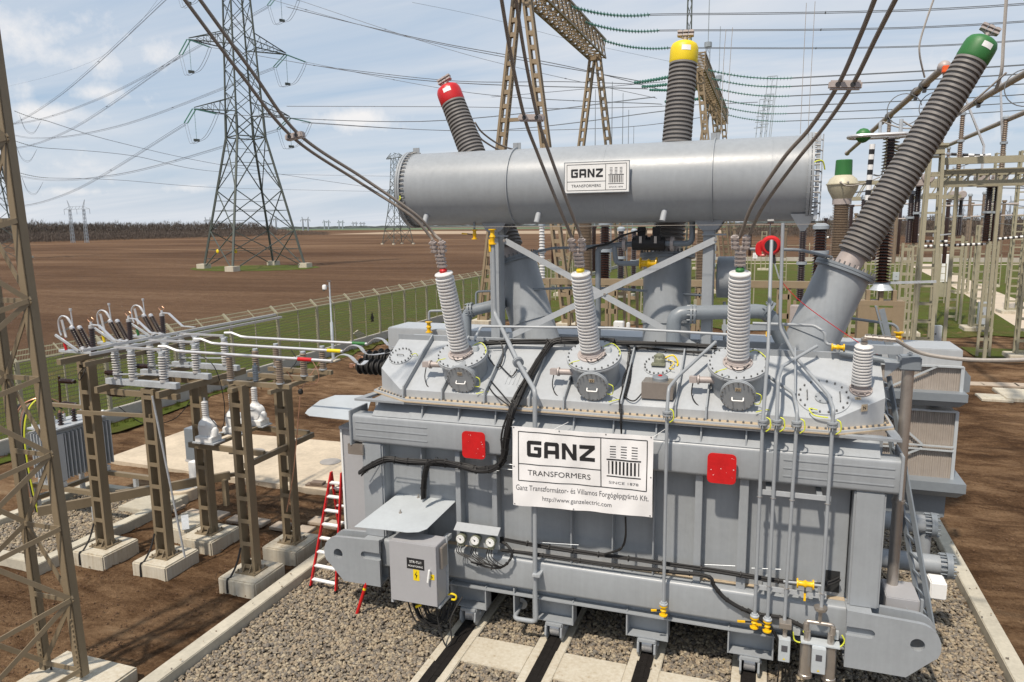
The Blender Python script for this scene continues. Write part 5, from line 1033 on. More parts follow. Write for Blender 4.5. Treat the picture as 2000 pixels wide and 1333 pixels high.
# black ribbed cable terminations at the left end
for i, (px, py, Y_) in enumerate(((697, 713, 12.75), (712, 697, 13.35), (735, 693, 13.9))[:3]):
    tip_ = AY(px, py, Y_); root = V((ex0, Y_, tip_.z-.02)); L = root.x-tip_.x
    b = MB(); b.lathe(root, (-1, 0, 0), [(0, .15), (.10, .15), (.12, .13)], 28); o = b.build('cable_bushing', PAINT, T)
    b = MB(); b.lathe(root+V((-.11, 0, 0)), (-1, 0, 0), sheds(L-.13, 6, .11, .17, .10, .165), 28); b.build('insulator', BLK, o)
    b = MB(); b.lathe(root+V((-.115, 0, 0)), (-1, 0, 0), [(0, .155), (.02, .155)], 24); b.build('clamp_ring', GALV, o)
    b = MB(); e = root+V((-L, 0, 0)); b.cyl(e, e+V((-.16, 0, .01)), .022, 10); b.box(e+V((-.16, -.03, -.04)), e+V((-.08, .03, .04))); b.build('stud', COPP, o)
# left rear box (cooler bank cover) – part of the cooler bank
cb = thing('cooler_bank', 'long grey cooler bank with finned brown-grey panels standing behind the transformer', 'cooler bank', (3, 16.4, 0))
KX0, KX1, KY = AY(757, 645, 16).x, AY(1882, 683, 16).x, 16.0
b = MB(); b.box((KX0, KY, 4.40), (KX1, KY+1.1, 5.0)); b.build('top_duct', PAINTL, cb, bev=.02)
b = MB(); b.box((KX0+.08, KY+.1, 3.6), (KX0+1.2, KY+1.0, 4.39)); b.build('left_end_frame', FLAN, cb)
FINM = mat('cooler_fins', (.37, .325, .285), .6, 0, .18, 1.2, 0, 30)
nt = FINM.node_tree; bb = nt.nodes['Principled BSDF']; tcx = N(nt, 'ShaderNodeTexCoord'); sp = N(nt, 'ShaderNodeSeparateXYZ'); nt.links.new(tcx.outputs['Object'], sp.inputs[0])
wv = mth(nt, 'SINE', mth(nt, 'MULTIPLY', sp.outputs[0], 130)); bn = N(nt, 'ShaderNodeBump'); bn.inputs['Strength'].default_value = .35; bn.inputs['Distance'].default_value = .02; nt.links.new(wv, bn.inputs['Height']); nt.links.new(bn.outputs[0], bb.inputs['Normal'])
fr = AY(1868, 780, 16.1).x
for (z0_, z1_, x1_) in ((4.10+.0, 4.96, fr), (1.95, 3.55, fr-.02)):
    y_ = KY+(-.02 if z0_ < 3 else .02)
    if z0_ > 3: y_ = KY-.06; z0_, z1_ = AY(1860, 776, y_).z, AY(1860, 716, y_).z
    else: z0_, z1_ = AY(1850, 945, y_).z, AY(1850, 803, y_).z
    b = MB(); b.box((-1.0, y_, z0_), (x1_, y_+.5, z1_)); 
    x = 1.9
    while x < x1_-.02: b.box((x, y_-.012, z0_+.02), (x+.018, y_, z1_-.02)); x += .036
    b.build('fin_panel', FINM, cb, smooth=False)
    for (a, c) in (((1.9, z1_+.0), (x1_+.03, z1_+.0)), ((x1_+.02, z0_), (x1_+.02, z1_)), ((1.9, z0_), (x1_+.02, z0_))): b = MB(); b.bar((a[0], y_-.05, a[1]), (c[0], y_-.05, c[1]), .06, .035); b.build('panel_frame', SHEET, cb)
    b = MB(); 
    if z0_ > 3: b.bar((2.15, y_-.07, z0_+.02), (3.2, y_-.07, z1_), .02, .035)
    else: zm = (z0_+z1_)/2; b.bar((2.3, y_-.07, z1_-.05), (3.05, y_-.07, zm+.05), .02, .04); b.bar((2.2, y_-.07, z0_+.25), (3.05, y_-.07, zm-.03), .02, .04); b.bar((1.9, y_-.07, zm+.03), (x1_, y_-.07, zm+.03), .03, .03); b.bar((1.9, y_-.07, zm-.05), (x1_, y_-.07, zm-.05), .03, .03)
    b.build('diagonal_brace', SHEET, cb)
for (pyt, pyb, pxr) in ((772, 800, 1892), (948, 978, 1888)):
    y_ = KY-.35; a, c = AY(pxr, pyt, y_), AY(pxr, pyb, y_); b = MB(); b.box((1.0, y_, c.z+.12), (a.x, y_+.5, a.z)); b.prism([(1.0, y_+.01, c.z+.118), (a.x-.01, y_+.01, c.z+.118), (a.x-.12, y_+.1, c.z), (1.0, y_+.1, c.z)], (0, .3, -.001)); b.box((a.x-.25, y_+.502, c.z+.12), (a.x, KY+1.3, a.z)); b.build('support_channel', PAINTD, cb, bev=.005)
b = MB(); b.box((-1, KY-.0, 1.55), (AY(1845, 1000, KY).x, KY+.9, 2.25)); b.build('lower_duct', PAINTD, cb, bev=.02)
for (px, py, Y_, r_) in ((1822, 1026, 14.6, .17), (1852, 1106, 13.9, .17)):
    e = AY(px, py, Y_); b = MB(); b.cyl((1.7, Y_, e.z), (e.x-.03, Y_, e.z), r_, 32); o = b.build('header_pipe', PAINT, cb); b = MB(); b.lathe((e.x-.05, Y_, e.z), (1, 0, 0), [(0, r_+.06), (.045, r_+.06), (.05, r_+.055), (.095, r_+.055)], 36); b.bolts((e.x-.08, Y_, e.z), (1, 0, 0), r_+.035, 16, .014, .17); b.build('end_flange', PAINTD, o)
b = MB(); q = AY(1822, 1026, 14.6); b.cyl((q.x-.12, 14.6, q.z), (q.x-.12, 14.6, .3), .11, 24); b.build('drop_pipe', PAINT, cb)
for x in (KX0+.5, -3, 0, 3.2): b = MB(); b.box((x, KY+.3, 0), (x+.16, KY+.5, 4.4)); b.build('support_post', PAINTD, cb)
b = MB(); b.box((1.3, 13.2, .4), (2.0, 15.8, 1.5)); b.build('pump_unit', PAINTD, cb, bev=.03)
# hooded lamp shape at the cooler edge
b = MB(); q = AY(1882, 745, 16.6); b.prism([q+V((0, 0, -.25)), q+V((.12, 0, -.22)), q+V((.12, 0, .1)), q+V((0, 0, .25))], (0, .3, 0)); b.build('side_guard', PAINTD, cb)
# ---------- droppers: twin conductors to the bushings
def dropper(name, ends, ctrl, label, w=None, r=.026, spacer=None):
    t = thing(name, label, 'conductor', ends[0], 'twin conductors dropping to the small bushings')
    off = (ends[1]-ends[0])
    for k, e in enumerate(ends):
        pts = [e]+[c[k] for c in ctrl]; b = MB(); b.tube(bez(pts, 14), r, 8); b.build('conductor', CABL, t)
    if spacer:
        a, c = spacer; d = (c-a).normalized(); b = MB(); b.bar(a-d*.10, c+d*.10, .12, .10, up=(0, 0, 1)); o = b.build('spacer', FLAN, t, bev=.02)
        b = MB()
        for q in (a, c): b.cyl(q+V((0, -.065, 0)), q+V((0, -.04, 0)), .03, 10)
        b.build('spacer_hole', INK, o)
    return t
dropper('twin_dropper', HVE[0], [(AY(840, 462, 11.6), AY(848, 458, 11.75)), (AY(800, 420, 11.4), AY(810, 418, 11.5)), (AY(700, 355, 11), AY(712, 350, 11)), (AY(571, 268, 10), AY(583, 262, 10)), (AY(470, 145, 9.2), AY(492, 140, 9.2)), (AY(355, -8, 8.4), AY(385, -8, 8.4))], 'leftmost of the three twin conductors, sweeping up left from the red capped small bushing', spacer=(AY(570, 268, 10), AY(583, 265, 10)))
dropper('twin_dropper', HVE[1], [(AY(1115, 460, 11.6), AY(1133, 458, 11.6)), (AY(1090, 400, 11.3), AY(1110, 400, 11.3)), (AY(1050, 300, 11), AY(1075, 305, 11)), (AY(1025, 232, 10.6), AY(1050, 230, 10.6)), (AY(1000, 120, 10), AY(1025, 110, 10)), (AY(978, -10, 9.4), AY(1006, -12, 9.4))], 'middle twin conductor, rising from the yellow capped small bushing past the oil tank', spacer=(AY(1026, 231, 10.6), AY(1050, 231, 10.6)))
dropper('twin_dropper', HVE[2], [(AY(1445, 462, 11.6), AY(1462, 462, 11.6)), (AY(1470, 400, 11.2), AY(1490, 405, 11.2)), (AY(1530, 310, 10.6), AY(1555, 315, 10.6)), (AY(1582, 250, 10.2), AY(1612, 245, 10.2)), (AY(1637, 166, 9.6), AY(1665, 166, 9.6)), (AY(1680, 70, 9), AY(1712, 72, 9)), (AY(1712, -10, 8.4), AY(1755, -12, 8.4))], 'rightmost twin conductor, sweeping up right from the green capped small bushing', spacer=(AY(1636, 167, 9.6), AY(1665, 167, 9.6)))
t = MB(); t.tube(bez([NC, AY(1800, 690, 12.4), AY(1880, 702, 12.3), AY(1960, 704, 12.2), AY(2030, 700, 12.1), AY(2150, 680, 12)], 10), .03, 8); tag(t.build('neutral_conductor', CABLG, loc=NC), 'single pale conductor running right from the smallest bushing', 'conductor')
for k, (e, P2) in enumerate(((E1, ((940, 270, 16), (985, 292, 20), (1030, 290, 26))), )):
    b = MB()
    for s in (0, 1): b.tube(bez([AY(928+s*6, 240+s*22, 16), AY(945, 262+s*14, 17), AY(985, 287+s*10, 19), AY(1040, 300+s*6, 22)]), .022, 6)
    b.build('dropper_pair', CABL).name; 
    o = bpy.data.objects['dropper_pair']; tag(o, 'dark twin conductor curving behind the oil tank beside the red capped large bushing', 'conductor')
# ================================================================== LEFT SWITCHGEAR
def batten_post(x, y, z0, z1, parent, w=.34, d=.21, pitch=.5, m=KHAKI, name='post', rz=0, wt=None):
    wt = wt or w; b = MB(); t = .07; 
    for s in (-1, 1):
        x0, x1 = x+s*(w/2-t/2), x+s*(wt/2-t/2)
        b.prism([(x0-t/2, y-d/2, z0), (x0+t/2, y-d/2, z0), (x0+t/2, y+d/2, z0), (x0-t/2, y+d/2, z0)], (x1-x0, 0, z1-z0))
    z = z0+.06; 
    while z < z1-.1:
        k = (z-z0)/(z1-z0); ww = w+(wt-w)*k; h = .09
        for yy in (y-d/2-.001, y+d/2-.010): b.box((x-ww/2+t*.5, yy, z), (x+ww/2-t*.5, yy+.011, z+h))
        z += pitch
    for yy in (y-d/2-.001, y+d/2-.010): b.box((x-wt/2+t*.5, yy, z1-.1), (x+wt/2-t*.5, yy+.011, z1-.01))
    return b.build(name, m, parent)
def footing(x, y, parent, w=.95, d=1.0, h=.3, m=CONC, name='footing'):
    b = MB(); b.box((x-w/2, y-d/2, -.1), (x+w/2, y+d/2, h)); return b.build(name, m, parent, bev=.03)
def baseplate(x, y, parent, z=.3, m=KHAKI, w=.5):
    b = MB(); b.box((x-w/2, y-w*.45, z+.001), (x+w/2, y+w*.45, z+.03))
    for sx in (-1, 1):
        for sy in (-1, 1): b.prism([(x+sx*.08, y+sy*.12, z+.03), (x+sx*.08, y+sy*.21, z+.03), (x+sx*.08, y+sy*.12, z+.17)], (.015, 0, 0)); b.cyl((x+sx*w*.4, y+sy*w*.36, z+.03), (x+sx*w*.4, y+sy*w*.36, z+.08), .014, 6)
        b.prism([(x+sx*.17, y-.01, z+.03), (x+sx*.24, y-.01, z+.03), (x+sx*.17, y-.01, z+.2)], (0, .015, 0))
    return b.build('base_plate', m, parent)
G_ = thing('switchgear_frame', 'brown steel frame of posts with square cut-outs on concrete footings left of the transformer', 'steel frame', (-12.4, 12.6, 0))
POST = [(-14.22, 11.86, 4.66), (-12.45, 11.86, 4.12), (-10.12, 11.86, 4.34), (-10.2, 13.38, 4.3), (-12.42, 13.2, 4.1)]
for i, (x, y, z1) in enumerate(POST):
    footing(x, y, G_); baseplate(x, y, G_); batten_post(x, y, .33, z1, G_)
def beam(p, q, w=.09, h=.14, m=KHAKI, parent=G_, name='beam'):
    b = MB(); p = V(p); q = V(q); b.bar(p, q, w, h); 
    return b.build(name, m, parent)
beam((-14.22, 11.2, 4.72), (-14.22, 15.2, 4.72), .12, .12); beam((-13.5, 11.2, 4.70), (-13.5, 15.2, 4.70), .06, .1)
beam((-13.6, 11.5, 4.08), (-13.6, 14.2, 4.08)); beam((-11.9, 11.5, 4.08), (-11.9, 14.2, 4.08)); beam((-13.9, 11.86, 3.98), (-11.7, 11.86, 3.98), .12, .12); beam((-13.9, 13.3, 3.98), (-11.7, 13.3, 3.98), .12, .12)
for y in (11.93, 12.72, 13.4): beam((-10.55, y, 4.36), (-8.9, y, 4.36), .10, .09)
beam((-10.12, 11.6, 4.27), (-10.12, 13.7, 4.27), .12, .08); beam((-9.25, 11.7, 4.27), (-9.25, 13.7, 4.27), .08, .08)
beam((-12.25, 12.62, 2.66), (-10.15, 12.55, 2.66), .08, .12); beam((-12.25, 14.25, 2.66), (-10.15, 14.2, 2.66), .08, .12); beam((-11.85, 12.45, 2.76), (-11.85, 14.4, 2.76), .1, .07); beam((-11.45, 12.45, 2.76), (-11.45, 14.4, 2.76), .1, .07); beam((-10.12, 11.9, 2.6), (-10.12, 14.3, 2.6), .08, .12)
beam((-14.2, 11.5, 3.55), (-12.5, 11.86, 3.5), .06, .08); beam((-15.9, 12.0, 3.5), (-14.2, 11.9, 3.55), .08, .08); beam((-14.3, 11.9, 1.55), (-14.3, 14.2, 1.55), .1, .2) if False else None
beam((-15.8, 11.5, 1.05), (-13.2, 14.9, 1.05), .10, .22); beam((-15.3, 13.2, .95), (-13.0, 15.6, .95), .08, .1); beam((-13.2, 14.7, .3), (-13.2, 14.7, 1.0), .12, .12); beam((-12.9, 15.3, .3), (-12.9, 15.3, 1.6), .12, .12); beam((-13.6, 15.4, 1.5), (-12.2, 15.5, 1.55), .08, .1)
b = MB(); b.cyl((-12.25, 11.7, 4.0), (-11.95, 11.9, .3), .022, 8); b.build('guard_tube', GALV, G_)
for x in (-14.5, -12.72, -10.4):
    b = MB(); b.tube(bez([V((x+.15, 11.72, .85)), V((x+.13, 11.6, .55)), V((x+.08, 11.45, .32)), V((x+.06, 11.36, .28)), V((x+.06, 11.34, .0))]), .020, 6); b.build('earth_strip', BLK, G_)
b = MB(); 
for pts in ([(-12.9, 12.0, 4.0), (-12.85, 11.8, 3.85), (-12.75, 11.8, 3.86), (-12.7, 12.0, 4.0)], [(-14.1, 11.8, 4.6), (-14.3, 11.7, 4.35), (-14.15, 11.6, 4.25), (-14.05, 11.7, 4.5)], [(-11.5, 12.2, 4.9), (-11.0, 12.2, 4.6), (-10.9, 12.3, 3.8), (-11.1, 12.4, 3.2), (-11.6, 12.6, 3.35)], [(-10.5, 12.75, 4.9), (-10.35, 12.8, 4.5), (-10.4, 12.9, 4.0)], [(-10.0, 13.4, 4.9), (-9.8, 13.4, 4.6), (-9.9, 13.3, 4.4)], [(-13.9, 12.3, 3.5), (-13.5, 12.6, 3.05), (-13.0, 13, 3.1), (-12.6, 13.2, 3.6)]): b.tube(bez([V(p) for p in pts]), .010, 5)
b.build('black_cables', BLK, G_)
# isolators: three phases, each a galvanised channel with three grey insulators
def isolator(label):
    t = thing('isolator', label, 'isolator', (0, 0, 0), 'grey isolators in a row on the brown frame')
    b = MB(); b.box((-13.65, -.06, 4.15), (-11.68, .06, 4.28)); b.build('channel', GALV, t, bev=.006)
    for x in (-13.35, -12.9, -12.05):
        b = MB(); b.lathe((x, 0, 4.28), (0, 0, 1), [(0, .085), (.05, .085), (.06, .05)]+sheds(.50, 9, .048, .082)[0:0]+[(.08, .055)], 18); b.lathe((x, 0, 4.35), (0, 0, 1), sheds(.50, 9, .055, .092), 20); i = b.build('insulator', PORM, t, ang=50)
        b = MB(); b.lathe((x, 0, 4.85), (0, 0, 1), [(0, .07), (.06, .07), (.07, .05), (.09, .05)], 16); b.box((x-.09, -.04, 4.92), (x+.09, .04, 4.95)); b.build('cap', GALV, i)
    b = MB(); b.bar((-13.35, 0, 4.98), (-12.05, 0, 4.98), .05, .045); b.build('switch_blade', ALU, t)
    b = MB(); b.bar((-13.35, -.10, 4.40), (-12.05, .10, 4.42), .03, .03); b.build('linkage', GALV, t)
    return t
i0 = isolator('nearest of the three isolators with light grey insulators on a galvanised channel'); i0.location = (0, 11.86, 0)
dup(i0, (-.05, 12.86, 0), label='middle of the three isolators with light grey insulators on a galvanised channel')
dup(i0, (-.1, 13.86, 0), label='farthest of the three isolators, nearest the mesh fence')
for i, (y, m, n) in enumerate(((11.84, RED, 'red'), (12.86, YEL, 'yellow'), (13.84, GRN, 'green'))):
    xa, xb = -11.55, -7.85+(-.4 if i else 0)-.0
    t = thing('tube_busbar', 'aluminium tube busbar with a %s marking sleeve running toward the transformer' % n, 'busbar', (xa, y, 4.98), 'aluminium tube busbars left of the transformer')
    b = MB(); b.cyl((xa, y, 4.97), (xb, y, 4.95), .032, 12); b.build('tube', ALU, t)
    b = MB(); ps = [(-12.05, y, 5.02), (-11.85, y, 5.03), (-11.58, y, 4.90+.06), (-11.35, y, 4.96)]
    b.tube([V((-12.1, y, 5.05)), V((-11.9, y, 5.06)), V((-11.62, y, 4.98)), V((-11.4, y, 4.97))], .03, 4); b.build('end_link', WHT, t)
    b = MB(); b.cyl((-8.62, y, 4.952), (-8.30, y, 4.952), .04, 12); b.build('marking_sleeve', m, t)
    e = AY([640, 655, 690][i]+2, [712, 690, 677][i], y); q = [V((xb+.02, y, 4.97)), V((xb+.18, y+.02, 5.08)), V((xb+.38, y+.03, 5.06)), V((xb+.58, y+.05, 4.90)), V((-7.45 if i == 0 else -7.45, y+.6, 4.87))]
    b = MB(); 
    for s in (-.03, 0, .03): b.bar
    path = bez(q, 6); 
    for k in range(len(path)-1): b.bar(path[k], path[k+1], .09, .012)
    b.build('flexible_link', ALU, t)
p0 = None
for k, (x, y) in enumerate([(x, y) for y in (11.9, 12.7, 13.4) for x in (-10.33, -9.12)]):
    l = ['front left', 'front right', 'middle left', 'middle right', 'rear left', 'rear right'][k]+' of the six tan ribbed post insulators under the tube busbars'
    if p0 is None:
        p0 = thing('post_insulator', l, 'insulator', (x, y, 4.41), 'tan ribbed post insulators under the busbars')
        b = MB(); b.lathe((x, y, 4.44), (0, 0, 1), sheds(.46, 10, .052, .078), 20); b.build('ribbed_body', PORT, p0, ang=50)
        b = MB(); b.lathe((x, y, 4.41), (0, 0, 1), [(0, .08), (.03, .08)], 14); b.lathe((x, y, 4.90), (0, 0, 1), [(0, .055), (.04, .055)], 14); b.build('end_cap', GALV, p0)
    else: dup(p0, (x, y, 4.41), label=l)
for x, y in ((-9.75, 11.95), (-9.6, 13.4)):
    b = MB(); b.lathe((x, y, 4.42), (0, 0, 1), sheds(.32, 7, .045, .06), 16); b.lathe((x, y, 4.74), (0, 0, 1), [(0, .03), (.06, .02)], 10); tag(b.build('surge_arrester', PAINTD, loc=(x, y, 4.42)), 'small blue-grey ribbed arrester between the %s tan insulators' % ('front' if y < 12.5 else 'rear'), 'surge arrester')
# cast resin instrument transformers
c0 = None
for k, (x, y) in enumerate(((-11.68, 12.6), (-11.62, 13.4), (-11.55, 14.1))):
    l = ['nearest', 'middle', 'farthest'][k]+' of the three white bottle-shaped instrument transformers on the brown platform'
    if c0 is None:
        c0 = thing('instrument_transformer', l, 'instrument transformer', (x, y, 2.8), 'white instrument transformers on the platform')
        z = 2.8; b = MB(); b.box((x-.23, y-.17, z), (x+.23, y+.17, z+.13)); b.lathe((x, y, z+.3), (0, 1, 0), [(-.13, .12), (-.12, .17), (-.05, .19), (.05, .19), (.12, .17), (.13, .12)], 28); b.box((x-.18, y-.10, z+.1), (x+.18, y+.10, z+.3)); b.lathe((x-.03, y, z+.38), (0, 0, 1), [(0, .17), (.06, .15), (.12, .10), (.16, .075), (.2, .07)], 24)
        b.lathe((x+.17, y, z+.12), (0, 0, 1), [(0, .10), (.14, .10), (.19, .07), (.21, .02)], 18); b.build('resin_body', WHT, c0, bev=.012)
        b = MB(); b.lathe((x-.03, y, z+.55), (0, 0, 1), sheds(.36, 8, .05, .075), 20); b.build('ribbed_neck', PORL, c0, ang=50)
        b = MB(); b.cyl((x-.03, y, z+.9), (x-.03, y, z+.99), .02, 8); b.box((x-.3, y-.18, z-.03), (x+.3, y+.18, z)); b.build('terminal', GALV, c0)
    else: dup(c0, (x, y, 2.8), label=l)
b = MB(); p = AY(447, 860, 13.9); b.cyl((-11.2, 14.6, 1.2), (-11.2, 14.6, 4.0), .07, 14); b.cyl((-10.95, 14.6, 1.2), (-10.95, 14.6, 3.3), .06, 14); tag(b.build('conduit_pair', mat('cream_plastic', (.68, .58, .40), .5), loc=(-11.2, 14.6, 1.2)), 'two upright cream plastic tubes behind the second row of brown posts', 'conduit')
# fuse disconnectors with tilted brown insulators
for i, (y, m, n) in enumerate(((11.95, RED, 'red'), (13.05, YEL, 'yellow'), (14.15, GRN, 'green'))):
    t = thing('fuse_switch', 'white-armed switch with tilted brown insulators and %s tag on the left end of the frame' % n, 'switch', (-14.5, y, 4.78), 'switches with tilted brown insulators')
    x = -14.05-.1*i
    b = MB(); b.box((x-1.0, y-.07, 4.78), (x+.15, y+.07, 4.84)); b.build('base_channel', GALV, t, bev=.005)
    for dx, dy in ((-.28, -.04), (-.12, .02)):
        p = V((x+dx, y+dy, 4.88)); a = V((-.5, 0, .86)).normalized(); b = MB(); b.lathe(p, a, [(0, .06), (.05, .06)]+[(t_+.05, r_) for t_, r_ in sheds(.46, 9, .045, .072)], 18); q = b.build('insulator', PORB, t, ang=50)
        b = MB(); b.lathe(p-a*.02, a, [(0, .065), (.07, .065)], 14); b.lathe(p+a*.51, a, [(0, .05), (.05, .055), (.08, .03)], 14); b.build('cap', ALU, q)
        top_ = p+a*.6
    p = V((x+.02, y-.03, 4.84)); b = MB(); b.lathe(p, (0, 0, 1), [(0, .06), (.04, .06)]+[(t_+.04, r_) for t_, r_ in sheds(.48, 9, .045, .07)], 18); b.build('insulator', PORB, t, ang=50)
    b = MB(); b.lathe(p+V((0, 0, .52)), (0, 0, 1), [(0, .06), (.06, .06), (.07, .03), (.14, .025)], 14); b.build('cap', ALU, t)
    b = MB(); q0 = p+V((0, 0, .60)); path = [q0, q0+V((.22, 0, -.01)), q0+V((.62, 0, -.32)), q0+V((1.0, 0, -.33))]
    for k in range(3): b.bar(path[k], path[k+1], .07, .018)
    b.build('contact_arm', ALU, t)
    tp = V((x-.56, y-.02, 5.40)); b = MB(); b.tube(bez([tp, tp+V((-.10, 0, .16)), tp+V((-.28, 0, .20)), tp+V((-.40, 0, .08)), tp+V((-.40, 0, -.12)), tp+V((-.36, 0, -.24))], 6), .02, 6); b.bar(tp+V((-.30, 0, .12)), tp+V((-.22, 0, -.28)), .06, .015); b.cyl(tp+V((.02, 0, 0)), tp+V((-.0, 0, .34)), .014, 8); b.lathe(tp+V((0, 0, .33)), (0, 0, 1), [(0, .03), (.05, .03)], 10); b.bar(tp+V((.06, 0, -.08)), tp+V((-.16, 0, .2)), .03, .02); b.build('arcing_horn', ALU, t)
    b = MB(); b.bar(V((x-1.0, y-.1, 5.18)), V((x-.35, y-.1, 4.84)), .035, .05); b.build('stay_bar', GALV, t)
    b = MB(); b.cyl(V((x-.78, y-.05, 4.84)), V((x-.83, y-.05, 5.10)), .03, 10); b.build('colour_tag', m, t)
    b = MB(); b.bar(V((x-1.0, y, 5.22)), V((x-.6, y, 5.36)), .025, .03); b.build('dark_arm', DSTEEL, t)
    b = MB(); 
    for s in (-1, 1): b.tube([p+V((s*.04, 0, .66)), p+V((s*.10, 0, .72)), p+V((s*.03, 0, .76))], .006, 4)
    b.build('bird_spike', COPP, t)
# long tubes on the switches
for k, (x, z) in enumerate(((-13.5, 5.0), (-13.3, 4.93))): b = MB(); b.bar((x, 11.2, z), (x, 17.6, z), .045, .06); tag(b.build('drive_tube', ALU, loc=(x, 11.2, z)), ['upper', 'lower'][k]+' of two long aluminium drive tubes crossing the grey isolators', 'tube')
# horizontal brown insulators and red-brown strip feeding the small transformer
for i, (px, py, Y_) in enumerate(((118, 744, 12.4), (122, 789, 12.4), (207, 728, 12.0), (213, 769, 12.0), (265, 715, 13.2))):
    p = AY(px, py, Y_); b = MB(); b.lathe(p, (1, 0, 0), [(0, .05), (.05, .05)]+[(t_+.05, r_) for t_, r_ in sheds(.34, 8, .045, .062)]+[(.40, .05), (.46, .045)], 18)
    tag(b.build('support_insulator', PORB, loc=p), ['upper', 'lower', 'upper', 'lower', 'far'][i]+' horizontal brown ribbed insulator '+['on the far left, left of the first post', 'on the far left, left of the first post', 'right of the first brown post', 'right of the first brown post', 'between the first and second brown post'][i], 'insulator', 'horizontal brown insulators')
b = MB(); p = AY(115, 735, 12.4); q = AY(118, 790, 12.4); b.bar(p, q, .05, .03); b.bar(AY(258, 708, 13.2), AY(259, 732, 13.2), .05, .03); tag(b.build('feeder_strip', PORB, loc=p), 'dark red-brown insulated strip running down to the finned transformer', 'conductor')
b = MB(); b.bar(AY(157, 742, 12.4), AY(160, 805, 12.4), .09, .03); tag(b.build('hanger_plate', GALV, loc=AY(157, 742, 12.4)), 'upright galvanised plate holding the horizontal brown insulators', 'bracket')
# auxiliary transformer
a0, a1 = (-18.05, 13.15, 1.02), (-17.15, 14.9, 2.38)
t = thing('auxiliary_transformer', 'small light grey transformer with cooling fins standing over the gravel pit', 'transformer', (-17.5, 14, 0))
b = MB(); b.box((a0[0]+.1, a0[1]+.08, a0[2]+.05), (a1[0]-.12, a1[1]-.05, a1[2]-.05)); b.build('tank', PAINTL, t, bev=.01)
b = MB(); b.box((a0[0]-.02, a0[1]-.02, a1[2]), (a1[0]+.02, a1[1]+.02, a1[2]+.05)); b.build('lid', PAINTL, t, bev=.006)
b = MB(); b.box((a1[0]-.12, a0[1], a0[2]), (a1[0], a0[1]+.26, a1[2]-.1)); 
y = a0[1]+.30
while y < a1[1]: b.box((a1[0]-.12, y, a0[2]+.02), (a1[0], y+.028, a1[2]-.12)); y += .115
b.build('side_fins', PAINTL, t)
b = MB(); x = a0[0]+.05
while x < a1[0]-.2: b.box((x, a0[1], a0[2]+.05), (x+.028, a0[1]+.1, a1[2]-.12)); x += .105
b.build('end_fins', PAINTL, t)
b = MB(); b.box((a0[0], a0[1]+.1, .86), (a1[0], a0[1]+.22, 1.0)); b.box((a0[0], a1[1]-.3, .86), (a1[0], a1[1]-.18, 1.0)); b.build('skid', GALV, t)
for dx, dy, h in ((-.28, .45, .34), (-.28, .85, .34), (-.28, 1.25, .34), (-.6, .5, .2), (-.6, .8, .2), (-.6, 1.1, .2)):
    x, y = a1[0]+dx, a0[1]+dy; b = MB(); b.lathe((x, y, a1[2]+.05), (0, 0, 1), sheds(h, 5, .04, .075 if h > .3 else .05), 16); q = b.build('bushing', PORB if h > .3 else PORL, t, ang=50)
    b = MB(); b.lathe((x, y, a1[2]+.05+h), (0, 0, 1), [(0, .03), (.06, .02)], 8); b.build('terminal', COPP, q)
b = MB()
for dx, dy in ((-.12, .1), (-.12, 1.6), (-.8, .1), (-.45, 1.5)): b.box((a1[0]+dx-.05, a0[1]+dy-.04, a1[2]+.05), (a1[0]+dx+.05, a0[1]+dy+.04, a1[2]+.18))
b.build('lid_fitting', WHT, t, bev=.01)
cols = [BLK, BLK, BLK, COPP, CABL, BLK, GRNYEL]
for grp in range(2):
    for k in range(4):
        b = MB(); x = -18.6+grp*.32+k*.05; b.tube(bez([V((a1[0]-.62, a0[1]+.4+.2*k, 2.75)), V((-17.9, 13.6, 3.02+.04*k)), V((x+.1, 13.25, 2.95)), V((x, 13.1, 2.3)), V((x, 13.1, 1.2)), V((x+.02, 13.2, 0))], 8), .022, 6); tag(b.build('power_cable', cols[(grp*3+k) % 7], loc=(x, 13.1, 0)), ['outermost', 'second', 'third', 'innermost'][k]+' cable of the %s arched bundle left of the finned transformer' % ('left' if grp == 0 else 'right'), 'cable', 'cables arching into the finned transformer')
t = thing('carrier_stand', 'low brown steel frame carrying the finned transformer', 'steel frame', (-17, 13.8, 0))
for p, q in (((-18.3, 13.3, .80), (-15.6, 13.3, .80)), ((-18.3, 14.65, .80), (-15.6, 14.65, .80)), ((-18.2, 13.1, .45), (-18.2, 14.9, .45))): b = MB(); b.bar(p, q, .12, .11); b.build('beam', KHAKI, t)
for x, y in ((-18.2, 13.3), (-16.2, 13.3), (-18.2, 14.65), (-16.2, 14.65)): b = MB(); b.box((x-.05, y-.05, 0), (x+.05, y+.05, .74)); b.build('leg', GALV, t)
b = MB(); p = AY(385, 915, 14.6); b.box((p.x-.20, 14.5, .75), (p.x+.22, 14.7, 1.45)); o = b.build('wall_box', WHT, bev=.01, loc=(p.x, 14.5, .75)); tag(o, 'small white box fixed behind the third brown post', 'box')
b = MB(); p = AY(380, 900, 15.6); b.box((p.x-.2, 15.5, 1.1), (p.x+.2, 15.8, 2.0)); tag(b.build('grey_box', PAINTD, bev=.01, loc=(p.x, 15.5, 1.1)), 'dark grey box behind the white box between the posts', 'box')
footing(-13.45, 13.55, thing('spare_footing', 'low concrete footing with a small white device behind the second brown post', 'footing', (-13.45, 13.55, 0)))
b = MB(); b.bar((-13.15, 13.2, .62), (-13.0, 13.05, .33), .16, .05); b.build('device', GALV, bpy.data.objects['spare_footing'])
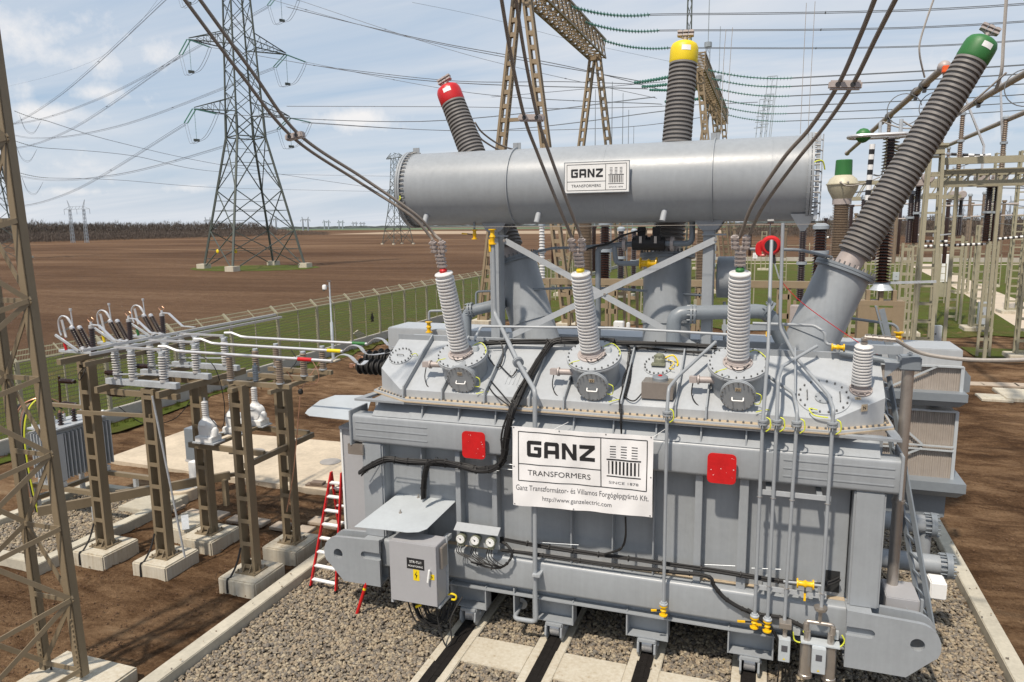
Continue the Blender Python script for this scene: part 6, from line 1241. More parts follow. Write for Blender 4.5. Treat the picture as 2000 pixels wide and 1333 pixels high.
# copper test leads with a black clamp
t = thing('test_lead', 'copper coloured test lead with a black clamp hanging beside the rightmost brown post', 'lead', AY(588, 762, 12.8))
b = MB(); b.tube(bez([AY(630, 700, 13.2), AY(605, 735, 13), AY(588, 762, 12.8)]), .010, 5); b.tube(bez([AY(610, 705, 12.9), AY(622, 730, 12.9), AY(618, 748, 12.9), AY(595, 752, 12.8)]), .010, 5); b.tube(bez([AY(560, 725, 12.6), AY(575, 745, 12.7), AY(586, 762, 12.8)]), .010, 5); b.tube(bez([AY(586, 775, 12.8), AY(580, 850, 12.7), AY(572, 930, 12.6), AY(560, 1000, 12.5)]), .012, 5); b.build('lead', COPP, t)
b = MB(); q = AY(587, 765, 12.8); b.lathe(q-V((0, 0, .06)), (0, 0, 1), [(0, .03), (.03, .055), (.09, .05), (.12, .02)], 12); b.build('clamp', BLK, t)
# red step ladder
t = thing('step_ladder', 'red step ladder with white rungs standing beside the left end of the transformer', 'ladder', (-8.4, 12.2, 0))
f0, f1 = AZ(606, 1152), AZ(656, 1163); f0.z = f1.z = .02
t0, t1 = AY(648, 938, f0.y+.55), AY(668, 940, f1.y+.60); t0.z = t1.z = 2.42
for a, c in ((f0, t0), (f1, t1)): b = MB(); b.bar(a, c, .03, .075, up=(0, 1, 0)); r_ = b.build('side_rail', RED, t); b = MB(); b.bar(a-V((0, 0, .02)), a+(c-a)*.03, .04, .085, up=(0, 1, 0)); b.build('foot', BLK, r_)
for k in range(8): s = .085+.118*k; b = MB(); b.bar(f0+(t0-f0)*s, f1+(t1-f1)*s, .03, .07, up=(0, 1, .3)); b.build('rung', WHT, t)
bk = [f0+V((.1, 1.15, 0)), f1+V((.0, 1.15, 0))]
for a, c in ((bk[0], t0), (bk[1], t1)): b = MB(); b.bar(a, c, .03, .06, up=(0, 1, 0)); b.build('rear_rail', RED, t)
for k in range(4): s = .3+.18*k; b = MB(); b.bar(bk[0]+(t0-bk[0])*s, bk[1]+(t1-bk[1])*s, .025, .05, up=(0, 1, .3)); b.build('rear_rung', WHT, t)
b = MB(); p, q = AZ(696, 1203), AY(716, 1138, 11.45); b.cyl(p, q, .033, 12); t = thing('red_pole', 'red pole with a yellow band leaning below the left haulage eye', 'pole', p); b.build('shaft', RED, t); b = MB(); b.cyl(p+(q-p)*.78, p+(q-p)*.84, .036, 12); b.build('band', YEL, t)
# CCTV mast
p = AZ(651, 712); p = V((-23.0, AX(651, 700, -23.0).y, 0)); zt = AX(643, 552, -23.0).z
t = thing('camera_mast', 'slim grey mast with a white surveillance camera inside the mesh fence', 'camera mast', p)
b = MB(); b.lathe(p, (0, 0, 1), [(0, .09), (2.2, .085), (2.25, .05), (zt, .045)], 14); b.build('mast', GALV, t); b = MB(); b.box(p-V((.3, .3, 0)), p+V((.3, .3, .1))); b.build('base', CONC, t, bev=.02)
q = V((p.x, p.y, zt-.25)); b = MB(); b.lathe(q+V((-.30, -.05, -.02)), (0, 0, 1), [(-.16, .06), (-.12, .12), (.05, .13), (.12, .10), (.14, .03)], 18); b.build('camera_head', WHT, t); b = MB(); b.bar(q, q+V((-.3, -.05, .1)), .05); b.lathe(q+V((-.30, -.10, -.16)), (-.2, -1, -.2), [(0, .07), (.08, .05)], 14); b.box(q+V((-.15, -.03, .3)), q+V((.1, .03, .34))); b.build('bracket', DSTEEL, t)
# ---------- mesh fence along the left
FX = -24.35
MESH = bpy.data.materials.new('wire_mesh'); MESH.use_nodes = True; nt = MESH.node_tree; pb = nt.nodes['Principled BSDF']; pb.inputs['Base Color'].default_value = (.22, .21, .13, 1); pb.inputs['Roughness'].default_value = .6
tcx = N(nt, 'ShaderNodeTexCoord'); sp = N(nt, 'ShaderNodeSeparateXYZ'); nt.links.new(tcx.outputs['Object'], sp.inputs[0])
def line_(c, per, wd): return mth(nt, 'LESS_THAN', mth(nt, 'FRACT', mth(nt, 'MULTIPLY', c, 1/per)), wd)
al = mth(nt, 'MAXIMUM', line_(mth(nt, 'ADD', sp.outputs[1], sp.outputs[0]), .10, .13), line_(sp.outputs[2], .15, .2)); nt.links.new(al, pb.inputs['Alpha'])
wb = MB(); wb.box((FX-.12, -6, -.2), (FX+.12, 149.6, .48)); tag(wb.build('fence_wall', WALLM, bev=.02, loc=(FX, 10, 0)), 'low pale concrete wall carrying the mesh fence on the left', 'wall')
first = None; kk = 0
ys = [17.6+3.57*k for k in range(-3, 30)]
OUT = mat('overhang_mesh', (.42, .33, .25), .8)
for k, y in enumerate(ys):
    t = thing('fence_section', 'beige mesh fence section with angled top on the low left wall', 'fence', (FX, y, .48), 'mesh fence sections on the left boundary wall')
    if first is None:
        for n_, (dy, w) in enumerate(((0, .13), (1.785, .05))):
            b = MB(); b.box((FX-w/2, y+dy-w/2, .48), (FX+w/2, y+dy+w/2, 3.02)); b.bar((FX, y+dy, 3.0), (FX-.42, y+dy, 3.40), w*.8, w*.8); b.build('fence_post', OLIVE, t)
        b = MB(); b.bar((FX, y, 3.0), (FX, y+3.57, 3.0), .05, .05); b.build('top_rail', OLIVE, t)
        b = MB(); b.add([(FX, y, .5), (FX, y+3.57, .5), (FX, y+3.57, 2.98), (FX, y, 2.98)], [(0, 1, 2, 3)]); b.add([(FX, y, 3.0), (FX, y+3.57, 3.0), (FX-.42, y+3.57, 3.38), (FX-.42, y, 3.38)], [(0, 1, 2, 3)]); b.build('mesh_panel', MESH, t, smooth=False)
        first = t
    else: bpy.data.objects.remove(t); t = dup(first, (FX, y, .48))
    t['label'] = 'beige mesh fence section with angled top on the low left wall'
b = MB(); p = AX(675, 655, FX+.16); b.box((FX+.14, p.y-.75, .55), (FX+.2, p.y+.75, .95)); b = MB(); q = AX(705, 655, FX-1.2); b.prism([AX(691, 652, FX-1.0), AX(700, 662, FX-1.0), AX(716, 655, FX-1.0), AX(700, 645, FX-1.0)], (-.08, 0, 0)); tag(b.build('fallen_slab', CONC, loc=q), 'pale slab lying tilted in the grass behind the mesh fence', 'slab')
for px, py in ((727, 620), (171, 745)):
    q = AX(px, py, FX+.08); b = MB(); b.add([q+V((0, -.25, -.12)), q+V((0, .25, -.12)), q+V((0, 0, .38))], [(0, 1, 2)]); b.add([q+V((0.01, -.2, -.3)), q+V((0.01, .2, -.3)), q+V((0.01, .1, -.05)), q+V((.01, -.1, -.05))], [(0, 1, 2, 3)]); tag(b.build('warning_sign', INK, fix=False, loc=q), 'small dark triangular sign on the mesh fence, %s' % ('near the transformer' if px > 500 else 'behind the switchgear posts'), 'sign')
# ---------- near lattice tower at the left edge
t = thing('lattice_tower', 'brown angle-iron lattice tower cut off by the left edge of the picture', 'tower', (-11, 7.8, 0))
R0, L0 = V((-10.26, 7.87, .3)), V((-11.03, 7.83, .3)); R1 = AY(-4, 160, 7.95); L1 = AY(0, 655, 7.93)
dL = (R1-R0)/(R1.z-R0.z); pR = lambda z: R0+dL*(z-.3); dl2 = (L1-L0)/(L1.z-L0.z); pL = lambda z: L0+dl2*(z-.3)
o2 = V((-.75, -1.15, 0)); pR2 = lambda z: pR(z)+o2; pL2 = lambda z: pL(z)+o2
o3 = V((-.25, .55, 0))
for f, w in ((pR, .13), (pL, .11), (pR2, .13), (pL2, .11)): b = MB(); b.angle(f(.3), f(12), w*1.12, .02, (-1, 0, 0), (0, 1, 0) if f in (pR, pL) else (0, 1, 0)); b.angle(f(.3)+V((-w, .02, 0)), f(12)+V((-w, .02, 0)), .03, .02, (-1, 0, 0), (0, 1, 0)); b.build('leg', KHAKI, t)
z = .45; k = 0
while z < 10.5:
    h = 1.2
    for f, g in ((pR, pR2), (pR, pL), (pL, pL2)):
        a, c = (f(z), g(z+h)) if k % 2 else (g(z), f(z+h))
        a, c = f(z), g(z)+V((0, 0, -.45)) if f is pR and g is pR2 else g(z)
        d = V((0, -.01, 0))
        if f is not pL: b = MB(); b.bar(a+d, c+d, .02, .075); b.build('strut', KHAKI, t)
        a, c = (f(z), g(z+h)) if (k+(f is pL)) % 2 else (g(z), f(z+h)); b = MB(); b.bar(a-d*2, c-d*2, .02, .075); b.build('brace', KHAKI, t)
    z += h; k += 1
b = MB()
for k in range(10): b.lathe(pR(.5+.09*k)+V((-.05, -.0, 0)), (0, -1, 0), [(0, .018), (.025, .015)], 6); b.lathe(pL(.5+.09*k)+V((-.05, -.0, 0)), (0, -1, 0), [(0, .018), (.025, .015)], 6)
b.build('splice_bolts', KHAKI, t)
b = MB(); b.box((-11.35, 7.45, -.1), (-9.75, 8.5, .22)); b.build('footing', CONC, t, bev=.03)
b = MB(); b.tube([pL(1.5)+V((-.03, .1, 0)), pL(.0)+V((-.05, .15, 0))], .018, 6); b.build('earth_strip', BLK, t)
# ================================================================== PYLONS, GANTRIES, LINES
def wd(p): return (V(p)-O3).dot(Fw)
def strut(b, p, q, w): b.bar(p, q, w, w)
def lattice_tower(t, c, e, g, levels, m, lw=.30, bw=.13, foot=.95, split=True):
    """levels: (z, half width); e, g unit vectors of the plan axes"""
    c = V((c[0], c[1], 0)); e = V((e[0], e[1], 0)).normalized(); g = V((g[0], g[1], 0)).normalized()
    cor = lambda z, h: [c+e*sx*h+g*sy*h+V((0, 0, z)) for sx, sy in ((-1, -1), (1, -1), (1, 1), (-1, 1))]
    for k in range(4):
        b = MB()
        for (z0, h0), (z1, h1) in zip(levels[:-1], levels[1:]): b.bar(cor(z0, h0)[k], cor(z1, h1)[k], lw*(1 if z0 < 25 else .7))
        o = b.build('leg', m, t, smooth=False)
        if foot: q = cor(0, levels[0][1])[k]; b = MB(); b.box(q+V((-foot, -foot, -.3)), q+V((foot, foot, foot*.85))); b.build('footing', CONC, t, bev=.05)
    for f in range(4):
        b = MB()
        for i, ((z0, h0), (z1, h1)) in enumerate(zip(levels[:-1], levels[1:])):
            A, B = cor(z0, h0), cor(z1, h1); a, d, bb, cc = A[f], A[(f+1) % 4], B[f], B[(f+1) % 4]
            w_ = bw*(1.2 if z0 < 25 else .8); strut(b, a, cc, w_); strut(b, d, bb, w_)
            if z1-z0 > 5:
                s = .5*(a+d); u = .5*(bb+cc); m_ = (a+cc+d+bb)/4; hmid = (h0+h1)/2
                la = a+(bb-a)*.5; ld = d+(cc-d)*.5; strut(b, la, ld, w_*.6)
                for P, Q in ((a, bb), (d, cc)):
                    qq = a+(cc-a)*.25 if P is a else d+(bb-d)*.25; strut(b, P+(Q-P)*.25, qq, w_*.5); q2 = a+(cc-a)*.75 if P is d else d+(bb-d)*.75; strut(b, P+(Q-P)*.75, q2, w_*.5)
            elif i == len(levels)-2 or z0 > 22: pass
            if z1 == 24.2: strut(b, bb, cc, w_*1.2)
        b.build('face_bracing', m, t, smooth=False)
    return c, e, g
def cross_arm(t, c, e, g, z, hb, L, m, rise=2.6, bw=.11, name='cross_arm'):
    tips = []
    for s in (-1, 1):
        b = MB(); tip = c+e*s*L+V((0, 0, z)); P = [c+e*s*hb+g*q*hb+V((0, 0, z)) for q in (-1, 1)]; U = [c+e*s*hb*.9+g*q*hb*.9+V((0, 0, z+rise)) for q in (-1, 1)]
        for p in P: strut(b, p, tip, bw*1.5)
        for u in U: strut(b, u, tip+V((0, 0, .25)), bw*1.3)
        n = 5
        for k in range(n):
            f, h = k/n, (k+1)/n
            for q in (0, 1): a = P[q]+(tip-P[q])*f; u = U[q]+(tip-U[q])*h; strut(b, a, u, bw*.6); strut(b, u, P[q]+(tip-P[q])*h, bw*.5)
            strut(b, P[0]+(tip-P[0])*f, P[1]+(tip-P[1])*h, bw*.6)
        b.build(name, m, t, smooth=False); tips.append(tip)
    return tips
def ins_string(p, q, t, m=GLASS, n=18, r=.13, twin=0., sag=0., name='insulator_string'):
    p = V(p); q = V(q); d = (q-p); L = d.length; a = d.normalized(); sd = a.cross(V((0, 0, 1))); sd = sd.normalized() if sd.length > .1 else V((1, 0, 0))
    b = MB()
    for s in ((-1, 1) if twin else (0,)):
        o = sd*s*twin; N_ = n; pts = []
        for k in range(N_+1): f = k/N_; pts.append(p+d*f+o-V((0, 0, sag*4*f*(1-f))))
        b.tube(pts, .03, 4)
        for k in range(N_): c_ = (pts[k]+pts[k+1])/2; x_ = (pts[k+1]-pts[k]).normalized(); b.lathe(c_-x_*.03, x_, [(0, r*.4), (.03, r), (.06, r*.5)], 7)
    if twin: b.bar(p-sd*twin, p+sd*twin, .06); b.bar(q-sd*twin, q+sd*twin, .06)
    return b.build(name, m, t)
def qwire(p, q, sag, n=16): p = V(p); q = V(q); return [p+(q-p)*(k/n)-V((0, 0, sag*4*(k/n)*(1-k/n))) for k in range(n+1)]
def wire3(pts, nsub, sep, name_label, cat='power line', r=.032, group='overhead power lines', spacers=True, n=10, m=WIRE, name='power_line'):
    path = bez(pts, n); t = None; d = (path[-1]-path[0]).normalized(); sd = d.cross(V((0, 0, 1))).normalized()
    offs = {1: [V((0, 0, 0))], 2: [sd*sep/2, -sd*sep/2], 3: [sd*sep/2, -sd*sep/2, V((0, 0, -sep*.8))]}[nsub]
    t = thing(name, name_label, cat, path[0], group)
    for o in offs: b = MB(); b.tube([p+o for p in path], r, 4); b.build('conductor', m, t)
    if spacers and nsub > 1:
        for k in range(6, len(path)-3, 9): b = MB(); b.bar(path[k]+offs[0], path[k]+offs[1], .07, .12); b.build('spacer', m, t)
    return t
# --- main pylon
PC = (-93, 115.8); PE = V((.474, .88, 0)).normalized(); PG = V((.88, -.474, 0)).normalized()
lev = [(0, 7.0), (7.0, 5.75), (14.5, 4.4), (24.2, 2.65), (28.5, 2.5), (32.5, 2.36), (36.5, 2.2), (40.2, 2.1), (44, 1.95), (48, 1.8), (51.7, 1.7), (55.5, 1.55), (60, 1.2), (66, .3)]
t = thing('pylon', 'tall dark green lattice pylon with cross arms standing on four pale blocks in the field', 'pylon', (*PC, 0), 'lattice pylons of the high voltage lines')
c, e, g = lattice_tower(t, PC, PE, PG, lev, GALVP, .34, .13)
TIPS = [cross_arm(t, c, e, g, z, hb, L, GALVP) for z, hb, L in ((28.5, 2.45, 9.0), (40.2, 2.05, 9.0), (51.7, 1.7, 8.6))]
b = MB(); 
for q in (c-PE*0+V((-1.2, -8.3, 3.4)), c+V((2.6, -8.0, 3.4))): b.ico(q, .38, 2, (.8, .3, 1))
b.build('yellow_plate', YEL, t)
# turf patch below
pg = [(PC[0]+13*math.cos(a)*1.0+rnd.uniform(-.6, .6), PC[1]+9.5*math.sin(a)+rnd.uniform(-.5, .5)) for a in np.linspace(0, 6.2, 40)]
sheet('pylon_grass_patch', pg, -.06, GRASS)
LD = V((-.80, .60, 0)).normalized()   # direction of the left-hand span
LFT = []
for i, (L_, R_) in enumerate(TIPS):
    for s, tip in ((0, L_), (1, R_)):
        nl = ['lower', 'middle', 'upper'][i]+' '+['left', 'right'][s]
        # tension strings both ways, jumper loop and hanging string
        tgt = AD(*[((-60, 372), (-60, 305)), ((-60, 262), (-60, 235)), ((-90, 246), (-90, 228))][i][s], 330)
        dl = (tgt-tip).normalized(); ql = tip+dl*4.6+V((0, 0, -1.9)); ins_string(tip, ql, t, twin=.30, name='tension_string')
        gt = V((-7.8, [96, 90, 85][i]+(12 if s else 0), 23.8)); dr = (gt-tip).normalized(); qr = tip+dr*5.6+V((0, 0, -1.0)); ins_string(tip, qr, t, twin=.10, name='tension_string')
        hb_ = tip+V((0, 0, -5.4)); ins_string(tip, hb_, t, n=22, r=.10, name='hanging_string')
        for o in (-.25, .25): b = MB(); oo = PE*o; b.tube(bez([ql+oo, ql+(hb_-ql)*.35+V((0, 0, -2.2))+oo, ql+(hb_-ql)*.65+V((0, 0, -1.6))+oo, hb_+oo+V((0, 0, -.3)), hb_+(qr-hb_)*.4+V((0, 0, -1.3))+oo, hb_+(qr-hb_)*.75+V((0, 0, -.9))+oo, qr+oo], 6), .035, 4); b.build('jumper_loop', WIRE, t)
        b = MB(); b.box(hb_-V((.5, .5, .5)), hb_+V((.5, .5, .1))) if False else b.bar(hb_-PE*.5, hb_+PE*.5, .3, .45); b.build('jumper_weight', GALVP, t)
        wire3([ql, ql+(tgt-ql)*.33-V((0, 0, 8.5)), ql+(tgt-ql)*.66-V((0, 0, 9.5)), tgt], 3, .45, 'line leaving the %s arm of the big pylon toward the left edge' % nl, group='lines leaving the big pylon to the left', r=.036)
        wire3([qr, qr+(gt-qr)*.5-V((0, 0, 2.6)), gt+V((-6.5, 0, -.6))], 2, .4, 'line from the %s arm of the big pylon to the gantry' % nl, group='lines from the big pylon to the gantry', r=.032)
wire3([c+V((0, 0, 66)), AD(200, 110, 260), AD(5, 172, 420)], 1, 0, 'single thin earth wire sweeping down from the top of the big pylon', r=.03, spacers=False, group=None)
# --- second pylon and the left edge pylon
def small_pylon(name_label, C_, k, w, arms=((27, 1.9, 9.5), (35.5, 1.2, 8.5)), rot=-.55):
    t = thing('pylon', name_label, 'pylon', (C_[0], C_[1], 0), 'lattice pylons of the high voltage lines'); e = V((math.cos(rot), math.sin(rot), 0)); g = V((-e.y, e.x, 0))
    lv = [(0, 4.8*w), (6, 3.9*w), (12.5*k, 2.9*w), (20*k, 2.0*w), (24*k, 1.8), (27*k, 1.65), (30*k, 1.5), (33*k, 1.35), (36.5*k, 1.2)]
    c, e, g = lattice_tower(t, C_, e, g, lv, GALVP, .24, .11, foot=.5); tp = [cross_arm(t, c, e, g, z*k, hb, L, GALVP, 2, .12) for z, hb, L in arms]; return t, c, tp
t2, c2, tp2 = small_pylon('smaller lattice pylon with flat top standing in the field left of the oil tank', (-149.6, 279.5), .98, 1.0, ((22, 1.8, 8), (36.5, 1.2, 7.0)))
t3, c3, tp3 = small_pylon('lattice pylon half hidden behind the brown tower at the left edge', (-198.3, 143.3), 1.0, 1.1, ((22, 2., 10), (30, 1.6, 9.5), (38, 1.2, 9)), -.9)
for i, (px, py) in enumerate(((28, 217), (20, 272), (32, 336))):
    p = AD(px, py, 198); q = AD(px+62, py+[19, 17, 12][i], 203); ins_string(p, q, t3, GALVP, 16, .16, .22, .3, name='tension_string')
    for o in (0, .6): b = MB(); b.tube(bez([AD(px+10, py+8, 199), AD(px+22, py+38-o*4, 200), AD(px+38, py+44-o*4, 201), AD(px+52, py+20, 202)]), .04, 4); b.build('jumper_loop', WIRE, t3)
    e_ = [AD(430, 322, 300), AD(430, 336, 300), AD(430, 367, 300)][i]; far = [AD(760, 372, 312), AD(775, 345, 312), AD(760, 375, 312)][i]
    wire3([q, AD([225, 255, 230][i], [277, 304, 352][i], 245), e_, far], 2, .5, ['upper', 'middle', 'lower'][i]+' line from the left edge behind the big pylon', r=.04, group='lines between the left edge pylon and the small pylon')
# --- H-frame pylons
def hframe(label, p, q, h, m, lw=.16, grp='far H-shaped pylons'):
    t = thing('h_frame_pylon', label, 'pylon', (p+q)/2, grp); sd = (q-p).normalized(); D = (q-p).length
    for s, base in ((-1, p), (1, q)):
        top = base+V((0, 0, h*.80))-sd*s*-.06*D*0; b = MB(); w0, w1 = .85, .5
        cr = lambda z, w: [base+sd*(sx*w)+V((0, sy*w, z)) for sx, sy in ((-1, -1), (1, -1), (1, 1), (-1, 1))]
        zs = [h*.8*k/9 for k in range(10)]
        for a, c_ in zip(zs[:-1], zs[1:]):
            A, B = cr(a, w0+(w1-w0)*a/(h*.8)), cr(c_, w0+(w1-w0)*c_/(h*.8))
            for k in range(4): b.bar(A[k], B[k], lw); b.bar(A[k], B[(k+1) % 4], lw*.7)
        b.build('mast', m, t, smooth=False)
        b = MB(); b.bar(top, top+sd*s*D*.13+V((0, 0, h*.22)), lw*1.3); b.bar(top-sd*s*D*.12, top+sd*s*D*.13+V((0, 0, h*.22)), lw); b.build('horn', m, t, smooth=False)
    b = MB(); z = V((0, 0, h*.80)); a, c_ = p-sd*D*.42+z, q+sd*D*.42+z; b.bar(a, c_, lw*1.4); b.bar(a+V((0, 0, 0)), p+z+V((0, 0, 1.6)), lw); b.bar(c_, q+z+V((0, 0, 1.6)), lw); b.bar(p+z+V((0, 0, 1.6)), q+z+V((0, 0, 1.6)), lw); 
    for k in range(8): f = k/8; b.bar(p+z+(q-p)*f, p+z+(q-p)*(f+1/8)+V((0, 0, 1.6 if k % 2 else .0)), lw*.7)
    for x_ in (a, (a+c_)/2, c_): b.bar(x_, x_-V((0, 0, h*.12)), lw)
    b.build('cross_beam', m, t, smooth=False); return t
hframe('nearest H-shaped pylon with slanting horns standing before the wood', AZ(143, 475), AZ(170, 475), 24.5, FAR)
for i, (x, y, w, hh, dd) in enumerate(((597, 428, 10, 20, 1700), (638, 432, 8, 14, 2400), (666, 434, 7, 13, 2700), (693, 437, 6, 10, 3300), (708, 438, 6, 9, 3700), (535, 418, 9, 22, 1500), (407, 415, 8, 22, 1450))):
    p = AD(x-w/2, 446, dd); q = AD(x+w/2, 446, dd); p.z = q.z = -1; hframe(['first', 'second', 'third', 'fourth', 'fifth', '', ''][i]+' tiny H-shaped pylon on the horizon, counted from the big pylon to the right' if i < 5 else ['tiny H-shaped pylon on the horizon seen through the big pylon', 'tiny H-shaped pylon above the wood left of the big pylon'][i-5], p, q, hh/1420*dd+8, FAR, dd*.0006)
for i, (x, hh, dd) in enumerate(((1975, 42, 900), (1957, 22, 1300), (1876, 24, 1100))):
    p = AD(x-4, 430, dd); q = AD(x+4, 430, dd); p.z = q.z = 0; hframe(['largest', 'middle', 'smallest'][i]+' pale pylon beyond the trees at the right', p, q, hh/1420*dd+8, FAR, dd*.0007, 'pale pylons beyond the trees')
# --- gantries
def box_truss(b, p, q, w, h, n, lw=.16, bw=.09):
    p = V(p); q = V(q); d = (q-p).normalized(); sd = d.cross(V((0, 0, 1))).normalized(); C4 = [sd*sx*w/2+V((0, 0, sz*h/2)) for sx, sz in ((-1, -1), (1, -1), (1, 1), (-1, 1))]
    for o in C4: b.bar(p+o, q+o, lw)
    for k in range(n):
        a, c_ = p+(q-p)*(k/n), p+(q-p)*((k+1)/n)
        for i in range(4): o, o2 = C4[i], C4[(i+1) % 4]; b.bar(a+o, c_+o2, bw); b.bar(a+o2, c_+o, bw); b.bar(a+o, a+o2, bw)
def aframe(t, x, y, ztop, spread, w=.55, m=KHAKIL):
    for s in (-1, 1):
        b = MB(); p0 = V((x+s*spread/2, y, 0)); p1 = V((x+s*.25, y, ztop)); d = (p1-p0); u = V((1, 0, 0))
        for sx in (-1, 1):
            for sy in (-1, 1): o = V((sx*w/2, sy*w*.4, 0)); b.bar(p0+o, p1+o*.75, .17, .17)
        n = int(d.length/.95)
        for k in range(n):
            q = p0+d*((k+.5)/n); f = 1-.25*k/n
            for sy in (-1, 1): b.bar(q+V((-w/2*f, sy*w*.4*f, 0)), q+V((w/2*f, sy*w*.4*f, 0)), .05, .30)
            for sx in (-1, 1): b.bar(q+V((sx*w/2*f, -w*.4*f, 0)), q+V((sx*w/2*f, w*.4*f, 0)), .05, .30)
        b.build('leg', m, t, smooth=False)
        b = MB(); b.box(p0-V((.8, .8, .2)), p0+V((.8, .8, .35))); b.build('footing', CONC, t, bev=.03)
    k = .62; b = MB(); z = ztop*k; h = spread/2*(1-k)+.25*k; b.bar((x-h, y, z), (x+h, y, z), .2, .25); b.build('tie_bar', m, t)
t = thing('gantry', 'tall brown steel gantry with two A-shaped legs and a lattice beam behind the oil tank', 'gantry', (-17, 62, 0), 'brown lattice gantries')
aframe(t, -17.1, 51.5, 24.2, 6.8, .62); aframe(t, -17.1, 74.5, 24.2, 6.8, .62); b = MB(); box_truss(b, (-17.1, 50.5, 24.8), (-17.1, 75.5, 24.8), 1.7, 1.7, 16); b.build('lattice_beam', KHAKIL, t, smooth=False)
t2_ = thing('gantry', 'farther brown steel gantry with several A-shaped legs right of the yellow capped bushing', 'gantry', (-7.8, 100, 0), 'brown lattice gantries')
for y in (81, 100, 122): aframe(t2_, -7.8, y, 23.2, 6.0, .7)
b = MB(); box_truss(b, (-7.8, 80, 23.8), (-7.8, 124, 23.8), 1.7, 1.7, 28); b.build('lattice_beam', KHAKIL, t2_, smooth=False)
rn = ['first', 'second', 'third', 'fourth', 'fifth', 'sixth', 'seventh', 'eighth', 'ninth']
for i, y in enumerate((56.5, 62.1, 67.3, 74.1)):
    a = V((-16.4, y, 25.4)); e_ = a+V((6.6, 0, -1.35)); s = ins_string(a, e_, None, n=24, r=.17, twin=.16, sag=.35); s.location = (0, 0, 0); tag(s, ['nearest', 'upper', 'middle', 'lowest'][i]+' green glass insulator string on the right side of the near brown gantry', 'insulator string', 'green insulator strings')
    q = V((62, y+1, 24.5)); wire3([e_, e_+(q-e_)*.33-V((0, 0, 1.9)), e_+(q-e_)*.66-V((0, 0, 1.7)), q], 2, .4, ['highest', 'second', 'third', 'fourth'][i]+' twin wire from the near gantry across the upper right sky', group='twin wires across the right sky', r=.03)
for i, y in enumerate((83.5, 88.5, 95, 103, 110, 118)):
    a = V((-7.0, y, 23.6)); e_ = a+V((8.6, 0, -1.5)); s = ins_string(a, e_, None, n=26, r=.20, twin=.16, sag=.35); tag(s, ['nearest', 'second', 'third', 'fourth', 'fifth', 'farthest'][i]+' green glass insulator string on the right side of the farther gantry', 'insulator string', 'green insulator strings')
    q = V((75, y+1, 24)); wire3([e_, e_+(q-e_)*.33-V((0, 0, .9)), e_+(q-e_)*.66-V((0, 0, .8)), q], 2, .4, ['highest', 'second', 'third', 'fourth', 'fifth', 'lowest'][i]+' of the twin wires from the farther gantry across the right sky', group='twin wires from the farther gantry', r=.035)
for i, (px, py, w_) in enumerate(((1240, 162, 90), (1255, 170, 95), (1270, 176, 100), (1300, 199, 105))):
    a = V((-8.6, [85, 90, 96, 103][i], 23.8)); s = ins_string(a, AD(px, py, w_), None, n=20, r=.2, twin=.16, sag=.1); tag(s, ['highest', 'second', 'third', 'lowest'][i]+' insulator string on the left side of the farther gantry beside the yellow cap', 'insulator string', 'strings left of the farther gantry')
# lightning masts and thin poles behind
for i, (px, y0, y1, dd, w) in enumerate(((1348, -20, 420, 62, .55), (1383, 88, 430, 95, .8), (1404, 152, 430, 120, .8))):
    p = AD(px, y0, dd); base = V((p.x, p.y, 0)); b = MB(); n = int(p.z/1.2)
    for k in range(4): o = V(((-1, 1, 1, -1)[k]*w/2, (-1, -1, 1, 1)[k]*w/2, 0)); b.bar(base+o, V((p.x, p.y, p.z))+o*.6, .08)
    for k in range(n):
        z0_, z1_ = p.z*k/n, p.z*(k+1)/n
        for f in range(4):
            o = V(((-1, 1, 1, -1)[f]*w/2, (-1, -1, 1, 1)[f]*w/2, 0)); o2 = V(((-1, 1, 1, -1)[(f+1) % 4]*w/2, (-1, -1, 1, 1)[(f+1) % 4]*w/2, 0)); b.bar(base+o*(1-.4*k/n)+V((0, 0, z0_)), base+o2*(1-.4*k/n)+V((0, 0, z1_)), .05)
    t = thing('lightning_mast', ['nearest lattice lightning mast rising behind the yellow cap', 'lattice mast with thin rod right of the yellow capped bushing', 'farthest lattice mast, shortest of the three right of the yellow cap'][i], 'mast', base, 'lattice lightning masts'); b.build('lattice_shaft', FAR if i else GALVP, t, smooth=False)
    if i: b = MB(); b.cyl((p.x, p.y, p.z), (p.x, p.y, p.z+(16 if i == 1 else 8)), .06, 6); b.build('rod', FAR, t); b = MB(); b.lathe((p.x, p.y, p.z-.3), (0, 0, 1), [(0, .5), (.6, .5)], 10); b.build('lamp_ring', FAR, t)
for i, (px, y0, dd) in enumerate(((1163, 175, 120), (1196, 160, 110), (1217, 182, 125), (1228, 215, 135), (1238, 247, 150))):
    p = AD(px, y0, dd); b = MB(); b.cyl((p.x, p.y, 0), (p.x, p.y, p.z), .11, 6, .05); tag(b.build('rod_mast', PAINTD, loc=(p.x, p.y, 0)), rn[i]+' thin rod mast from the left between the gantries', 'mast', 'thin rod masts between the gantries')
for i, (px, y0, dd) in enumerate(((1500, 150, 130), (1494, 185, 135), (1484, 195, 140))):
    b = MB(); p = AD(px, y0, dd); q = AD(px-20+i*3, 262, dd)
    for k in range(3): b.bar(p+V((k*.8, 0, 0)), q+V((k*.8, 0, -10)), .14)
    for k in range(6): z = p+(q-p)*(k/6); b.bar(z, z+V((1.6, 0, 0)), .12)
    tag(b.build('far_gantry_leg', FAR, loc=(p.x, p.y, 0), smooth=False), ['right', 'middle', 'left'][i]+' leg of the grey far gantry above the oil tank', 'gantry', 'grey far gantry legs')
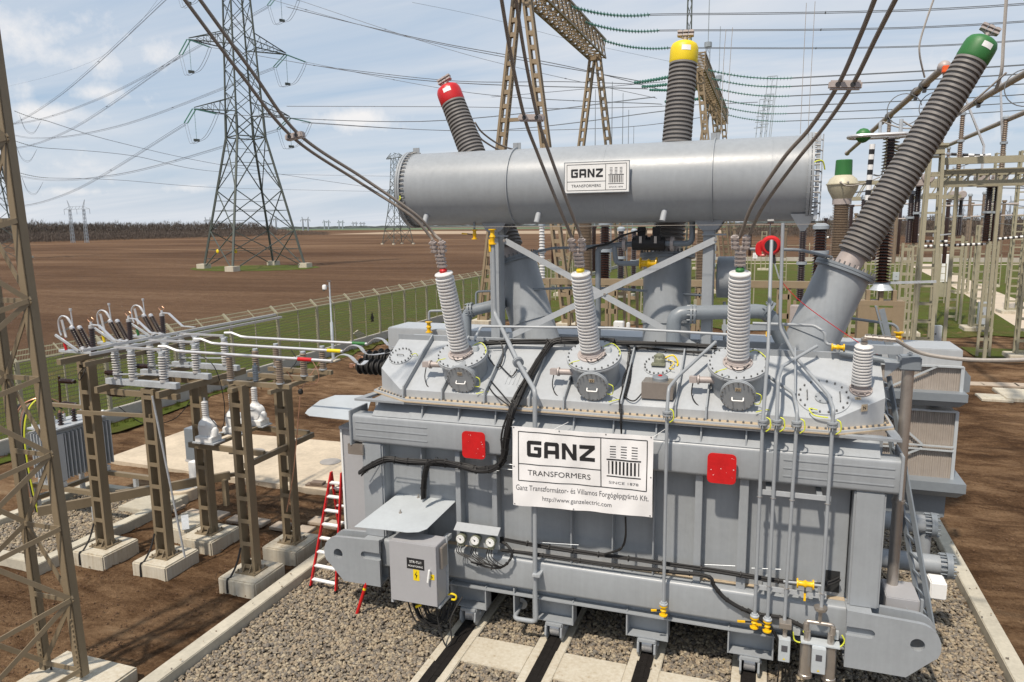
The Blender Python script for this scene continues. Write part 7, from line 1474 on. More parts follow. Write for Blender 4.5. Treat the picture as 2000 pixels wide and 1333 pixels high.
# wires crossing left-to-right behind the gantries
for i, (a, m_, c_, q) in enumerate((((560, 14, 128), (830, 78, 118), (1100, 128, 112), (1300, 178, 104)), ((610, 128, 150), (880, 158, 140), (1100, 160, 130), (1250, 165, 120)), ((560, 208, 170), (870, 209, 160), (1150, 212, 150), (1480, 200, 140)), ((590, 240, 170), (870, 255, 160), (1200, 250, 150), (1400, 225, 140)), ((960, 190, 200), (1100, 178, 180), (1240, 165, 160), (1300, 160, 150)))):
    wire3([AD(*a), AD(*m_), AD(*c_), AD(*q)], 2, .45, rn[i]+' from the top of the twin wires passing behind the big gantry', group='twin wires behind the gantry', r=.035)
wire3([AD(805, 5, 60), AD(950, 35, 62), AD(1130, 82, 64), AD(1330, 125, 66)], 1, 0, 'faint single wire sloping down to the yellow capped bushing', r=.012, spacers=False, group=None)
for i, (x0_, x1_, top) in enumerate(((1575, 1563, 6), (1592, 1578, 3), (1418, 1408, 58), (1431, 1420, 54))):
    wire3([AD(x0_, top, 48), AD((x0_+x1_)/2, 130, 48), AD(x1_, 262, 48)], 1, 0, rn[i]+' thin vertical dropper wire above the oil tank' if i < 2 else rn[i-2]+' pale vertical dropper right of the farther gantry', r=.018, spacers=False, group='thin vertical droppers', m=CABLG)
wire3([AD(1826, -8, 24), AD(1800, 70, 24), AD(1796, 105, 24), AD(1806, 152, 24.3)], 1, 0, 'grey cable hanging down to the nearest diagonal tube', r=.03, spacers=False, group=None, m=CABLG)
wire3([AD(1966, -8, 23), AD(1960, 80, 23), AD(1956, 140, 23), AD(1944, 178, 23.5)], 1, 0, 'pale cable hanging down to the middle diagonal tube at the right', r=.05, spacers=False, group=None, m=CABLG)
# --- woods on the horizon: bare brushy crowns
def brush(name, spots, label, cols, seed):
    rs = np.random.RandomState(seed); vs = []; 
    for (x, y, h, w, n) in spots:
        k = rs.rand(n, 1); a = rs.uniform(0, 6.28, (n, 1)); rad = w*np.sqrt(rs.rand(n, 1))*np.sin(np.clip(k*2.6+.35, 0, 3.1)); cx_, cy_ = x+np.cos(a)*rad, y+np.sin(a)*rad; cz = h*(.05+.95*k)
        L = h*rs.uniform(.08, .22, (n, 1)); tw = rs.uniform(.03, .08, (n, 1))*w*.5; dx = rs.uniform(-.6, .6, (n, 1)); dy = rs.uniform(-.6, .6, (n, 1)); e_ = rs.uniform(0, 6.28, (n, 1))
        p = np.concatenate([cx_-tw*np.cos(e_), cy_-tw*np.sin(e_), cz-L*.5], 1); q = np.concatenate([cx_+tw*np.cos(e_), cy_+tw*np.sin(e_), cz-L*.5], 1); r_ = np.concatenate([cx_+dx*L, cy_+dy*L, cz+L*.6], 1)
        vs.append(np.stack([p, q, r_], 1).reshape(-1, 3))
    v = np.concatenate(vs); f = np.arange(len(v)).reshape(-1, 3); return np_mesh(name, v, f, cols)
def woodm(nt, b, v):
    g_ = N(nt, 'ShaderNodeNewGeometry'); col = ramp(nt, g_.outputs['Random Per Island'], [(0, (.062, .050, .042)), (.5, (.085, .068, .056)), (.85, (.11, .088, .072)), (1, (.08, .074, .05))]); nt.links.new(col, b.inputs['Base Color']); b.inputs['Roughness'].default_value = .9
WOODM = gmat('bare_twigs', woodm)
def woodm2(nt, b, v):
    g_ = N(nt, 'ShaderNodeNewGeometry'); col = ramp(nt, g_.outputs['Random Per Island'], [(0, (.095, .078, .066)), (.6, (.125, .10, .085)), (1, (.15, .12, .10))]); nt.links.new(col, b.inputs['Base Color']); b.inputs['Roughness'].default_value = .9
WOODL = gmat('pale_twigs', woodm2)
rs = random.Random(3); sp = []; lo = []
def edge_pt(px): y = 476-(px)*.028 if px < 520 else 461-(px-520)*.012; return AZ(px, y)
px = -260
while px < 535:
    p = edge_pt(max(px, -100)) if px > -100 else AZ(px, 478); p2 = O3+(p-O3)*1.0; p2.z = 0
    for row in range(5):
        k = 1+row*.035+rs.uniform(0, .03); h = rs.uniform(9.5, 12.8)+row*.4+(1.8 if rs.random() < .08 else 0)
        if px > 505: h *= .75
        sp.append((p2.x*k*1.08, p2.y*k*1.08, h, rs.uniform(4, 6.5), 95))
    for row in range(2): k = 1.0+row*.03+rs.uniform(0, .02); lo.append((p2.x*k, p2.y*k, rs.uniform(5.0, 7.0), 4.5, 70))
    px += 4.2
px = 530
while px < 640:
    p = edge_pt(px)
    for row in range(3): k = 1+row*.04; lo.append((p.x*k, p.y*k, rs.uniform(4, 6)*(1.25-(px-530)/160), 5, 70))
    px += 4
tag(brush('wood', sp, '', WOODM, 1), 'long leafless brown wood on the horizon at the left', 'wood', kind='stuff')
tag(brush('undergrowth', lo, '', WOODL, 2), 'pale bare scrub along the foot of the leafless wood', 'scrub', kind='stuff')
sp = []; lo = []; px = 1420
while px < 2300:
    p = AZ(min(px, 2150), 463); p = O3+(p-O3)*1.0
    q = V((p.x, p.y, 0)); q.x += (px-2150)*.3 if px > 2150 else 0
    for row in range(4): k = 1+row*.05+rs.uniform(0, .04); sp.append((q.x*k, q.y*k, rs.uniform(6.0, 9.8)*(1.25 if rs.random() < .12 else 1)*(1 if px > 1600 else .7), rs.uniform(2.5, 4.5), 80))
    lo.append((q.x*.97, q.y*.97, rs.uniform(2.5, 4.5), 3, 50)); px += 5.5
tag(brush('hedge_wood', sp, '', WOODM, 3), 'belt of leafless trees beyond the field at the right', 'wood', kind='stuff')
tag(brush('hedge_scrub', lo, '', WOODL, 4), 'pale scrub in front of the leafless trees at the right', 'scrub', kind='stuff')
# far land: green strips, pale stubble, distant village band
FG = mat('far_green', (.085, .13, .06), .9, 0, .2, .002); FB = mat('far_tan', (.34, .25, .165), .9, 0, .15, .003); FD = mat('far_hedges', (.07, .085, .085), .9, 0, .25, .01)
sheet('far_stubble_field', [tuple(AZ(x, y)[:2]) for x, y in ((640, 458), (1420, 456), (1420, 450), (800, 452))], -.05, FB)
sheet('far_green_field', [tuple(AZ(x, y)[:2]) for x, y in ((560, 450.5), (1700, 443), (1700, 440.2), (560, 447.6))], -.04, FG)
b = MB(); r = random.Random(8)
for k in range(420):
    px = 480+k*3.0; dd = r.uniform(3000, 4200); p = AD(px, 446, dd); w = r.uniform(20, 80); h = r.uniform(4, 13); b.add([(p.x-w, p.y, -1), (p.x+w, p.y, -1), (p.x+w*.8, p.y+5, h*.7), (p.x, p.y+3, h), (p.x-w*.8, p.y+4, h*.6)], [(0, 1, 2, 3, 4)])
tag(b.build('far_hedgerow', FD, smooth=False, fix=False), 'thin dark band of hedges and houses along the flat horizon', 'hedges', kind='stuff')
# ================================================================== SWITCHYARD AT THE RIGHT
def ladder_post(name, label, x, y, ztop, w, m=OLIVE, wt=None, group='olive lattice posts of the switchyard', foot=True, cat='post', pitch=.62):
    t = thing(name, label, cat, (x, y, 0), group); wt = wt or w; b = MB()
    for sx in (-1, 1):
        for sy in (-1, 1): b.bar((x+sx*w/2, y+sy*w*.4, .25), (x+sx*wt/2, y+sy*wt*.4, ztop), w*.19, w*.16)
    n = max(3, int(ztop/pitch))
    for k in range(n+1):
        z = .35+(ztop-.45)*k/n; f = w+(wt-w)*k/n
        for sy in (-1, 1): b.bar((x-f/2, y+sy*f*.4, z), (x+f/2, y+sy*f*.4, z), .04, .09)
        for sx in (-1, 1): b.bar((x+sx*f/2, y-f*.4, z), (x+sx*f/2, y+f*.4, z), .04, .09)
    b.build('post_shaft', m, t, smooth=False)
    if foot: b = MB(); b.box((x-w*1.2, y-w*1.2, -.1), (x+w*1.2, y+w*1.2, .25)); b.build('footing', CONC, t, bev=.03)
    return t
def on(px, ytop, Y): return AY(px, ytop, Y)
# current transformers (three, one per phase)
first = None
for i, (px, l) in enumerate(((1638, 'current transformer with green drum on top, pale head and ribbed column, at the right'), (1374, 'middle ribbed current transformer column seen under the oil tank'), (1143, 'left ribbed current transformer column seen under the oil tank'))):
    x = AY(px, 500, 30).x; zt = AY(1643, 313, 30).z
    if first is None:
        k = 30*1.02/1420*1.0
        z = lambda py: AY(1640, py, 30).z
        t = thing('current_transformer', l, 'current transformer', (x, 30, 0), 'current transformers in a row')
        b = MB(); b.lathe((x, 30, z(343)), (0, 0, 1), [(0, .30), (z(313)-z(343)-.02, .285), (z(313)-z(343), .27)], 32); b.build('green_drum', GRN, t)
        b = MB(); b.lathe((x, 30, z(389)), (0, 0, 1), [(0, .33), (z(384)-z(389), .38), (z(372)-z(389), .50), (z(362)-z(389), .55), (z(361.5)-z(389), .58), (z(359.5)-z(389), .58), (z(359)-z(389), .54), (z(350)-z(389), .46), (z(345)-z(389), .34), (z(343)-z(389), .30)], 36); o = b.build('head', mat('cream_paint', (.50, .46, .34), .45, 0, .1, 3, streak=.4), t)
        b = MB(); b.lathe((x, 30, z(400)), (0, 0, 1), [(0, .33), (z(389)-z(400), .33)], 30); b.bolts((x, 30, z(391)), (0, 0, 1), .31, 24, .02, .06); b.build('collar', FLAN, t)
        b = MB(); b.lathe((x, 30, z(590)), (0, 0, 1), sheds(z(400)-z(590), 60, .25, .31, .25, .31), 26); b.build('ribbed_column', PORT, t, ang=50)
        b = MB(); b.box((x-.3, 29.6, z(620)), (x+.3, 30.4, z(590))); b.build('terminal_box', OLIVE, t, bev=.02)
        b = MB(); 
        for sx in (-1, 1): b.bar((x+sx*.35, 30, 0), (x+sx*.3, 30, z(620)), .16, .3)
        b.build('stand', KHAKIL, t)
        b = MB(); 
        for s in (-.12, .12): b.ico((x+s, 29.45, z(358)), .05, 1)
        b.tube(bez([V((x-.12, 29.4, z(358))), V((x+.1, 29.3, z(365))), V((x+.6, 29.4, z(362))), V((x+1.2, 29.8, z(349)))]), .02, 5); b.build('lead', CABLG, t); first = t
    else: dup(first, (x, 30, 0), label=l)
# disconnector column with ring, brown column and tan box support
Y_ = 27.0; z = lambda py, px=1740: AY(px, py, Y_).z
tp, bt_ = AY(1745, 268, Y_), AY(1722, 552, Y_)
xx = (AY(1722, 552, Y_).x+AY(1745, 268, Y_).x)/2
xx = AY(1722, 552, Y_).x
t = thing('breaker_column', 'big dark brown ribbed column with a white ring on top standing on a tan box post right of the green bushing', 'breaker column', (xx, Y_, 0))
b = MB(); b.lathe((xx, Y_, bt_.z), (0, 0, 1), sheds(tp.z-bt_.z, 46, .13, .27, .11, .25), 22); b.build('ribbed_column', PORB, t, ang=50)
b = MB(); b.lathe((xx, Y_, bt_.z-.25), (0, 0, 1), [(0, .36), (.06, .32), (.2, .22), (.25, .2)], 20); b.bar((xx-.5, Y_, bt_.z-.05), (xx+1.6, Y_, bt_.z+.05), .06, .08); b.build('base_casting', GALV, t)
b = MB(); b.tube([V((xx-.35+(.55 if math.cos(a) > 0 else -.55)+.38*math.cos(a), Y_+.45*math.sin(a), tp.z+.05)) for a in np.linspace(0, 6.283, 33)[:-1]], .06, 8, closed=True); b.build('grading_ring', ALU, t)
b = MB(); b.box((xx-.9, Y_-.08, tp.z), (xx+.5, Y_+.08, tp.z+.12)); b.cyl((xx-.35, Y_, tp.z+.1), (xx-.35, Y_, tp.z+.5), .05, 8); b.cyl((xx+.25, Y_, tp.z+.1), (xx+.25, Y_, tp.z+.55), .06, 8); b.build('head_frame', GALV, t)
b = MB(); b.ico((xx-.85, Y_-.1, tp.z+.08), .24, 2); b.build('green_ball', GRN, t)
b = MB(); b.tube(bez([V((xx+.25, Y_, tp.z+.5)), V((xx+.9, Y_, tp.z+.2)), V((xx+1.8, Y_, tp.z+.6)), V((xx+2.8, Y_-1, tp.z+1.6))]), .03, 5); b.tube(bez([V((xx-.3, Y_, tp.z+.5)), V((xx+.4, Y_, tp.z+.25)), V((xx+1.5, Y_, tp.z+.35)), V((xx+2.2, Y_, tp.z+.9))]), .025, 5); b.build('lead', CABLG, t)
b = MB(); zb_ = bt_.z-.25; w = .52
for sx in (-1, 1): b.box((xx+sx*w-.17, Y_-.3, 0), (xx+sx*w+.17, Y_-.25, zb_-.35)); b.box((xx+sx*(w+.15)-.02, Y_-.25, 0), (xx+sx*(w+.15)+.02, Y_+.3, zb_-.35))
zz = .3
while zz < zb_-.5: b.box((xx-w+.168, Y_-.294, zz), (xx+w-.168, Y_-.255, zz+.42)); zz += .98
b.box((xx-w-.173, Y_-.304, zb_-.5), (xx+w+.173, Y_+.304, zb_-.345))
for sx in (-.4, 0, .4): b.box((xx+sx-.06, Y_-.2, zb_-.36), (xx+sx+.06, Y_+.2, zb_))
b.build('box_post', KHAKIL, t, smooth=False)
# striped rods
def striped(name, label, p, q, n, r, group='black and white striped rods'):
    t = thing(name, label, 'striped rod', p, group); p = V(p); q = V(q); a, c_ = MB(), MB()
    for k in range(n): (a if k % 2 else c_).cyl(p+(q-p)*(k/n), p+(q-p)*((k+1)/n), r, 8)
    a.build('black_bands', INK, t); c_.build('white_bands', WHT, t)
striped('striped_rod', 'upright black and white striped rod hanging left of the green bushing', AY(1704, 282, 26.6), AY(1689, 450, 26.6), 17, .085)
for i, (a, c_, Y1, n) in enumerate((((1786, 472), (1850, 472), 48, 11), ((1795, 482), (1925, 477), 46, 25), ((1930, 469), (2040, 459), 50, 21), ((1846, 301), (1925, 305), 44, 7), ((1860, 311), (1935, 303), 44, 7), ((1600, 464), (1622, 464), 60, 6), ((1785, 459), (1800, 459), 60, 4))):
    striped('striped_rod', ['upper of the two level striped rods below the round switch heads', 'lower and longest of the level striped rods before the field', 'striped rod running to the right edge at field height', 'upper striped rod above the long lattice beam', 'lower striped rod above the long lattice beam', 'tiny striped rod left of the ribbed current transformer', 'tiny striped rod left of the tall olive post'][i], AY(*a, Y1), AY(*c_, Y1), n, .075)
# other brown columns seen under the tank and right of it: (px top, ytop, ybot, Y, r, material, label)
COL = [(1181, 440, 545, 27, .22, PORB, 'black ribbed column seen under the oil tank beside the yellow capped bushing'), (1212, 452, 560, 33, .17, PORB, 'dark red-brown column seen between the cross braces'), (1237, 455, 570, 35, .14, PORB, 'slim dark red-brown column right of another one under the oil tank'),
       (1562, 445, 588, 33, .17, PORB, 'dark brown column with a grey collar under the right end of the oil tank'), (1598, 448, 545, 27, .24, PORB, 'thick black column next to the ribbed current transformer'), (1059, 442, 545, 22, .10, PORL, 'slim grey ribbed column under the left part of the oil tank'),
       (1835, 146, 302, 38, .14, PORT, 'brown ribbed support under the nearest diagonal tube'), (1872, 226, 330, 43, .13, PORT, 'brown ribbed support under the middle diagonal tube'), (1956, 234, 330, 45, .14, PORT, 'brown ribbed support under the far diagonal tube near the right edge'), (1733, 240, 300, 52, .14, PORT, 'ribbed support of the nearest tube above the white ring'), (1850, 292, 330, 60, .12, PORT, 'short ribbed support at the left end of the far tube'),
       (1924, 362, 472, 46, .20, PORB, 'left one of a pair of dark brown switch columns right of the tall olive post'), (1940, 362, 472, 46, .20, PORB, 'right one of a pair of dark brown switch columns right of the tall olive post'), (1863, 388, 460, 62, .16, PORB, 'left one of the small pair of dark switch columns'), (1872, 388, 460, 62, .16, PORB, 'right one of the small pair of dark switch columns'), (1786, 362, 475, 46, .2, PORB, 'right dark brown column just behind the green bushing'), (1774, 380, 475, 46, .18, PORB, 'left dark brown column just behind the green bushing'),
       (1888, 384, 470, 60, .13, PORT, 'slim tan column left of the tan twin'), (1915, 380, 470, 60, .13, PORT, 'slim tan column right of its tan twin'), (1683, 390, 450, 40, .12, PORB, 'black column behind the striped upright rod')]
for i, (px, yt, yb, Y1, r, m, l) in enumerate(COL):
    a, c_ = AY(px, yt, Y1), AY(px, yb, Y1); t = thing('insulator_column', l, 'insulator column', (c_.x, Y1, 0), 'ribbed insulator columns of the switchyard'); L = a.z-c_.z
    b = MB(); b.lathe((c_.x, Y1, c_.z), (0, 0, 1), sheds(L, max(8, int(L/.09)), r*.72, r, r*.65, r*.9), 14); b.build('ribbed_shaft', m, t, ang=50)
    b = MB(); b.lathe((c_.x, Y1, c_.z+L*.5), (0, 0, 1), [(0, r*1.25), (.12, r*1.25)], 14); b.lathe((c_.x, Y1, a.z), (0, 0, 1), [(0, r*1.1), (.12, r*1.1), (.2, r*.6)], 14); b.build('collar', FAR, t)
    b = MB(); w = .32 if Y1 < 40 else .42
    if m is PORT: w = .13 if Y1 < 50 else .22
    if m is PORT: b.bar((c_.x, Y1, 0), (c_.x, Y1, c_.z if px != 1835 else .5), .16, .16)
    for sx in (() if m is PORT or px in (1924, 1786, 1863) else (-1, 1)): b.bar((c_.x+sx*w*.7, Y1, 0), (c_.x+sx*w*.6, Y1, c_.z), .12, .14)
    n = int(c_.z/.7)+1 if m is not PORT and px not in (1924, 1786, 1863) else 0
    for k in range(n): b.bar((c_.x-w*.65, Y1, c_.z*(k+.5)/n), (c_.x+w*.65, Y1, c_.z*(k+.5)/n), .1, .16)
    b.build('stand', KHAKIL if Y1 < 36 else OLIVE, t, smooth=False)
# round white switch heads
for i, (px, py, Y1, s) in enumerate(((1934, 349, 45.7, 1), (1868, 382, 61.6, .8), (1796, 350, 45.6, .9))):
    p = AY(px, py, Y1); t = thing('switch_head', ['large pair of round pale switch heads on the right dark columns', 'small pair of round pale switch heads in the middle distance', 'pale switch head partly hidden behind the green bushing'][i], 'switch head', p, 'round pale switch heads'); k = s*.42
    b = MB()
    for sx in (-1, 1): b.lathe(p+V((sx*k*.98, -.35, .05)), (0, -1, 0), [(-.6, k*.75), (0, k*.8), (.05, k*.7)], 22)
    b.build('round_housing', FLAN, t); b = MB(); b.box(p+V((-k*1.4, -.3, -.45*s)), p+V((k*1.4, .3, -.05))); b.build('body', FLAN, t, bev=.05)
    b = MB()
    for sx in (-1, 1): q = p+V((sx*k, 0, .3)); b.bar(q, q+V((.0, 0, 1.4*s)), .10); b.bar(q+V((0, 0, 1.4*s)), q+V((-.9*s+sx*.5, -.2, 4.6*s)) if i == 0 else q+V((0, 0, 2.2*s)), .09)
    b.build('pantograph_arm', ALU, t)
# diagonal tube busbars running away from the camera
for i, (x, y0, y1, l) in enumerate(((5.32, 29.0, 62, 'nearest thick diagonal tube with a ball end, left of the green cap'), (8.3, 25.4, 59, 'middle thick diagonal tube passing behind the green bushing'), (11.4, 26, 61, 'farthest thick diagonal tube, lowest at the right edge'))):
    t = thing('tube_busbar', l, 'busbar', (x, y0, 11), 'thick diagonal tube busbars'); zt = 12.57
    b = MB(); b.cyl((x, y0, zt), (x, y1, zt), .125, 14); b.build('tube', CABLG if i < 0 else mat('tube_brown%d' % i, (.36, .31, .26), .5, .2), t)
    b = MB(); b.ico((x, y0, zt), .22, 2); b.ico((x, y1, zt), .19, 2); b.build('end_ball', FLAN, t)
    b = MB()
    for yy in (y0+3.2, y0+5.0, y0+12): b.lathe((x, yy, zt), (0, 1, 0), [(0, .18), (.35, .18)], 12); b.box((x-.06, yy, zt-.3), (x+.06, yy+.2, zt-.1))
    b.build('tube_clamp', DSTEEL, t)
    for yy in (y0+3.5, ) if i < 2 else (y0+9,):
        b = MB()
        for s, dx in ((1, .15), (-1, -.25)): b.tube([V((x+dx+s*.35+.6*math.cos(a), yy+.1*math.sin(a), zt-.85+.6*math.sin(a))) for a in np.linspace(.2, 5.6, 22)], .018, 5)
        b.build('corona_loop', DSTEEL, t); b = MB(); b.bar((x, yy, zt-1.3), (x, yy, zt-3.6), .14, .24); b.build('contact_arm', ALU, t)
b = MB(); p = AY(1848, 134, 28.4); b.box(p+V((-.1, 0, -.12)), p+V((.12, .2, .1))); tag(b.build('orange_marker', ORNG, loc=p, bev=.02), 'small orange marker by the ball end of the nearest tube', 'marker')
# tall olive posts
t = ladder_post('lattice_post', 'tallest olive post with square cut-outs, right of the green bushing', 7.27*38/40, 38, AY(1828, 302, 38).z, .78, OLIVE, .50, pitch=.85)
b = MB(); z_ = AY(1828, 302, 38).z; x_ = 7.27*38/40; b.box((x_-.3, 37.7, z_), (x_+.3, 38.3, z_+.35)); b.box((x_-.42, 37.6, z_+.35), (x_+.42, 38.4, z_+.45)); b.build('post_cap', OLIVE, t)
PST = [((1975, 612), 296, .75, 'olive lattice post at the right edge, beyond the striped rod'), ((1995, 700), 330, .62, 'nearest olive lattice post cut by the right edge'), ((1905, 645), 440, .70, 'wide olive lattice post with a box at its foot'), ((1772, 655), 478, .55, 'olive lattice post with a grey pipe beside it, left of the tall olive post'), ((1880, 573), 462, .75, 'olive lattice post with white footing before the path'), ((1845, 558), 440, .8, 'olive lattice post behind the white cylinder'), ((1930, 560), 300, .75, 'tall slim olive post left of the right edge post'), ((1490, 528), 452, .7, 'olive lattice post with white boxes below the right end of the oil tank')]
for (bx_, by_), yt, w, l in PST:
    p = AZ(bx_, by_); D = math.hypot(p.x, p.y); k = vert = None; d = ray(bx_, yt); tt = (p.x*d.x+p.y*d.y)/(d.x**2+d.y**2); ladder_post('lattice_post', l, p.x, p.y, CH+d.z*tt, w)
# long lattice beam at the right
t = thing('lattice_beam', 'long olive lattice beam running right from the tall olive post to the edge', 'beam', (8, 39, 9)); b = MB()
za, zb2 = AY(1830, 338, 39).z, AY(1830, 360, 39).z; xe = 24
for yy in (38.7, 40.3):
    for zq in (za, zb2): b.bar((7.2, yy, zq), (xe, yy, zq), .16, .22)
    for k in range(22): x0_ = 7.4+k*.75; b.bar((x0_, yy, zb2), (x0_+.5, yy, za), .07); b.bar((x0_+.6, yy, zb2), (x0_+.6, yy, za), .07)
b.build('beam_truss', OLIVE, t, smooth=False); b = MB(); b.bar((7.2, 38.2, za+.45), (xe, 38.2, za+.45), .2, .3); b.build('top_pipe', OLIVE, t)
t = thing('lattice_beam', 'olive lattice beam passing behind the green bushing at mid height', 'beam', (2, 52, 9)); b = MB()
for yy in (52, 53.4):
    for zq in (9.9, 8.9): b.bar((4.5, yy, zq), (11, yy, zq), .16, .2)
    for k in range(9): x0_ = 4.5+k*.72; b.bar((x0_, yy, 8.9), (x0_+.5, yy, 9.9), .07)
b.build('beam_truss', OLIVE, t, smooth=False)
# boxes, cylinder, camera pole
def boxat(px, py, Y1, w, h, d, m, name, l, cat, post=True):
    p = AY(px, py, Y1); t = thing(name, l, cat, (p.x, Y1, 0)); b = MB(); b.box((p.x-w/2, Y1-d/2, p.z-h/2), (p.x+w/2, Y1+d/2, p.z+h/2)); b.build('housing', m, t, bev=.02)
    if post: b = MB(); b.bar((p.x, Y1, 0), (p.x, Y1, p.z-h/2), .09); b.build('post', OLIVE, t)
    b = MB(); b.box((p.x-w*.06, Y1-d/2-.02, p.z-h*.05), (p.x+w*.06, Y1-d/2-.002, p.z+h*.05)); b.build('lock', DSTEEL, t)
boxat(1826, 652, 44, .62, .90, .3, SHEET, 'kiosk_box', 'grey box on a post at the foot of the tall olive post', 'box'); boxat(1750, 540, 75, .55, .75, .3, SHEET, 'kiosk_box', 'small pale grey box on the lawn right of the tan box post', 'box')
boxat(1918, 612, 56, .5, 1.5, .4, GALV, 'kiosk_box', 'grey drive box on the wide lattice post', 'box'); boxat(1209, 638, 20, .28, .30, .2, WHT, 'meter_box', 'small white box with a dark window under the oil tank', 'box'); boxat(1227, 640, 20.5, .1, .3, .1, WHT, 'small_arrester', 'small white cylinder next to the white box under the oil tank', 'arrester')
boxat(1475, 500, 60, .35, .45, .2, WHT, 'meter_box', 'small white box on the post below the oil tank end', 'box'); boxat(1560, 625, 24, .55, .9, .4, FLAN, 'cable_box', 'beige box standing left of the green turret', 'box', False)
p = AZ(1841, 580); b = MB(); b.lathe((p.x, p.y, 1.5), (0, 0, 1), [(0, .5), (2.6, .5), (2.65, .4)], 22); t = thing('white_cylinder', 'upright white cylinder beside the path', 'cylinder', p); b.build('drum', WHT, t); b = MB(); b.box((p.x-.6, p.y-.4, 0), (p.x+.6, p.y+.4, 1.5)); b.build('base', OLIVE, t)
p = AZ(1817, 645); b = MB(); zt = AY(1828, 460, p.y).z; b.cyl((p.x, p.y, 0), (p.x, p.y, zt), .09, 10); t = thing('camera_pole', 'slim pale pole with a small surveillance camera right of the tall olive post', 'camera pole', p); b.build('pole', GALV, t); b = MB(); b.bar((p.x, p.y, zt), (p.x+.9, p.y, zt+.1), .08); b.box((p.x-.3, p.y-.1, zt-.1), (p.x+.1, p.y+.1, zt+.1)); b.build('camera', GALV, t)
# brown beam under the tank with supports
t = thing('brown_beam', 'level brown steel beam seen behind the cross braces at turret height', 'beam', (-3, 24, 5.5)); zb3 = AY(1300, 553, 24).z
b = MB(); b.box((-8.2, 23.9, zb3-.11), (2.2, 24.1, zb3+.11)); b.build('beam', KHAKIL, t, bev=.01)
for x_ in (-7.3, -6.2, -4.9, -3.6, -1.9, .5, 1.6):
    b = MB()
    for sx in (-1, 1): b.bar((x_+sx*.16, 24, 0), (x_+sx*.16, 24, zb3-.12), .1, .14)
    for k in range(9): b.bar((x_-.16, 23.95, .4+k*.6), (x_+.16, 23.95, .4+k*.6), .04, .16)
    b.build('post', KHAKIL, t, smooth=False)
# slack leads across the yard
for i, pts in enumerate((((1800, 425, 60), (1880, 428, 60), (2010, 445, 58)), ((1830, 400, 55), (1900, 392, 55), (2010, 405, 52)), ((1950, 356, 44), (1985, 362, 42), (2040, 372, 40)), ((1850, 352, 44), (1925, 366, 44), (2040, 368, 42)), ((1690, 392, 40), (1760, 388, 44), (1830, 383, 48)), ((1730, 300, 30), (1722, 340, 30), (1706, 342, 29)), ((1640, 378, 34), (1700, 372, 36), (1760, 350, 38)), ((1835, 340, 46), (1900, 318, 46), (1935, 312, 44)))):
    wire3([AD(*p) for p in pts], 1, 0, rn[i]+' slack grey lead among the switch columns, counted from far to near' if i < 3 else ['lead below the long lattice beam', 'lead left of the tall olive post', 'lead beside the ribbed breaker column', 'lead right of the current transformer head', 'lead above the long lattice beam'][i-3]+', thin and grey', cat='lead', r=.03, spacers=False, group='slack leads of the switchyard', m=DSTEEL, name='lead')
# far wall and fence
b = MB(); b.box((-24, 150, -.2), (140, 150.3, .75)); tag(b.build('boundary_wall', WALLM, loc=(20, 150, 0)), 'low pale wall along the far side of the switchyard', 'wall')
first = None
for k in range(36):
    x = -23.5+k*4.4
    if first is None:
        first = thing('fence_section', 'beige mesh fence section on the far wall, one of a long level row', 'fence', (x, 150.15, .75), 'mesh fence sections on the far wall')
        b = MB(); b.box((x-.08, 150.1, .75), (x+.08, 150.2, 3.0)); b.bar((x, 150.15, 3.0), (x, 150.55, 3.4), .1); b.build('fence_post', OLIVE, first); b = MB(); b.bar((x, 150.15, 3.0), (x+4.4, 150.15, 3.0), .08); b.bar((x, 150.15, 1.9), (x+4.4, 150.15, 1.9), .04); b.build('top_rail', OLIVE, first)
    else: dup(first, (x, 150.15, .75))

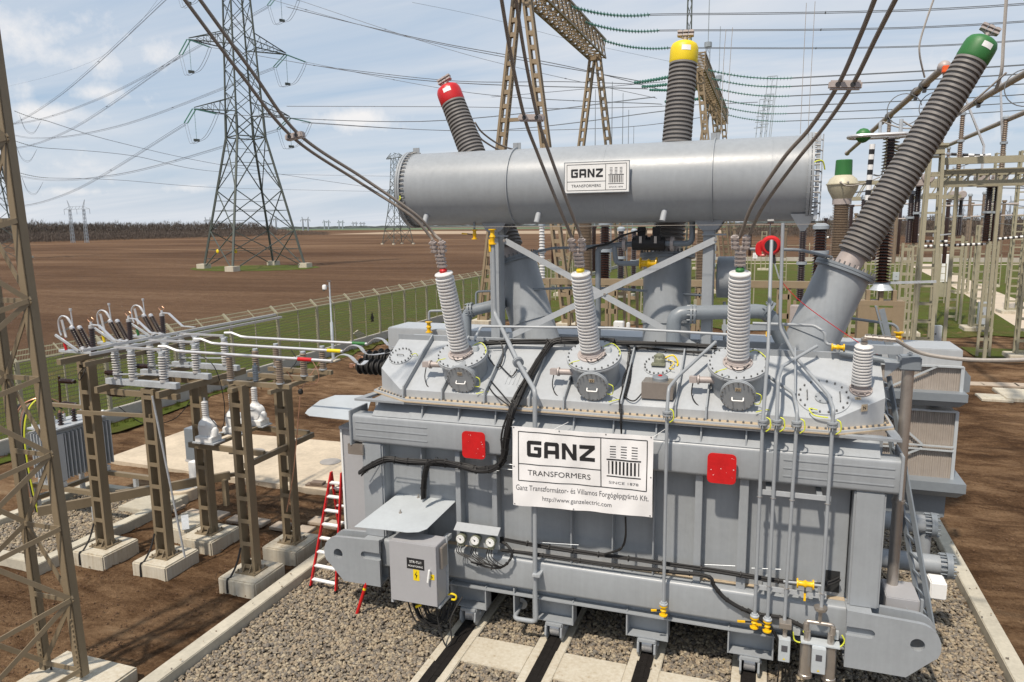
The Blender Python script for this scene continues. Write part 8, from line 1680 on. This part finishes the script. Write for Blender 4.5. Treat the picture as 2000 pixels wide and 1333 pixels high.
# slim distant columns and pipes that thicken the yard in the background
r = random.Random(12); proto = {}
SL = [(1613, 430, 505, 90, 0), (1652, 395, 500, 85, 1), (1663, 405, 520, 70, 0), (1672, 420, 500, 100, 1), (1714, 395, 470, 80, 0), (1752, 410, 530, 75, 1), (1760, 400, 500, 95, 0), (1795, 430, 530, 80, 1), (1853, 395, 470, 75, 0), (1898, 400, 520, 85, 1), (1950, 420, 535, 75, 0), (1962, 395, 500, 95, 1), (1981, 420, 500, 100, 0), (1435, 448, 520, 80, 1), (1466, 448, 510, 90, 0), (1535, 450, 512, 85, 1), (1080, 448, 540, 70, 0), (1115, 450, 530, 80, 1), (1160, 446, 560, 60, 0), (1260, 450, 560, 60, 1)]
for px, yt, yb, Y1, k in SL:
    a = AY(px, yt, Y1); o = proto.get((k, Y1)) 
    t = thing('distant_column', 'slim %s insulator column far back in the switchyard' % ('dark brown' if k == 0 else 'tan'), 'insulator column', (a.x, Y1, 0), 'slim %s columns far back in the yard' % ('dark brown' if k == 0 else 'tan'))
    zm = min(a.z-1.2, 3.6); b = MB(); b.cyl((a.x, Y1, zm), (a.x, Y1, a.z), .17, 10); b.lathe((a.x, Y1, a.z), (0, 0, 1), [(0, .24), (.2, .24)], 10); b.build('insulator', PORB if k == 0 else PORT, t)
    b = MB(); 
    for sx in (-1, 1): b.bar((a.x+sx*.25, Y1, 0), (a.x+sx*.2, Y1, zm), .09)
    for q in range(6): b.bar((a.x-.25, Y1, zm*(q+.5)/6), (a.x+.25, Y1, zm*(q+.5)/6), .06)
    b.build('stand', OLIVE, t, smooth=False)
for i, (x0_, y0_, x1_, y1_, Y1) in enumerate(((1640, 388, 1720, 384, 60), (1665, 402, 1790, 398, 70), (1830, 403, 1990, 398, 66), (1850, 425, 2000, 420, 80), (1640, 430, 1800, 427, 80))):
    a, c_ = AY(x0_, y0_, Y1), AY(x1_, y1_, Y1); b = MB(); b.cyl(a, c_, .07, 8); tag(b.build('pipe_busbar', FLAN, loc=a), ['highest', 'second highest', 'middle', 'rightmost and lowest', 'leftmost and lowest'][i]+' of the thin level pipes far back', 'busbar', 'thin level pipes far back in the yard')
